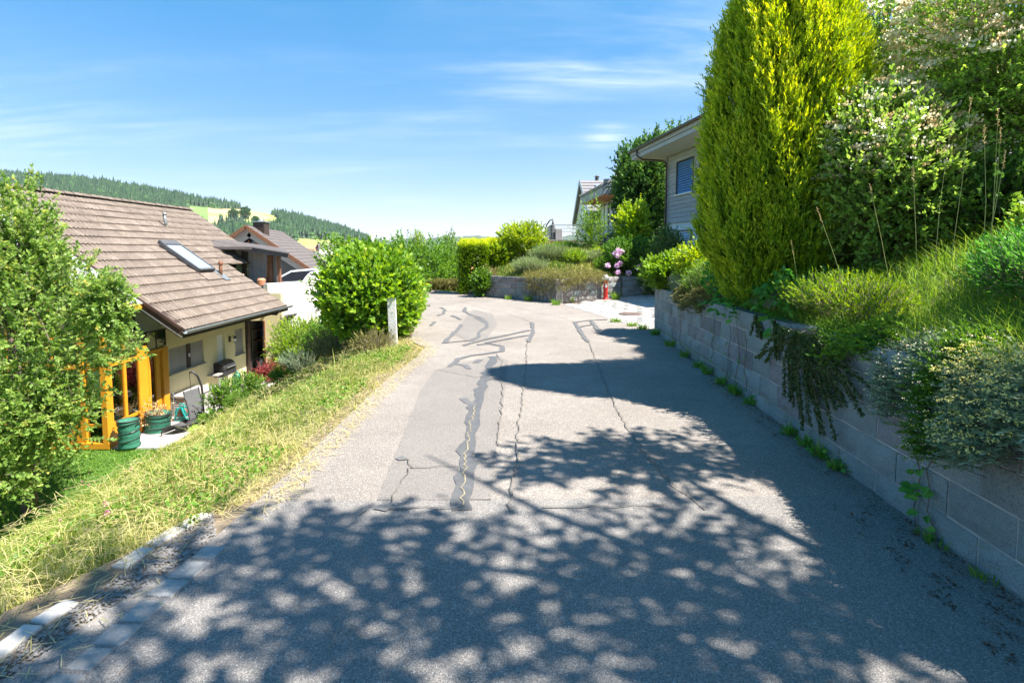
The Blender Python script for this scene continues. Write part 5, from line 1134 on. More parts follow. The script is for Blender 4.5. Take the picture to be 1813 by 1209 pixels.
wbox(-ON, LH + .6, -OV, .2, 5.06, 5.10, 'soffit', 'sidwhite'); 
for (n0, z0, z1, mm) in ((-OV - .03, 5.06, 5.20, 'siding'), (-OV - .07, 5.21, 5.36, 'siding')): wbox(-ON - .03, LH + .6, n0, n0 + .04, z0, z1, 'fascia', mm)
for (s0, z0, z1) in ((-ON - .03, 5.06, 5.20), (-ON - .07, 5.21, 5.36)): wbox(s0, s0 + .04, -OV, 8, z0, z1, 'fascia', 'siding', z1b=z1 + 0)
b = MB(); b.hexa([W(-ON - .1, -OV - .1, 5.36), W(LH + .6, -OV - .1, 5.36), W(LH + .6, 5, 6.3), W(-ON - .1, 5, 6.3), W(-ON - .1, -OV - .1, 5.43), W(LH + .6, -OV - .1, 5.43), W(LH + .6, 5, 6.38), W(-ON - .1, 5, 6.38)]); b.hexa([W(-ON - .1, 5, 6.3), W(LH + .6, 5, 6.3), W(LH + .6, 9, 5.2), W(-ON - .1, 9, 5.2), W(-ON - .1, 5, 6.38), W(LH + .6, 5, 6.38), W(LH + .6, 9, 5.3), W(-ON - .1, 9, 5.3)]); rf = b.build('roof', M['tile_dark'], GH)
b = MB(); b.tube([W(-ON - .1, -OV - .13, 5.35), W(LH + .6, -OV - .13, 5.35)], .055, 8); b.build('gutter', M['copper'], GH)
b = MB(); b.tube([W(-.15, -OV - .12, 5.35), W(-.15, -OV - .1, 5.12), W(-.1, -OV + .1, 4.98), W(.12, -.25, 4.92), W(.16, -.1, 4.84), W(.17, -.08, 4.6), W(.17, -.08, .5)], .042, 8); b.build('downpipe', M['copper'], GH, smooth=True)
b = MB(); b.lathe([(.05, 0), (.1, .05), (.1, .16), (.05, .2)], W(3.3, -.1, 4.65), 10); b.build('lamp', M['white'], GH)
# second house
KH = 1.25; O = Vector((4.88 * 1.25, 37.5, 0)); e1 = Vector((.065, -.998, 0)); e2 = Vector((.998, .065, 0)); GH2 = thing('terrace_house', 'low house with grey sun blind and orange soffit beyond the railing', 'house', (6.1, 37.5, 1.5)); GH_ = GH2
def w2(s0, s1, n0, n1, z0, z1, name, mat, parent=None):
    b = MB(); b.hexa([W(s0, n0, z0), W(s1, n0, z0), W(s1, n1, z0), W(s0, n1, z0), W(s0, n0, z1), W(s1, n0, z1), W(s1, n1, z1), W(s0, n1, z1)]); return b.build(name, M[mat], parent or GH2)
w2(0, 4.2, .05, .3, .5, 4.35, 'wall', 'boxgrey'); w2(0, .3, .3, 7, .5, 4.4, 'end_wall', 'boxgrey')
for s0, s1 in ((.45, 2.1), (2.3, 3.9)):
    wn = w2(s0, s1, -.0, .05, 2.0, 4.05, 'window', 'carglass'); w2(s0 + .03, s1 - .03, -.05, -.02, 2.55, 4.02, 'sun_blind', 'blind', wn); w2(s0, s1, -.06, -.01, 2.5, 2.55, 'blind_rail', 'white', wn)
    for s in (s0, (s0 + s1) / 2, s1): w2(s - .05, s + .05, -.07, .0, 1.9, 4.1, 'frame', 'dgrey', wn)
b = MB(); b.hexa([W(.02, .1, 4.2), W(4.15, .1, 4.2), W(4.15, 4, 4.2), W(.02, 4, 4.2), W(.02, .1, 4.95), W(4.15, .1, 4.95), W(4.15, 4, 6.2), W(.02, 4, 6.2)]); b.build('attic_wall', M['boxgrey'], GH2); w2(-.6, 4.6, -.9, .1, 4.22, 4.28, 'soffit', 'terra'); w2(-.65, 4.6, -.95, -.9, 4.25, 4.62, 'fascia', 'siding'); w2(4.55, 4.6, -.9, .1, 4.25, 4.98, 'end_fascia', 'siding'); w2(4.0, 4.2, .3, 7, .5, 4.3, 'south_wall', 'boxgrey'); w2(-.62, -.57, -.9, 6, 4.25, 4.62, 'fascia', 'siding')
b = MB(); b.hexa([W(-.7, -1.0, 4.62), W(4.6, -1.0, 4.62), W(4.6, 4, 6.3), W(-.7, 4, 6.3), W(-.7, -1.0, 4.72), W(4.6, -1.0, 4.72), W(4.6, 4, 6.42), W(-.7, 4, 6.42)]); rf = b.build('roof', M['slate'], GH2)
for i in range(18):
    s = -.7 + i * .3; b = MB(); b.tube([W(s, -1.03, 4.72), W(s, 0.2, 5.13)], .05, 6); b.build('eave_tile', M['slate'], rf)
b = MB(); b.tube([W(.2, -.9, 4.55), W(.2, -.8, 4.3), W(.2, -.1, 4.0), W(.2, -.08, 1.5)], .055, 8); b.build('downpipe', M['copper'], GH2)
# third house: steep gable with solar panels
t = thing('gabled_house', 'steep gabled grey roof house with two solar panels beyond the terrace house', 'house', (8, 44, 1)); rg, fe, be = 7.15, 4.0, 3.9
b = MB(); b.hexa([(5.5, 38.3, fe), (14, 38.3, fe), (14, 44, rg), (5.5, 44, rg), (5.5, 38.3, fe + .18), (14, 38.3, fe + .18), (14, 44, rg + .18), (5.5, 44, rg + .18)]); b.hexa([(5.5, 44, rg), (14, 44, rg), (14, 49, be), (5.5, 49, be), (5.5, 44, rg + .18), (14, 44, rg + .18), (14, 49, be + .18), (5.5, 49, be + .18)]); rf = b.build('roof', M['slate'], t)
for i in range(11):
    f0 = i / 11; b = MB(); y = 38.3 + 5.7 * f0; z = fe + (rg - fe) * f0 + .18; b.box((5.5, y, z - .02), (14, y + .1, z + .07)); b.build('tile_course', M['slate'], rf)
b = MB(); b.face([(5.75, 38.8, 0), (5.75, 48.5, 0), (5.75, 48.5, be), (5.75, 44, rg - .05), (5.75, 38.8, fe + .2)][::-1]); b.box((5.76, 38.9, 0), (13.5, 48.4, 3.9)); b.build('wall', M['render_w'], t)
b = MB(); b.beam((5.48, 38.2, fe + .1), (5.48, 44, rg + .1), .08, .3); b.build('barge_board', M['metal'], t); b = MB(); b.beam((5.48, 49, be + .1), (5.48, 44, rg + .1), .08, .3); b.build('barge_board', M['metal'], t)
for i in range(3):
    x0 = 6.6 + i * 1.55; b = MB(); f0, f1 = .42, .82
    b.hexa([(x0, 38.3 + 5.7 * f0, fe + 3.15 * f0 + .26), (x0 + 1.45, 38.3 + 5.7 * f0, fe + 3.15 * f0 + .26), (x0 + 1.45, 38.3 + 5.7 * f1, fe + 3.15 * f1 + .26), (x0, 38.3 + 5.7 * f1, fe + 3.15 * f1 + .26), (x0, 38.3 + 5.7 * f0, fe + 3.15 * f0 + .33), (x0 + 1.45, 38.3 + 5.7 * f0, fe + 3.15 * f0 + .33), (x0 + 1.45, 38.3 + 5.7 * f1, fe + 3.15 * f1 + .33), (x0, 38.3 + 5.7 * f1, fe + 3.15 * f1 + .33)]); b.build('solar_panel', M['solar'], rf)
b = MB(); b.lathe([(.15, 0), (.15, .35), (.22, .4), (.1, .5)], (6.9, 44.1, rg + .1), 8); b.build('flue', M['dgrey'], rf)
b = MB(); b.box((5.70, 41.5, 4.3), (5.75, 42.7, 5.3)); b.build('window', M['carglass'], t)
b = MB(); b.box((10.2, 42.5, 6.3), (10.6, 42.9, 9.2)); tag(b.build('chimney', M['copper']), 'slim dark flue pipe above the roof beside the large tree', 'flue')
# terrace with railing
t = thing('terrace', 'raised terrace with terracotta edge wall above the garden slope', 'terrace', (3.2, 27, 1.4))
tA, tB, tC = P(975, 428, 26.5), P(1042, 426, 26.5), P(1056, 428, 27)
b = MB(); b.box((tA.x, 26.5, .8), (tC.x + .2, 29.9, P(1000, 427, 26.5).z)); b.build('edge_wall', M['terra'], t)
zt0 = P(1000, 427, 26.5).z; b = MB(); b.box((tA.x - .05, 26.4, zt0), (tC.x + .3, 29.9, zt0 + .06)); b.build('floor_slab', M['slate'], t)
def railing(label, pts, h, n_p):
    t = thing('railing', label, 'railing', pts[0]); pts = [Vector(p) for p in pts]
    for a, c in zip(pts, pts[1:]):
        for f_ in (0., .5, 1.):
            b = MB(); b.tube([a + Vector((0, 0, h * (1 - .45 * f_))), c + Vector((0, 0, h * (1 - .45 * f_)))], .022 if f_ == 0 else .01, 6); b.build('rail', M['metal'], t)
        n_ = max(1, int((c - a).length / n_p))
        for i in range(n_ + 1): q = a.lerp(c, i / n_); b = MB(); b.tube([q, q + Vector((0, 0, h))], .02, 6); b.build('post', M['metal'], t)
        m_ = int((c - a).length / .14)
        for i in range(m_): q = a.lerp(c, (i + .5) / m_) ; b = MB(); b.tube([q + Vector((0, 0, .08)), q + Vector((0, 0, h))], .006, 4); b.build('baluster', M['metal'], t)
    return t
railing('pale metal railing round the terrace with the red edge wall', [(tA.x, 29.2, zt0 + .06), (tA.x, 26.45, zt0 + .06), (tC.x, 26.45, zt0 + .06)], .72, 1.2)
r0, r1_, r2 = P(1022, 432, 24.5), P(1110, 424, 22.6), P(1150, 420, 22.6)
railing('thin steel railing sloping up the garden before the blind window', [r0, r1_], .62, 1.4)
b = MB(); b.box((tA.x + .28, 27.0, zt0 + .06), (tA.x + .62, 27.4, zt0 + .62)); tag(b.build('planter_box', M['boxgrey'], bevel=.02), 'grey upright planter box at the terrace corner behind the railing', 'planter')
# parasol on a cantilever stand
q0 = P(968, 426, 27.2); t = thing('parasol', 'folded purple grey cantilever parasol on the terrace end', 'parasol', (q0.x, 27.2, zt0))
b = MB(); b.tube([(q0.x, 27.2, 1.2), P(966, 405, 27.2), P(968, 398, 27.2), P(973, 391, 27.2), P(979, 388, 27.2)], .035, 6); b.build('pole', M['dgrey'], t, smooth=True)
b = MB(); c_ = P(979, 389, 27.2); zb = P(979, 424, 27.2).z - c_.z; b.lathe([(.18, zb), (.16, zb * .8), (.11, zb * .45), (.05, zb * .15), (.02, 0)], c_, 10); b.build('folded_canopy', M['dgrey'], t, smooth=True)

# =================================================================== PLANTS
# --- left apple-like tree
T0 = Vector((-8.25, 8.9, -2.82)); t = thing('fruit_tree', 'leafy young fruit tree in front of the orange conservatory, lower left', 'tree', T0)
def union(*c): return [np.concatenate(q) for q in zip(*c)]
c1 = crown_shoots((-8.6, 9.2, -.05), (2.0, 1.6, 2.1), 2350, .42, .25, .9, .55, .4, .42, 22, 3)
c2 = crown_shoots((-8.75, 9.4, 1.7), (1.0, .9, 1.15), 800, .4, .2, .8, .8, .35, .5, 14, 4)
c3 = crown_shoots((-7.6, 8.6, -1.0), (1.15, .9, .75), 620, .42, .2, 1.0, .25, .4, .4, 12, 5)
c4 = crown_shoots((-8.5, 7.9, -1.75), (1.5, .7, .55), 420, .4, .2, 1.0, .2, .4, .4, 12, 6)
c5 = crown_shoots(tuple(P(190, 535, 9.0)), (.42, .4, .6), 210, .35, .2, 1.0, .4, .4, .4, 12, 7)
p, D, Ls = union(c1, c2, c3, c4, c5); 
kp = ~((p[:, 0] / p[:, 1] > -.845) & (p[:, 2] < -.45) & (RG.random(len(p)) < .9)) & ~((p[:, 0] / p[:, 1] > -.74) & (RG.random(len(p)) < .6)); p, D, Ls = p[kp], D[kp], Ls[kp]
# leading shoots at the top
q = np.array([[-8.9, 9.3, 2.5], [-9.1, 9.4, 2.2], [-8.3, 9.3, 1.9], [-7.75, 9.2, 1.3], [-8.1, 9.2, 1.6], [-6.85, 9.2, .65], [-6.7, 9.1, .4], [-9.0, 9.3, 2.75]]); q = np.repeat(q, 16, 0) + RG.normal(size=(128, 3)) * np.array([.09, .09, .26])
p = np.concatenate([p, q]); D = np.concatenate([D, unit(RG.normal(size=(128, 3)) * .35 + np.array([0, 0, 1]))]); Ls = np.concatenate([Ls, RG.uniform(.2, .4, 128)])
foliage('crown', [shoot_leaves(p, D, Ls, 17, .072, .045, .8, .15, .15, .42, .17, .22)], M['l_apple'], t); twigs('twig', p, D, Ls, .005, M['bark'], t)
trunk(t, T0, (-8.7, 9.2, 1.8), .09, .03, M['bark'], [(-7.2, 8.7, -.9), (-9.8, 9.4, .2), (-7.8, 9.6, .6), (-8.9, 8.2, .3), (-9.9, 8.6, -.9), (-7.4, 8.2, -1.7), (-8.3, 9.2, 2.4), (-9.4, 9.5, 1.6)])
# --- round hazel/beech bush and the hedge running on behind it
bb_ = G(650, 606)
HB = shrub('round_bush', 'large rounded bright green leafy bush at the left road edge behind the post', 'bush', (-2.68, 10.2, -.25), .93, 1.95, M['l_beech'],   .092, .068, 1900, 11, .3, .5, .65, .9, .62, .16, 6, ry=.95, cz=.5, tint0=.42, tvar=.2, tip=.35, seed=21, nup=.8)
shrub('roadside_shrub', 'ragged light green shrub hugging the asphalt right of the white post', 'bush', (-2.35, 11.4, -.15), .42, 1.2, M['l_mid'], .07, .04, 700, 12, .3, .6, .7, .9, .4, .3, 4, ry=1.5, tint0=.75, seed=22)
shrub('green_bush', 'green bush following the road behind the round bush', 'bush', (-3.3, 13.2, -.25), .7, 1.6, M['l_beech'], .08, .055, 800, 12, .3, .5, .7, .9, .5, .2, 4, ry=1.6, tint0=.4, seed=23)
shrub('privet_shrub', 'yellow green privet shrub sloping down beside the white wall', 'bush', (-5.0, 13.2, -1.5), .95, 1.5, M['l_privet'], .045, .024, 1700, 16, .28, .7, .6, .8, .4, .4, 5, ry=1.1, seed=24, tint0=.45)
shrub('privet_shrub', 'lower yellow green shrub at the foot of the white wall', 'bush', bankp(512, 16.8), .55, .75, M['l_privet'], .045, .024, 600, 14, .22, .7, .6, .8, .4, .4, 4, seed=25, tint0=.35)
shrub('green_bush', 'small dark green bush between privet and round bush', 'bush', bankp(575, 12.5), .5, .9, M['l_mid'], .05, .03, 600, 14, .25, .7, .6, .8, .4, .4, 4, seed=26, tint0=.4)
shrub('grey_shrub', 'grey green feathery shrub on the bank below the round bush', 'bush', bankp(540, 12.2), .52, .62, M['l_sage'], .04, .012, 700, 18, .25, .9, .4, .8, .3, .3, 4, seed=27)
shrub('brown_weeds', 'brownish straggly weeds at the foot of the round bush', 'weeds', bankp(600, 10.3), .62, .5, M['l_olive'], .035, .014, 500, 14, .28, .9, .5, .8, .2, .3, 3, seed=28, tint0=.6)
shrub('brown_weeds', 'straggly weeds with dry stems left of the white post', 'weeds', bankp(662, 9.2), .35, .35, M['l_olive'], .035, .014, 420, 14, .28, .9, .5, .8, .2, .3, 3, seed=29, tint0=.5)
shrub('red_maple', 'low dark red Japanese maple on the bank near the store doorway', 'bush', bankp(482, 15.6), .62, .75, M['l_red'], .07, .022, 480, 16, .3, .15, .9, .3, .3, .35, 4, seed=30)
for k_, (u, v, r, h, lab) in enumerate(((392, 13.3, .40, .95, 'leafy staked shrub with drooping leaves beside the hanging lounger'), (440, 14.3, .33, .85, 'young leafy shrub right of the drooping one on the rockery'), (366, 12.9, .3, .35, 'low green plant with yellow flowers below the lounger'), (425, 12.6, .35, .35, 'low green plant on the bank under the rockery stones'), (500, 13.6, .35, .4, 'low green plant with orange blooms under the red maple'))):
    shrub('garden_plant', lab, 'plant', bankp(u, v), r, h, M['l_mid'], .10 if k_ < 2 else .05, .03 if k_ < 2 else .02, 150 if k_ < 2 else 320, 13, .32 if k_ < 2 else .2, .8, .7, .8, .2, .4, 3, seed=31 + k_, tint0=.6, droop=.2)
t = thing('broad_leaf_plant', 'plant with large fresh green leaves at the patio edge', 'plant', bankp(345, 12.2)); bp_ = Vector(t.location)
for i in range(16):
    a = 2 * PI * i / 16 + random.uniform(-.2, .2); d = Vector((math.cos(a), math.sin(a), random.uniform(.3, 1.0))).normalized(); b = MB(); L_ = random.uniform(.22, .34); s_ = d.cross(Vector((0, 0, 1))).normalized(); p0 = bp_ + d * .05
    q = [p0, p0 + d * L_ * .35 + s_ * .07, p0 + d * L_ * .75 + s_ * .06 - Vector((0, 0, .03)), p0 + d * L_ - Vector((0, 0, .09)), p0 + d * L_ * .75 - s_ * .06 - Vector((0, 0, .03)), p0 + d * L_ * .35 - s_ * .07]; c = p0 + d * L_ * .5 - Vector((0, 0, .03))
    for j in range(6): b.face([c, q[j], q[(j + 1) % 6]])
    o = b.build('leaf', M['l_grass2'], t)
    at = o.data.attributes.new('tint', 'FLOAT', 'POINT'); at.data.foreach_set('value', [.7] * len(o.data.vertices))
# rockery stones
for k_, (u, v, r, lab) in enumerate(((455, 14.8, .26, 'large pale stone on the rockery below the red maple'), (404, 14.2, .24, 'pale boulder behind the drooping shrub'), (428, 13.6, .2, 'pale stone between the two leafy shrubs'), (478, 14.6, .24, 'grey white stone right of the largest rockery stone'), (497, 14.9, .18, 'pale stone at the right end of the rockery'), (418, 14.9, .22, 'flat sunlit stone near the grill'), (462, 13.8, .17, 'lowest pale stone of the rockery'))):
    p = bankp(u, v); b = MB(); rr = random.Random(k_)
    b.lathe([(r * .7, -.05), (r * rr.uniform(.95, 1.05), r * .25), (r * rr.uniform(.75, .9), r * .6), (r * .4, r * .8)], p, 7); b.v = [(x + rr.uniform(-.03, .03), y + rr.uniform(-.03, .03), z + rr.uniform(-.02, .02)) for x, y, z in b.v]; tag(b.build('rockery_stone', M['stone'], bevel=.01), lab, 'stone')
# --- trees behind the bush and at the far bend
def tree(name, label, base, h, r, mat, n, k, ll, lw, seed, rz=None, cz=.6, trunk_r=.12, tint0=.45, lob=.4, cat='tree', Lsh=.6, bark='bark', up=.5, low=1, inner=.3, tvar=.22, tip=.25):
    t = thing(name, label, cat, base); base = Vector(base); rz = rz or h * .45
    c = (base.x, base.y, base.z + h - rz); p, D, Ls = crown_shoots(c, (r, r, rz), n, Lsh, inner, 1, up, .35, lob, 18, seed, low=low)
    foliage('crown', [shoot_leaves(p, D, Ls, k, ll, lw, .8, .2, 0, tint0, tvar, tip)], mat, t)
    lb = [(c[0] + math.cos(a) * r * .6, c[1] + math.sin(a) * r * .6, c[2] + random.uniform(-.3, .5) * rz) for a in np.linspace(0, 5.2, 6)]
    trunk(t, base, (c[0], c[1], c[2] + rz * .4), trunk_r, trunk_r * .3, M[bark], lb); return t
def tz_(u, vb, Y): return P(u, vb, Y)
def treepx(name, label, u, vtop, Y, r, mat, n, k, ll, lw, seed, zb, **kw):
    top = P(u, vtop, Y); return tree(name, label, (top.x, Y, zb), top.z - zb, r, mat, n, k, ll, lw, seed, **kw)
treepx('broad_tree', 'walnut-like green tree directly behind the round bush', 628, 420, 19.5, 1.45, M['l_far'], 900, 15, .13, .08, 41, -1.2, rz=1.9, tint0=.35)
treepx('broad_tree', 'bushy green tree behind the right half of the round bush', 688, 420, 21, 1.5, M['l_far'], 800, 15, .13, .08, 42, -.9, rz=1.8, tint0=.3)
treepx('broad_tree', 'darker bushy tree left of the dark columnar cypress', 718, 421, 26, 1.6, M['l_mid'], 700, 14, .13, .08, 43, -.9, rz=2.0, tint0=.4)
treepx('broad_tree', 'grey green tree at the road bend below the cypress', 765, 428, 24, 1.35, M['l_mid'], 900, 15, .11, .06, 44, -.8, rz=1.75, tint0=.6)
treepx('broad_tree', 'taller light green tree at the bend, left of the clipped hedge', 787, 415, 25.5, 1.0, M['l_far'], 800, 15, .11, .06, 45, -.8, rz=2.0, tint0=.5)
treepx('slim_tree', 'thin grey leaved sapling rising by the clipped hedge', 797, 411, 28, .55, M['l_sage'], 260, 14, .10, .05, 46, -.9, rz=1.5, tint0=.3)
treepx('broad_tree', 'low dark tree just above the low hedge at the bend', 742, 447, 23.3, 1.0, M['l_dark'], 700, 14, .10, .06, 47, -.8, rz=1.3, tint0=.7)
treepx('broad_tree', 'leafy bush between the bend trees and the clipped hedge', 808, 470, 24.5, .6, M['l_far'], 400, 14, .09, .05, 48, -.6, rz=.9, tint0=.5)
treepx('cypress', 'small yellow green columnar cypress poking above the bend trees', 739, 408, 27, .42, M['l_thuja'], 500, 12, .12, .04, 49, -.8, rz=2.1, up=1.6, lob=.1, tint0=.35)
tg = thing('low_hedge', 'low brown green hedge across the end of the visible road', 'hedge', (-3.4, 22.6, 0))
n = 1500; hx = RG.uniform(-4.6, -1.9, n); p = np.stack([hx, 22.4 + .12 * (hx + 3) + RG.uniform(-.35, .35, n), RG.random(n) ** .6 * .42 - .1], 1); D = unit(RG.normal(size=(n, 3)) * .6 + np.array([0, -.3, .9])); foliage('foliage', [shoot_leaves(p, D, np.full(n, .18), 10, .06, .035, .7, tint0=.55)], M['l_olive'], tg)
# clipped golden hedge
t = thing('clipped_hedge', 'tall clipped hedge with golden top at the road bend', 'hedge', (-1.35, 20.2, 0))
def box_hedge(x0, x1, y0, y1, z0, z1, n, top_tint, tint, mat, ll=.06, lw=.03, k=10, cap=.25):
    f = RG.integers(0, 10, n); X_ = RG.uniform(x0, x1, n); Y2 = RG.uniform(y0, y1, n); Z_ = RG.uniform(z0, z1, n)
    Y2 = np.where(f < 4, y0 + RG.normal(size=n) * .04, Y2); X_ = np.where((f >= 4) & (f < 6), x0 + RG.normal(size=n) * .04, X_); X_ = np.where(f == 6, x1, X_); Z_ = np.where(f >= 7, z1 + RG.normal(size=n) * .05, Z_)
    nrm = np.stack([np.where((f >= 4) & (f < 6), -1., 0) + (f == 6), np.where(f < 4, -1., 0), np.where(f >= 7, 1., .2)], 1); p = np.stack([X_, Y2, Z_], 1); D = unit(nrm + np.array([0, 0, .5]) + RG.normal(size=(n, 3)) * .35)
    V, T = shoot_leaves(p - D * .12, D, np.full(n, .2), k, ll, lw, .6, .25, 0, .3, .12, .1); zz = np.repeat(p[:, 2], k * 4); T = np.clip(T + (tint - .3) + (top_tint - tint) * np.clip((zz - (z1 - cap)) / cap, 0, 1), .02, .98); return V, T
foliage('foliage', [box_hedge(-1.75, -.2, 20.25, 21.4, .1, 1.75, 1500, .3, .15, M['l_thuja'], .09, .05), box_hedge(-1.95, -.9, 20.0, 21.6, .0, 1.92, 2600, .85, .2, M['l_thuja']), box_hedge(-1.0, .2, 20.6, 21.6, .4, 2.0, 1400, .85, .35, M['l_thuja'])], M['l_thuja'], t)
trunk(t, (-1.4, 20.8, -.1), (-1.4, 20.8, 1.7), .06, .03, M['bark'], n=6)
shrub('climber_bush', 'leafy green climber at the left end of the garden wall', 'bush', (-1.05, 18.95, -.02), .38, 1.0, M['l_far'], .08, .055, 320, 12, .25, .5, .7, .9, .4, .3, 3, seed=50, tint0=.3)
# --- garden slope behind the middle wall
SL = [('golden_bush', 'large yellow green bush at the top left of the garden slope', 925, 478, 21.0, 1.0, 1.4, 'l_thuja', .07, .045, 1100, .5),
      ('golden_bush', 'golden bush joining the clipped hedge to the large bush', 880, 480, 20.8, .75, 1.15, 'l_thuja', .06, .04, 700, .5),
      ('wild_shrub', 'dry tipped wild shrub above the stepped wall end', 868, 500, 19.6, .55, .75, 'l_olive', .05, .02, 480, .7),
      ('lavender_mound', 'silvery lavender mound spilling over the stepped wall', 938, 495, 18.7, .62, .5, 'l_lav', .09, .008, 900, .5),
      ('lavender_mound', 'soft grey green mound behind the juniper', 975, 470, 19.8, .8, .5, 'l_lav', .09, .01, 900, .3),
      ('wild_shrub', 'light green feathery perennial in the middle of the slope', 1015, 475, 19.6, .45, .5, 'l_privet', .08, .02, 420, .35),
      ('wild_shrub', 'pale green perennial right of the feathery one', 1045, 472, 20.2, .5, .45, 'l_lav', .07, .02, 480, .6),
      ('wild_shrub', 'yellow green spiky perennial below the terrace railing', 1062, 462, 20.8, .42, .5, 'l_privet', .09, .02, 380, .6),
      ('wild_shrub', 'low green shrub under the terracotta terrace wall', 1000, 452, 23.0, .8, .3, 'l_mid', .06, .03, 600, .6),
      ('wild_shrub', 'grassy bush left of the pink flowering shrub', 1072, 487, 19.4, .4, .5, 'l_mid', .07, .02, 380, .7),
      ('leafy_shrub', 'dark clipped shrub behind the pink flowers', 1095, 447, 22.0, .9, .5, 'l_mid', .05, .03, 700, .3)]
for k_, (nm, lab, u, v, Y, r, h, mt, ll, lw, n, t0) in enumerate(SL):
    x = P(u, v, Y).x; shrub(nm, lab, 'bush', (x, Y, float(zt(x, Y)) - .05), r, h, M[mt], ll, lw, n, 13, .28, 1.0 if lw < .025 else .5, .55, .8, .35, .35, 3, seed=60 + k_, tint0=t0)
# juniper mat hanging over the wall
x0 = P(1010, 480, 17.4); t = thing('juniper', 'olive brown juniper mat draped over the wall corner', 'bush', (x0.x, 17.5, .75)); n = 1700
px_ = RG.uniform(.45, 3.1, n); yw = ymw(px_); p = np.stack([px_, yw + .25 + RG.normal(size=n) * .28, .80 + .22 * np.sin((px_ - .4) * 1.2) * RG.random(n)], 1); hang = RG.random(n) < .4; p[hang, 1] = yw[hang] - .04 - .1 * RG.random(hang.sum()); lo_ = .25 + .45 * np.abs(px_ - 1.1); p[hang, 2] = .8 - RG.random(hang.sum()) * np.clip(.55 - .3 * np.abs(px_[hang] - .95), .12, .55)
D = unit(RG.normal(size=(n, 3)) * .5 + np.array([0, -.7, .15])); foliage('foliage', [shoot_leaves(p, D, np.full(n, .25), 13, .05, .012, .5, 0, .3, .6, .2, .2)], M['l_olive'], t)
trunk(t, (1.6, 17.4, .6), (1.4, 17.1, .85), .04, .02, M['bark'], n=6)
# pink flowering shrub
def blooms(t, name, pts, r, mat, petals=9):
    for p in pts:
        n = petals * 3; d = rdir(n); d[:, 1] -= .4; d = unit(d); pos = np.array(p)[None] + d * r * .3; V = leaves(pos, d, rdir(n), np.full(n, r * .8), np.full(n, r * .8)); T = np.repeat(np.clip(RG.normal(size=n) * .25 + .5, 0, 1), 4)
        o = mobj(name, npmesh(name, V - np.array(WM[t.name].to_translation()), np.arange(len(V)).reshape(-1, 4), M[mat], T), t)
x = P(1120, 490, 19.4).x; ft = shrub('peony_shrub', 'dark leaved shrub with big pale pink blooms right of the hydrant', 'bush', (x, 19.5, float(zt(x, 19.5)) - .05), 1.1, 1.35, M['l_mid'], .08, .04, 1500, 13, .3, .5, .6, .9, .45, .3, 4, seed=80, tint0=.3)
blooms(ft, 'bloom', [P(u, v, Y) for u, v, Y in ((1076, 470, 18.55), (1095, 443, 18.7), (1101, 446, 18.7), (1094, 453, 18.6), (1089, 449, 18.7), (1092, 470, 18.55), (1098, 467, 18.6), (1094, 482, 18.5), (1129, 474, 18.5), (1113, 483, 18.5))], .11, 'l_fl_pink')
x = P(1155, 450, 18.9).x; ft = shrub('blossom_shrub', 'shrub with fading white and pink blossom below the grey house', 'bush', (x, 19.0, float(zt(x, 19)) - .05), .85, 1.75, M['l_mid'], .06, .03, 1300, 13, .3, .5, .6, .9, .45, .35, 4, seed=81, tint0=.55)
pb_ = crown_shoots((x, 18.9, float(zt(x, 19)) + .95), (.85, .85, .9), 150, .1, .92, 1, .3, .3, .35, 16, 81)[0]; pb_ = pb_[pb_[:, 1] < 19.0][:44]; blooms(ft, 'blossom', pb_, .07, 'l_fl_white', 4)
x = P(1188, 455, 17.2).x; shrub('dark_shrub', 'dark bluish green shrub against the plinth of the grey house', 'bush', (x, 17.4, 0.35), .62, 2.0, M['l_dark'], .06, .03, 1100, 13, .3, .6, .6, .9, .45, .3, 4, seed=82, tint0=.4, tvar=.3)
# trees right
treepx('sapling', 'sparse young fruit tree in front of the terrace railing', 1047, 352, 22.5, .62, M['l_far'], 150, 14, .10, .055, 84, 1.6, rz=1.2, trunk_r=.035, tint0=.6, Lsh=.8, up=.9, lob=.7, inner=.1)
treepx('sapling', 'thin silvery sapling left of the sparse fruit tree', 1024, 385, 24.0, .4, M['l_sage'], 60, 10, .08, .04, 85, 1.5, rz=.9, trunk_r=.03, tint0=.4, Lsh=.7, up=.9, lob=.7, inner=.1)
treepx('acer_tree', 'bright yellow green maple before the blind window', 1124, 356, 21.0, .68, M['l_privet'], 400, 13, .11, .08, 86, 1.5, rz=1.0, trunk_r=.05, tint0=.55, lob=.5, Lsh=.55)
treepx('large_tree', 'tall dark green tree between the terrace house and grey house', 1138, 226, 29.8, 1.75, M['l_dark'], 2400, 15, .17, .11, 87, 1.5, rz=3.6, low=1, trunk_r=.16, tint0=.42, lob=.55, Lsh=.8, tvar=.3)
treepx('large_tree', 'tree top showing over the grey house eave', 1208, 214, 38.0, 1.6, M['l_dark'], 500, 13, .17, .11, 88, 1.5, rz=2.4, trunk_r=.12, tint0=.5, lob=.5, Lsh=.8)
x = P(1085, 430, 21.5).x; shrub('clipped_mound', 'low clipped green mound on the slope under the maple', 'bush', (x, 21.3, float(zt(x, 21.3)) - .1), 1.0, .55, M['l_mid'], .03, .02, 900, 12, .12, .6, .5, .8, .7, .1, 3, seed=90, tint0=.4)
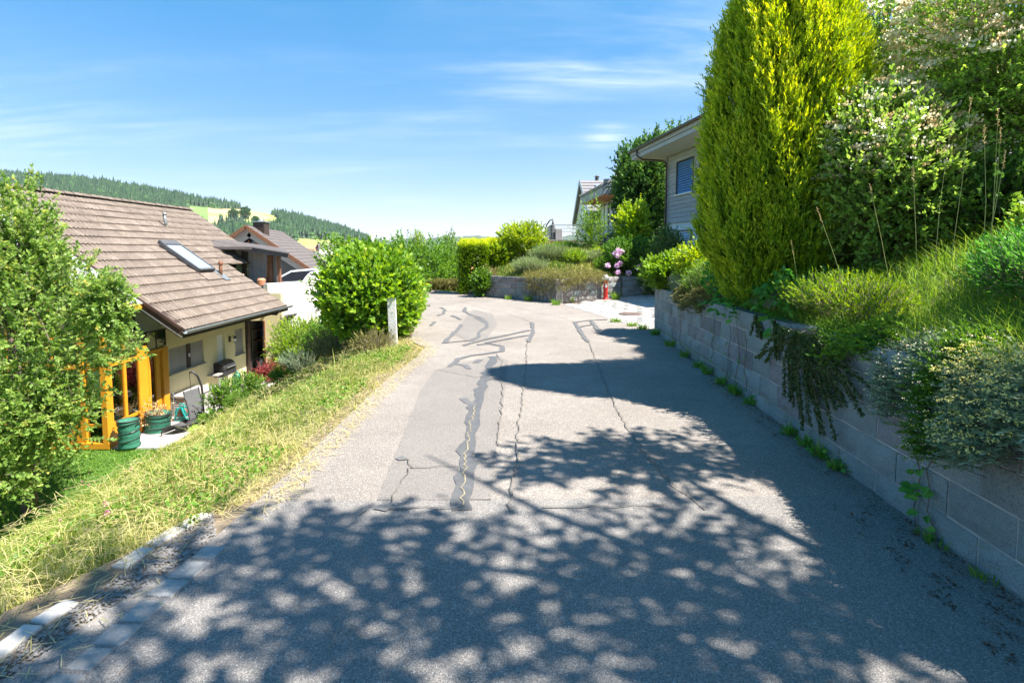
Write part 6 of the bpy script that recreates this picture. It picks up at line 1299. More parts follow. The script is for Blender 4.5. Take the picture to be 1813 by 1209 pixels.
# light green shrub at the end of the block wall
for k_, (u, v, Y, r, h, lab, mt, ll, lw, n) in enumerate(((1195, 520, 10.2, .55, .62, 'light green leafy shrub overhanging the far end of the block wall', 'l_far', .10, .06, 800), (1240, 505, 9.2, .42, .85, 'pale yellow green spiraea bush left of the golden thuja', 'l_privet', .06, .03, 750),
        (1262, 528, 8.3, .42, .55, 'fine leaved dark green broom on top of the block wall', 'l_mid', .05, .008, 800), (1225, 525, 9.2, .36, .32, 'grey green cushion plant spilling over the wall below the broom', 'l_sage', .045, .010, 600), (1172, 515, 10.6, .26, .34, 'small pale flowering weed on the very end of the wall', 'l_sage', .045, .018, 260))):
    p_ = P(u, v, Y); shrub('wall_shrub', lab, 'bush', (p_.x, Y, .86), r, h, M[mt], ll, lw, n, 13, .26, .6, .6, .8, .3, .35, 3, seed=95 + k_, tint0=.6)
# --- golden thuja
TX = Vector((3.02, 6.08, 1.1)); t = thing('golden_thuja', 'tall golden green conical thuja rising above the block wall', 'conifer', TX)
n = 21000; zz = RG.random(n) ** .85 * 3.85; a = RG.uniform(0, 2 * PI, n); f = zz / 3.95
rad = .82 * np.clip(1 - np.clip((f - .30) / .70, 0, 1) ** 2.6, 0, 1) ** .75 * np.clip(.62 + f * 2.2, 0, 1); rad = rad * (1 + .05 * np.sin(a * 7 + zz * 2) + .04 * np.sin(a * 13 - zz * 5)); rr_ = rad - np.abs(RG.normal(size=n)) * .06 + .07 * (RG.random(n) < .12) * RG.random(n) + .03 * np.sin(a * 19 + zz * 6)
p = np.stack([TX.x + np.cos(a) * rr_, TX.y + np.sin(a) * rr_, 1.05 + zz], 1); D = unit(np.stack([np.cos(a) * .55, np.sin(a) * .55, np.full(n, 1.)], 1) + RG.normal(size=(n, 3)) * .28)
patch = .5 + .5 * np.sin(a * 5 + zz * 1.3) * np.sin(zz * 2.1 + a * 3)
Vv, Tt = shoot_leaves(p - D * .05, D, RG.uniform(.08, .22, n), 11, .05, .014, .5, .2, 0, .5, .16, .5, nup=0.1); Tt = np.clip(Tt + np.repeat(.30 * (patch - .5) + .14 * (f - .5), 44), .02, .98)
foliage('foliage', [(Vv, Tt)], M['l_thuja'], t)
b = MB(); b.tube([(TX.x, TX.y, .9), (TX.x, TX.y, 3), (TX.x, TX.y, 4.9)], [.12, .09, .02], 8); b.build('trunk', M['bark'], t, smooth=True)
# inner dead wood that keeps the crown from being see-through
n = 2600; zz = RG.random(n) * 3.7; a = RG.uniform(0, 2 * PI, n); p = np.stack([np.full(n, TX.x), np.full(n, TX.y), 1.1 + zz], 1); D = unit(np.stack([np.cos(a), np.sin(a), np.full(n, .6)], 1)); foliage('inner_sprays', [shoot_leaves(p + D * .1, D, np.full(n, .62) * np.clip(1.12 - zz / 4.2, .1, 1), 8, .12, .05, .6, .3, 0, .22, .1, 0)], M['l_thuja'], t)
# --- big spiraea shrub on the right
def flowered(name, label, base, r, ry, h, n, nf, seed, flow='l_fl_white', mt='l_spirea', ll=.042, lw=.022, t0=.5, frac=.5, fr=.075):
    t = shrub(name, label, 'bush', base, r, h, M[mt], ll, lw, n, 15, .34, .5, .7, .8, .35, .4, 7, ry=ry, seed=seed, tint0=t0)
    c = (base[0], base[1], base[2] + h * .54); p = crown_shoots(c, (r * 1.07, ry * 1.07, h * .52), nf * 6, .1, .97, 1, .4, .3, .4, 16, seed)[0]; p = p[(p[:, 2] > base[2] + h * frac) & (p[:, 1] < base[1] + ry * .5)][:nf]
    m_ = len(p); k = 14; d = rdir(m_ * k) ; d[:, 2] = np.abs(d[:, 2]); pos = np.repeat(p, k, 0) + d * fr * RG.random((m_ * k, 1)) * np.array([1, 1, .35]); V = leaves(pos, unit(d + np.array([0, 0, .6])), rdir(m_ * k), np.full(m_ * k, .028), np.full(m_ * k, .024)); T = np.repeat(np.clip(np.repeat(RG.random(m_), k) + RG.normal(size=m_ * k) * .15, 0, 1), 4)
    foliage('blossom', [(V, T)], M[flow], t); return t
flowered('spiraea_shrub', 'big spiraea shrub with fading cream blossom filling the upper right', (5.35, 5.15, 1.95), 1.45, .85, 2.7, 4400, 1700, 101, t0=.7)
flowered('spiraea_shrub', 'taller blossoming spiraea behind the big one beside the thuja', (4.65, 6.5, 1.7), 1.15, .85, 3.3, 3300, 1100, 102, t0=.65)
flowered('spiraea_shrub', 'arching rose-like shrub in front of the lower right of the thuja', (3.62, 5.2, 1.35), .82, .55, 1.85, 2300, 300, 103, mt='l_arch', ll=.05, lw=.028, t0=.5)
flowered('spiraea_shrub', 'shrub with fading blossom at the very right edge', (6.7, 5.9, 2.1), 1.0, .9, 2.6, 1800, 260, 104)
shrub('dark_shrub', 'dark leafy undergrowth beneath the big spiraea', 'bush', (4.5, 5.2, 1.6), .9, .9, M['l_dark'], .06, .035, 1300, 12, .28, .5, .6, .8, .3, .3, 4, seed=105, tint0=.6)
# --- raspberry on the wall below the thuja, single leaves
def big_leaf_mesh(name, L_, W_, mat, tint):
    v = [(0, 0, 0), (L_ * .3, W_ * .48, .006), (L_ * .68, W_ * .42, 0), (L_, 0, -.02), (L_ * .68, -W_ * .42, 0), (L_ * .3, -W_ * .48, .006), (L_ * .35, 0, -.008), (L_ * .7, 0, -.012)]
    f = [(0, 6, 1), (1, 6, 7, 2), (2, 7, 3), (3, 7, 4), (4, 7, 6, 5), (5, 6, 0)]; me = bpy.data.meshes.new(name); me.from_pydata(v, [], f); me.materials.append(mat); a = me.attributes.new('tint', 'FLOAT', 'POINT'); a.data.foreach_set('value', [tint] * 8); me.update(); return me
lm = [big_leaf_mesh('leaf', .085 * s, .062 * s, M['l_bramble'], tn) for s in (.8, 1, 1.2) for tn in (.2, .5, .8)]
def rot_to(d, n_):
    d = Vector(d).normalized(); y = Vector(n_).cross(d).normalized(); z = d.cross(y); return Matrix(((d.x, y.x, z.x, 0), (d.y, y.y, z.y, 0), (d.z, y.z, z.z, 0), (0, 0, 0, 1)))
t = thing('raspberry_plant', 'raspberry with soft green leaves hanging over the wall below the thuja', 'plant', (2.85, 6.3, .95)); cnt = 0
rb = RG.normal
for i in range(99):
    y = RG.uniform(5.0, 7.2); xx_ = float(xw(y)) + RG.uniform(-.13, .5); z = .98 + RG.uniform(0, .42) * (1 if xx_ > xw(y) else .4) - (RG.uniform(0, .25) if xx_ < xw(y) + .02 else 0)
    c = Vector((xx_, y, z)); az = RG.uniform(-PI, PI) if RG.random() < .3 else RG.uniform(PI * .6, PI * 1.5)
    for da in (0, 1.15, -1.15):
        d = Vector((math.cos(az + da), math.sin(az + da), RG.uniform(-.45, .15))); mobj('leaf', random.choice(lm), t, Matrix.Translation(c + d * .012) @ rot_to(d, (RG.uniform(-.4, .1), RG.uniform(-.5, .1), 1))); cnt += 1
n = 500; y = RG.uniform(4.9, 7.6, n); p = np.stack([xw(y) + RG.uniform(.02, .75, n), y, .95 + RG.uniform(0, .35, n)], 1); D = unit(RG.normal(size=(n, 3)) * .6 + np.array([-.4, -.3, .5])); foliage('inner_foliage', [shoot_leaves(p, D, np.full(n, .15), 7, .075, .05, .8, .1, 0, .4)], M['l_bramble'], t)
b = MB()
for i in range(26): y = RG.uniform(5.2, 7.3); b.tube([(float(xw(y)) + .3, y, .9), (float(xw(y)) + .1, y - .1, 1.25), (float(xw(y)) - .06, y - .2, 1.05)], .004, 4)
b.build('stem', M['l_bramble'] if False else M['bark'], t)
# --- hanging cotoneaster on the wall
t = thing('cotoneaster', 'dark green cotoneaster hanging down the block wall like a mop', 'plant', (2.4, 4.25, .95)); Ps, Ds, Lq = [], [], []; b = MB()
root = Vector((float(xw(4.35)) + .03, 4.35, .97))
for i in range(44):
    sp = RG.normal() * .36; z1 = RG.uniform(.10, .58) + abs(sp) * .3; yy_ = root.y + sp - .10; out = .035 + .05 * RG.random()
    if i < 5: yy_ = root.y - .5 - .1 * i; z1 = .45 + .06 * i; 
    if i > 40: yy_ = root.y + .75 + .1 * (i - 40); z1 = .52
    e = Vector((float(xw(yy_)) - out, yy_, z1)); m1 = Vector((float(xw(root.y)) - .09, root.y + sp * .35, .93)); m2 = m1.lerp(e, .5) + Vector((-.04, 0, .05)); pts = [root, m1, m2, e]; b.tube(pts, [.007, .006, .005, .003], 4)
    for q, e_ in ((m1, m2), (m2, e)):
        L_ = (e_ - q).length; m_ = 3; d = (e_ - q).normalized()
        for j in range(m_): Ps.append(q + d * L_ * j / m_); Ds.append(d); Lq.append(L_ / m_)
Ps, Ds, Lq = np.array(Ps), np.array(Ds), np.array(Lq); Ps4 = np.repeat(Ps, 2, 0); Ds4 = np.repeat(Ds, 2, 0); Lq4 = np.repeat(Lq, 2)
foliage('foliage', [shoot_leaves(Ps4, Ds4, Lq4, 26, .024, .016, 1.1, .0, 0, .45, .2, 0, jit=.004, nup=.2)], M['l_coton'], t); b.build('stem', M['bark'], t)
for k_, (y, z, lab) in enumerate(((5.0, .58, 'short dark cotoneaster tail hanging left of the big mop'), (5.45, .70, 'thin cotoneaster strand beneath the raspberry leaves'))):
    t = thing('cotoneaster', lab, 'plant', (float(xw(y)), y, .95)); b = MB(); ps = []
    for j in range(5): e = Vector((float(xw(y)) - .05, y + RG.normal() * .06 - .08, z + .08 * RG.random())); q = Vector((float(xw(y)) - .04, y + .03, .95)); b.tube([q + Vector((.06, 0, 0)), q, e], .004, 4); ps.append((q, e))
    b.build('stem', M['bark'], t); foliage('foliage', [shoot_leaves(np.array([q for q, e in ps] * 3), unit(np.array([e - q for q, e in ps] * 3)), np.array([(e - q).length for q, e in ps] * 3), 45, .024, .016, 1.1, 0, 0, .4, .2, 0, nup=.2)], M['l_coton'], t)
# --- cushion plants spilling over the near wall
def spill(name, label, y0, y1, zt0, drop, n, mat, ll, lw, Lsh, seed, out=.22, tint0=.5, stiff=.8, k=15, dirz=.5, bx=.0, prof=1.0):
    t = thing(name, label, 'plant', (float(xw((y0 + y1) / 2)) + .1, (y0 + y1) / 2, .93)); f = RG.random(n); y = y0 + (y1 - y0) * f; env = np.sin(PI * np.clip(f, 0, 1)) ** .6
    s = RG.random(n); th_ = s * PI * .9      # from the top edge over and down
    X_ = xw(y) + bx + .34 - (out + .34) * np.sin(th_ * .55) ** 1.0 * (.55 + .45 * env) ; Z_ = zt0 + .06 * np.sin(y * 9) + .13 * env * np.cos(th_ * .6) - drop * env * np.clip(s - .35, 0, 1) / .65 * prof
    p = np.stack([X_, y, Z_], 1) + RG.normal(size=(n, 3)) * .03; D = unit(np.stack([-np.sin(th_ * .6) * .9 - .1, RG.normal(size=n) * .35, dirz * np.cos(th_ * .6) + .12], 1) + RG.normal(size=(n, 3)) * (1 - stiff)); Ls = np.full(n, Lsh) * RG.uniform(.6, 1.3, n)
    foliage('foliage', [shoot_leaves(p - D * Lsh * .5, D, Ls, k, ll, lw, .55, .1, .1, tint0, .2, .35, nup=.6)], mat, t); twigs('twig', p - D * Lsh, D, Ls, .003, M['bark'], t); return t, p, D
t1, p1, _ = spill('cushion_plant', 'grey green thyme cushion with tiny white flowers on the wall, left of the tall spill', 2.98, 3.52, .96, .30, 1500, M['l_sage'], .016, .008, .07, 111, out=.10, tint0=.35)
t2, p2, _ = spill('candytuft', 'dark green trailing plant with small white blooms reaching lowest on the wall', 2.66, 3.12, .96, .52, 1300, M['l_mid'], .022, .008, .09, 112, out=.14, tint0=.35)
t3, p3, D3 = spill('santolina', 'pale yellow flowering grey leaved plant hanging over the near wall', 2.1, 2.85, .98, .34, 1700, M['l_sage'], .026, .007, .10, 113, out=.2, tint0=.4)
t4, p4, _ = spill('lavender', 'silvery spiky leaved plant at the right picture edge on the wall', 1.8, 2.3, 1.0, .28, 1000, M['l_sage'], .055, .008, .11, 114, out=.18, tint0=.6)
spill('ground_cover', 'low mixed green ground cover creeping over the block wall top near the mop', 3.45, 4.3, .93, .08, 900, M['l_mid'], .022, .012, .10, 115, out=.10, tint0=.55)
spill('ground_cover', 'brown green ground cover along the far half of the block wall top', 7.0, 9.3, .91, .10, 1800, M['l_olive'], .024, .012, .10, 116, out=.09, tint0=.4)
def flecks(t, name, p, n, off, r, mat, k=6, sz=.008):
    i = RG.integers(0, len(p), n); c = p[i] + RG.normal(size=(n, 3)) * .02 + np.array(off); d = rdir(n * k); d[:, 2] = np.abs(d[:, 2]); pos = np.repeat(c, k, 0) + d * r * np.array([1, 1, .4]); V = leaves(pos, d, rdir(n * k), np.full(n * k, sz), np.full(n * k, sz)); foliage(name, [(V, np.repeat(np.clip(.6 + RG.normal(size=n * k) * .25, 0, 1), 4))], M[mat], t)
flecks(t1, 'blossom', p1, 150, (-.06, -.03, .03), .012, 'l_fl_white', 4); flecks(t2, 'blossom', p2, 120, (-.08, -.02, .02), .014, 'l_fl_white', 4); flecks(t3, 'blossom', p3[p3[:, 2] > .6], 420, (-.08, -.03, .06), .022, 'l_fl_yel', 9, .009); flecks(t2, 'blue_flower', p2, 5, (-.12, -.04, 0), .012, 'l_fl_pink', 5)
b = MB()
for i in range(60): y = RG.uniform(2.15, 2.75); x = float(xw(y)) - .02; b.tube([(x + .04, y, .88), (x - .06, y + RG.normal() * .05, .74), (x - .02 - .05 * RG.random(), y + RG.normal() * .12, .55 + .12 * RG.random())], .0022, 3)
b.build('dead_stem', M['birch'], t3)
# sea-buckthorn like green mat behind cushions
shrub('green_mat', 'dense bright green mat of narrow leaves at the right edge above the cushions', 'plant', (3.7, 3.1, 1.2), .85, .62, M['l_bramble'], .035, .010, 3000, 16, .2, .9, .45, .7, .45, .2, 3, ry=.75, seed=120, tint0=.5)
shrub('green_mat', 'yellow green fine leaved mat on the wall above the cotoneaster', 'plant', (2.85, 4.6, 1.0), .42, .38, M['l_privet'], .03, .010, 1300, 14, .16, .9, .45, .7, .4, .2, 3, ry=.75, seed=121, tint0=.35)
shrub('leafy_herb', 'broad leaved herb patch below the spiraea at the right edge', 'plant', (4.3, 3.7, 1.65), .7, .35, M['l_grass2'], .05, .03, 1500, 12, .22, .6, .7, .8, .3, .3, 3, ry=.6, seed=122, tint0=.6)

# =================================================================== GRASS
def scatter(n, x0, x1, y0, y1, p=1.0):
    y = y0 + (y1 - y0) * RG.random(n) ** p; x = RG.uniform(x0, x1, n); return x, y
# left bank
n = 190000; y = 1.2 + 15.5 * RG.random(n) ** 1.75; e = xl(y) + .02 - .06 * np.abs(np.sin(y * 7)) ; dmax = np.where(y < 4, 4.2, 6.0); x = e - dmax * RG.random(n) ** 1.25
cl = .5 + .5 * np.sin(x * 5.1 + y * 3.3) * np.sin(y * 4.7 - x * 2.2); dens = .35 + .65 * cl; ok = RG.random(n) < dens
gr = (y < 3.5) & (x > np.interp(y, [1, 1.6, 2.3, 2.9, 3.35, 3.5], [-2.5, -2.42, -2.28, -2.0, -1.75, -1.55]) + .05); ok &= ~(gr & (RG.random(n) < .97)); ok &= ~((x < -7.4)); ok &= ~((y > 9.3) & (x > -3.5) & (y > 11)) 
x, y, cl = x[ok], y[ok], cl[ok]; n = len(x); d_ = xl(y) - x; dist = np.hypot(x, y); h = RG.uniform(.035, .12, n) * (1 + .7 * (RG.random(n) < .12)) * np.clip(.35 + d_ * 1.2, .35, 1.25); z = zt(x, y)
lean = RG.normal(size=(n, 3)) * np.array([.45, .45, .15]); big = np.sin(x * 1.9 + y * .9 + 1.3 * np.sin(y * 1.3)) + .7 * np.sin(x * 4.3 - y * 3.1 + 2) + .5 * np.sin(x * 9 + y * 7.7); h = h * np.clip(1 + .28 * np.sin(x * 6.1 + 3 * np.sin(y * 3)) , .5, 1.5); tint = np.clip(.41 + RG.normal(size=n) * .2 - .13 * big + .22 * np.clip(1 - d_ * 1.8, 0, 1) - .12 * np.clip((y - 9) / 4, 0, 1), 0, 1)
tag(blades('bank_grass', np.stack([x, y, z - .01], 1), h, np.maximum(.0042, .0011 * dist) * RG.uniform(.7, 1.3, n), lean, M['l_grass'], tint), 'dry yellow green grass covering the roadside bank', 'grass')
# flat cut hay lying along the edge
n = 10000; y = 1.3 + 8.5 * RG.random(n) ** 1.5; x = xl(y) + .10 - RG.random(n) ** 1.3 * 1.5; kp = ~((y < 3.3) & (x > np.interp(y, [1, 1.6, 2.3, 2.9, 3.35], [-2.4, -2.3, -2.15, -1.85, -1.65])) & (RG.random(n) < .72)) & ~((y < 3.1) & (x > -1.9) & (RG.random(n) < .85)); x, y = x[kp], y[kp]; n = len(x); z = np.maximum(zt(x, y), -.005) + .012 + .02 * RG.random(n); a = RG.uniform(0, 2 * PI, n); ln = RG.uniform(.03, .13, n); d = np.stack([np.cos(a), np.sin(a), RG.normal(size=n) * .12], 1); s = np.stack([-np.sin(a), np.cos(a), 0 * a], 1) * .0016
c = np.stack([x, y, z], 1); up_ = np.array([0, 0, .004]); V = np.stack([c - s, c + s, c + d * ln[:, None] + s, c + d * ln[:, None] - s], 1).reshape(-1, 3); 
tag(mobj('cut_hay', npmesh('cut_hay', V, np.arange(len(V)).reshape(-1, 4), M['l_grass'], np.repeat(np.clip(RG.normal(size=n) * .12 + .88, 0, 1), 4))), 'dry cut grass stalks lying along the road edge', 'hay', kind='stuff')
# clover leaves / low weeds on the bank
n = 26000; y = 1.4 + 8 * RG.random(n) ** 1.2; x = xl(y) - .25 - 3.2 * RG.random(n); pch = np.sin(x * 3.1 + 2) * np.sin(y * 2.7 + x) > -.05; x, y = x[pch], y[pch]; n = len(x); c = np.stack([x, y, zt(x, y) + .03 + .07 * RG.random(n)], 1); D = unit(RG.normal(size=(n, 3)) * .6 + np.array([0, 0, .6])); V = leaves(c, D, unit(RG.normal(size=(n, 3)) * .5 + np.array([0, 0, 1])), RG.uniform(.02, .045, n), RG.uniform(.014, .03, n))
tag(mobj('low_weeds', npmesh('low_weeds', V, np.arange(len(V)).reshape(-1, 4), M['l_grass2'], np.repeat(RG.random(n) * .7, 4))), 'low green clover and weeds among the bank grass', 'weeds', kind='stuff')
# lawn
n = 60000; y = 3.5 + 8.2 * RG.random(n); x = -7.5 - 6 * RG.random(n); dist = np.hypot(x, y); tag(blades('lawn_grass', np.stack([x, y, zt(x, y) - .005], 1), RG.uniform(.03, .06, n), .0012 * dist + .002, RG.normal(size=(n, 3)) * np.array([.4, .4, .1]), M['l_grass2'], np.clip(.35 + RG.normal(size=n) * .2, 0, 1)), 'short mown green lawn beside the conservatory', 'grass')
# clover heads and tall seed stalks on the bank: one thing each
def stalk(name, label, cat, base, top, head, group, hr=.016, mat='l_fl_pink', leafy=True, seedhead=False):
    t = thing(name, label, cat, base, 0, group); base, top = Vector(base), Vector(top); mid = base.lerp(top, .55) + Vector((random.uniform(-.02, .02), random.uniform(-.02, .02), .02)); b = MB(); b.tube([base, mid, top], [.0028, .0022, .0015], 4); o = b.build('stem', M['stalk'], t)
    if seedhead:
        n = 26; d = (top - mid).normalized(); p = np.array([top - d * (.13 * i / n) for i in range(n)]); D = unit(np.array([d[:]] * n) * .6 + RG.normal(size=(n, 3)) * .45); V = leaves(p, D, rdir(n), np.full(n, .018), np.full(n, .0045)); foliage('seed_head', [(V, np.repeat(np.full(n, .9), 4))], M['l_dry'], t)
    else:
        n = 30; d = rdir(n); V = leaves(np.array(top)[None] + d * hr * .3, d, rdir(n), np.full(n, hr), np.full(n, hr * .5)); foliage('flower_head', [(V, np.repeat(RG.random(n) * .8, 4))], M[mat], t)
M['stalk'] = pm('dry_green_stalk', [(.25, .30, .08), (.45, .42, .18)], 8)
M['l_clover'] = leafmat('clover_pink', [(.34, .08, .16), (.55, .22, .36), (.7, .42, .55)], .25)
cl_ = [(76, 886, 'leftmost bright clover pair, the right head'), (8, 910, 'pink clover head at the left picture edge'), (45, 908, 'clover head right of the one at the picture edge'), (145, 852, 'upper left clover head by the lawn shadow'), (157, 858, 'clover head just right of the lawn shadow clover'), (232, 829, 'clover head highest on the bank'), (187, 892, 'pale clover head in the middle of the bank'), (189, 908, 'dark pink clover head right above the shaded grass'), (107, 920, 'small clover head low in the dry grass'), (67, 881, 'leftmost bright clover pair, the left head')]
for u, v, lab in cl_:
    q = hitz(u, v + 26); top = P(u, v, q.y - .05); stalk('clover_flower', lab, 'flower', q, top, 0, 'clover flowers on the bank', mat='l_clover')
sk_ = [(118, 820, 150, 880, 'tall seeding grass stalk over the lawn shadow'), (98, 800, 140, 870, 'slim grass stalk left of the tallest seeding one'), (136, 802, 146, 872, 'upright seeding grass stalk by the lawn'), (40, 860, 70, 925, 'bent grass stalk near the left picture edge'), (70, 870, 118, 900, 'grass stalk lying right across the shade'), (160, 830, 146, 878, 'drooping seed stalk right of the upright one'), (20, 850, 62, 920, 'pale grass stalk at far left of the bank')]
for u, v, ub, vb, lab in sk_:
    q = hitz(ub, vb); stalk('grass_stalk', lab, 'grass stalk', q, P(u, v, q.y), 0, 'seeding grass stalks on the bank', seedhead=True)
# right embankment grass
n = 80000; y = 1.2 + 9.3 * RG.random(n) ** 1.2; x = xw(y) + .06 + 3.6 * RG.random(n) ** 1.2; ok = (x / y < 1.25); x, y = x[ok], y[ok]; n = len(x); dist = np.hypot(x, y)
tag(blades('embankment_grass', np.stack([x, y, zt(x, y) - .01], 1), RG.uniform(.08, .30, n), np.maximum(.004, .001 * dist), RG.normal(size=(n, 3)) * np.array([.4, .4, .1]) + np.array([-.15, 0, 0]), M['l_grass2'], np.clip(.5 + RG.normal(size=n) * .25, 0, 1)), 'long fresh green grass on the embankment above the wall', 'grass')
# low plants on the planted slope behind the middle wall
n = 60000; x = RG.uniform(-.9, 9, n); y = ymw(x) + .15 + 6.5 * RG.random(n); tag(blades('slope_grass', np.stack([x, y, zt(x, y) - .01], 1), RG.uniform(.06, .22, n), RG.uniform(.012, .026, n), RG.normal(size=(n, 3)) * np.array([.3, .3, .1]), M['l_grass'], np.clip(.35 + RG.normal(size=n) * .2 + .15 * np.sin(x * 3), 0, 1)), 'mixed grasses covering the garden slope behind the wall', 'grass')
for k_, (x, y, tx, ty, h) in enumerate(((3.05, 4.0, -.1, 0, 1.15), (3.3, 4.2, 0, -.1, 1.35), (3.5, 4.3, .1, 0, 1.45), (3.15, 4.4, -.25, 0, 1.0), (3.65, 4.1, .08, .1, 1.25), (2.95, 4.6, -.3, .1, .95), (3.42, 3.9, -.05, 0, 1.2), (3.8, 4.3, .05, 0, 1.05), (2.72, 4.9, -.18, 0, .8), (3.25, 3.75, .15, 0, 1.1))):
    z = float(zt(x, y)); nm = ('leftmost', 'second', 'tallest', 'left leaning', 'pale', 'short left', 'thin central', 'rightmost', 'lowest', 'bent')[k_]
    stalk('grass_stalk', nm + ' of the long grass stalks in front of the dark shrubs', 'grass stalk', (x, y, z), (x + tx, y + ty, z + h), 0, 'long stalks above the wall', seedhead=True)
# weeds along wall foot and wall trailers
def tuft(name, label, c, r, h, n, mat, w_=.006, group=None, tint=.5, cat='weed'):
    c = Vector(c); a = RG.uniform(0, 2 * PI, n); rr = r * RG.random(n) ** .7; Pn = np.stack([c.x + np.cos(a) * rr, c.y + np.sin(a) * rr, np.full(n, c.z)], 1); t = thing(name, label, cat, c, 0, group)
    o = blades('leaf_blades', Pn, RG.uniform(.5, 1, n) * h, np.full(n, w_) * RG.uniform(.7, 1.3, n), np.stack([np.cos(a), np.sin(a), 0 * a], 1) * .45 + RG.normal(size=(n, 3)) * .2, mat, np.clip(tint + RG.normal(size=n) * .2, 0, 1), kind=None, parent=None); me = o.data; me.transform(WM[t.name].inverted()); place(o, WM[t.name], t); return t
def weedpx(u, v): g = G(u, v); return g
wl = [(1168, 592, .16, 'weed tuft at the far end of the block wall'), (1192, 612, .13, 'second weed tuft from the driveway corner'), (1212, 632, .16, 'yellow green weed tuft below the stained blocks'), (1236, 650, .12, 'small weed below the hanging green cushion'), (1252, 662, .16, 'weed tuft at the dead leaf patch'), (1276, 680, .14, 'weed under the raspberry'), (1300, 694, .12, 'weed between two dark wall streaks'), (1322, 700, .18, 'taller weed below the raspberry'), (1345, 716, .12, 'weed left of the cotoneaster mop'), (1430, 770, .14, 'creeping weed under the cotoneaster mop'), (1455, 790, .12, 'creeping weed right of the mop tips'), (1480, 808, .16, 'weed tuft before the dark purple block'), (1500, 830, .12, 'small weed by the ivy stems'), (1675, 950, .05, 'tiny yellow weed at the foot of the near wall'), (1702, 966, .06, 'tiny grey weed near the wall foot'), (1780, 1025, .07, 'small green weed in the nearest wall corner'),
      (985, 540, .22, 'grass tuft at the garden wall corner'), (1010, 534, .25, 'weed tuft between wall corner and hydrant'), (1050, 530, .42, 'tall feathery weed just left of the hydrant'), (1090, 532, .35, 'leafy weed just right of the hydrant'), (900, 530, .2, 'low weed along the stepped wall'), (935, 533, .25, 'weed tuft in the middle of the left wall run'), (1090, 570, .12, 'weed on the driveway edge'), (1120, 577, .12, 'weed between asphalt and pavers near the block wall'), (1138, 583, .14, 'weed at the driveway end by the block wall')]
for k_, (u, v, h, lab) in enumerate(wl):
    g = G(u, v); far_ = g.y > 9; n_ = 90 if far_ else (60 if h > .1 else 26)
    if not far_ or g.y < 11.0: g.x = min(g.x, float(xw(g.y)) - .05) if u > 1150 else g.x
    t = tuft('weed', lab, (g.x, g.y, 0), .12 if far_ else .06, h, n_, M['l_grass2'], .014 if far_ else .007, 'weeds along the walls', .4)
    if not far_ and h > .1:
        m_ = 26; c = np.array([[g.x, g.y, .03]]) + RG.normal(size=(m_, 3)) * np.array([.04, .06, .03]); c[:, 2] = np.abs(c[:, 2]); V = leaves(c, unit(RG.normal(size=(m_, 3)) + np.array([-.5, 0, .6])), unit(RG.normal(size=(m_, 3)) * .4 + np.array([0, 0, 1])), RG.uniform(.03, .06, m_), RG.uniform(.02, .035, m_)); foliage('leaves', [(V, np.repeat(.3 + .5 * RG.random(m_), 4))], M['l_bramble'], t)
# thin trailing stems on the wall face with small leaves
for k_, (y, z0, z1, lab) in enumerate(((3.02, .0, .62, 'ivy stem with round leaves climbing the near wall'), (2.93, .02, .7, 'second ivy stem just right of the first'), (6.0, .1, .95, 'dark thin creeper stem below the raspberry'), (6.3, .05, .9, 'faint creeper stem left of the dark one'), (5.75, .1, .7, 'short creeper stem right of the dark one'), (8.6, .1, .8, 'brown creeper near the far wall end'), (6.9, .2, .8, 'thin creeper under the hanging cushion'))):
    t = thing('creeper', lab, 'creeper', (float(xw(y)) - .03, y, z0), 0, 'creepers on the block wall'); b = MB(); pts = [Vector((float(xw(y)) - .022 - .012 * random.random(), y + random.uniform(-.05, .05), z0 + (z1 - z0) * i / 6)) for i in range(7)]; b.tube(pts, .004, 4); b.build('stem', M['bark'], t)
    for i in range(10 if k_ < 2 else 7):
        q = random.choice(pts[:4] if k_ < 2 else pts) + Vector((-.01, random.uniform(-.05, .05), random.uniform(-.04, .04))); mobj('leaf', random.choice(lm[:6]), t, Matrix.Translation(q) @ rot_to((-.5, random.uniform(-.7, .7), random.uniform(-.5, .3)), (-.8, -.3, .7)) @ Matrix.Scale(.75 if k_ < 2 else .4, 4))
# dead leaves and dark moss litter along the wall
n = 2600; y = 2.0 + 7.5 * RG.random(n) ** 1.1; x = xw(y) - .03 - .16 * RG.random(n) ** 1.6 * np.where(y > 3.5, 1.3, 1); ok = RG.random(n) < np.where((y > 3.7) & (y < 6.6), 1, .25); x, y = x[ok], y[ok]
m_ = 900; y2 = RG.uniform(1.9, 3.3, m_); x2 = xw(y2) - RG.uniform(.05, .42, m_) ; kk = (np.sin(y2 * 17 + x2 * 9) * np.sin(x2 * 31 - y2 * 4)) > .15; x = np.concatenate([x, x2[kk]]); y = np.concatenate([y, y2[kk]]); n = len(x)
c = np.stack([x, y, .006 + .012 * RG.random(n)], 1); D = unit(RG.normal(size=(n, 3)) * np.array([1, 1, .25])); V = leaves(c, D, unit(RG.normal(size=(n, 3)) * .3 + np.array([0, 0, 1])), RG.uniform(.008, .03, n), RG.uniform(.004, .014, n)); tag(mobj('leaf_litter', npmesh('leaf_litter', V, np.arange(len(V)).reshape(-1, 4), M['debris'], np.repeat(np.clip(RG.random(n) * np.where(y < 3.4, .35, 1), 0, 1), 4))), 'dead brown leaves and dark moss crumbs along the foot of the wall', 'leaf litter', kind='stuff')
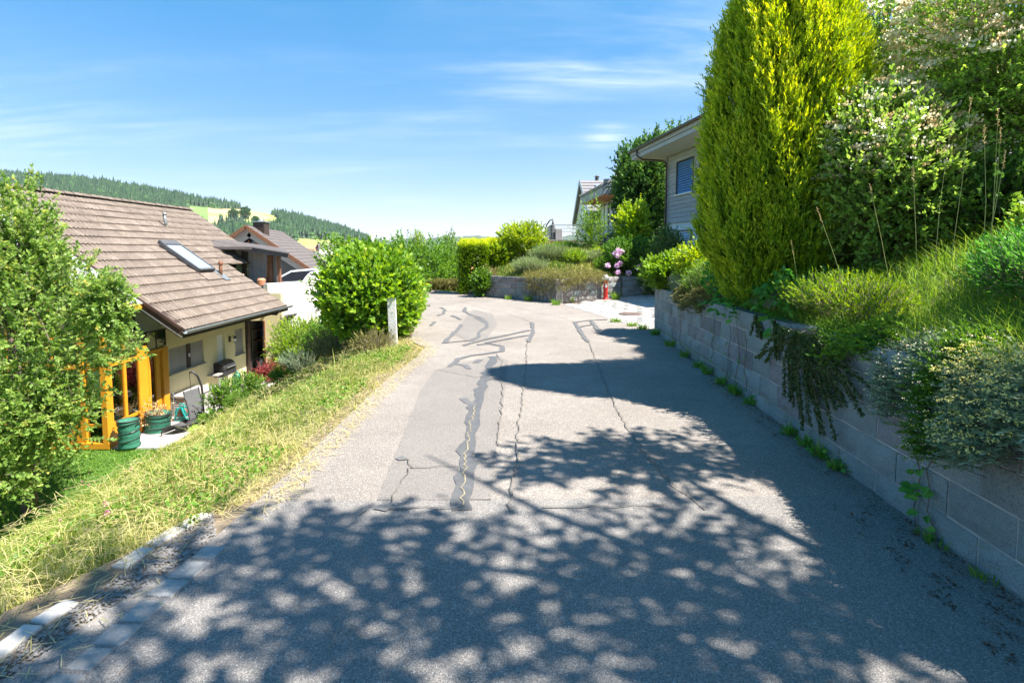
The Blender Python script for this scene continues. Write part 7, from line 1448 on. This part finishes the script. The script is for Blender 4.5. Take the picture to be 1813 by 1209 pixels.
for k_, (u, v, du, dv_2, lab) in enumerate(((580, 1150, 20, -40, 'bent dry stalk lying on the asphalt at lower left'), (638, 1130, -18, -25, 'short stalk beside the bent one on the asphalt'), (205, 1195, 30, -30, 'dry stalk across the near granite setts'))):
    a0, a1 = G(u, v, .006), G(u + du, v + dv_2, .02); b = MB(); b.tube([a0, a1, a1 + Vector((.05, -.02, -.014))], .0022, 4); tag(b.build('stalk', M['birch']), lab, 'stalk')

# =================================================================== SHADE TREE to the right of the picture, its crown above the road
t = thing('shade_tree', 'broad tree on the embankment whose crown shades the near road', 'tree', (5.6, .6, 1.6))
c1 = crown_shoots((3.6, .55, 6.3), (3.0, 1.5, 1.75), 860, .6, .2, 1, .2, .5, .5, 26, 201)
c2 = crown_shoots((4.25, 3.0, 5.3), (1.1, .6, .55), 150, .6, .2, 1, .2, .5, .6, 20, 202)
c3 = crown_shoots((6.3, -1.2, 6.3), (2.3, 1.5, 2.0), 450, .6, .2, 1, .2, .5, .5, 26, 203)
p, D, Ls = union(c1, c2, c3); keep = p[:, 2] > 2.6 + .46 * np.maximum(p[:, 1], 0) + .55; p, D, Ls = p[keep], D[keep], Ls[keep]
foliage('crown', [shoot_leaves(p, D, Ls, 15, .10, .065, .8, .1, .2, .4)], M['l_mid'], t); twigs('twig', p, D, Ls, .006, M['bark'], t)
trunk(t, (5.6, .6, 1.4), (4.6, 1.2, 6.4), .17, .06, M['bark'], [(2.6, 1.6, 6.8), (3.4, 2.8, 6.6), (4.3, 3.15, 5.3), (6.6, .4, 6.6), (3.8, .6, 7.4), (5.2, -.6, 6.4)])

# =================================================================== AIR
m_, N_, L_ = newmat('haze'); o_ = N_.new('ShaderNodeOutputMaterial'); v_ = N_.new('ShaderNodeVolumePrincipled')
v_.inputs['Color'].default_value = (.86, .92, 1.0, 1); v_.inputs['Density'].default_value = 0.6e-4; v_.inputs['Anisotropy'].default_value = .2; L_.new(v_.outputs[0], o_.inputs['Volume'])
b = MB(); b.box((-3200, -400, -45), (4600, 7200, 330)); hz = b.build('haze', m_); hz['kind'] = 'stuff'; hz['label'] = 'thin blue summer haze over the valley'
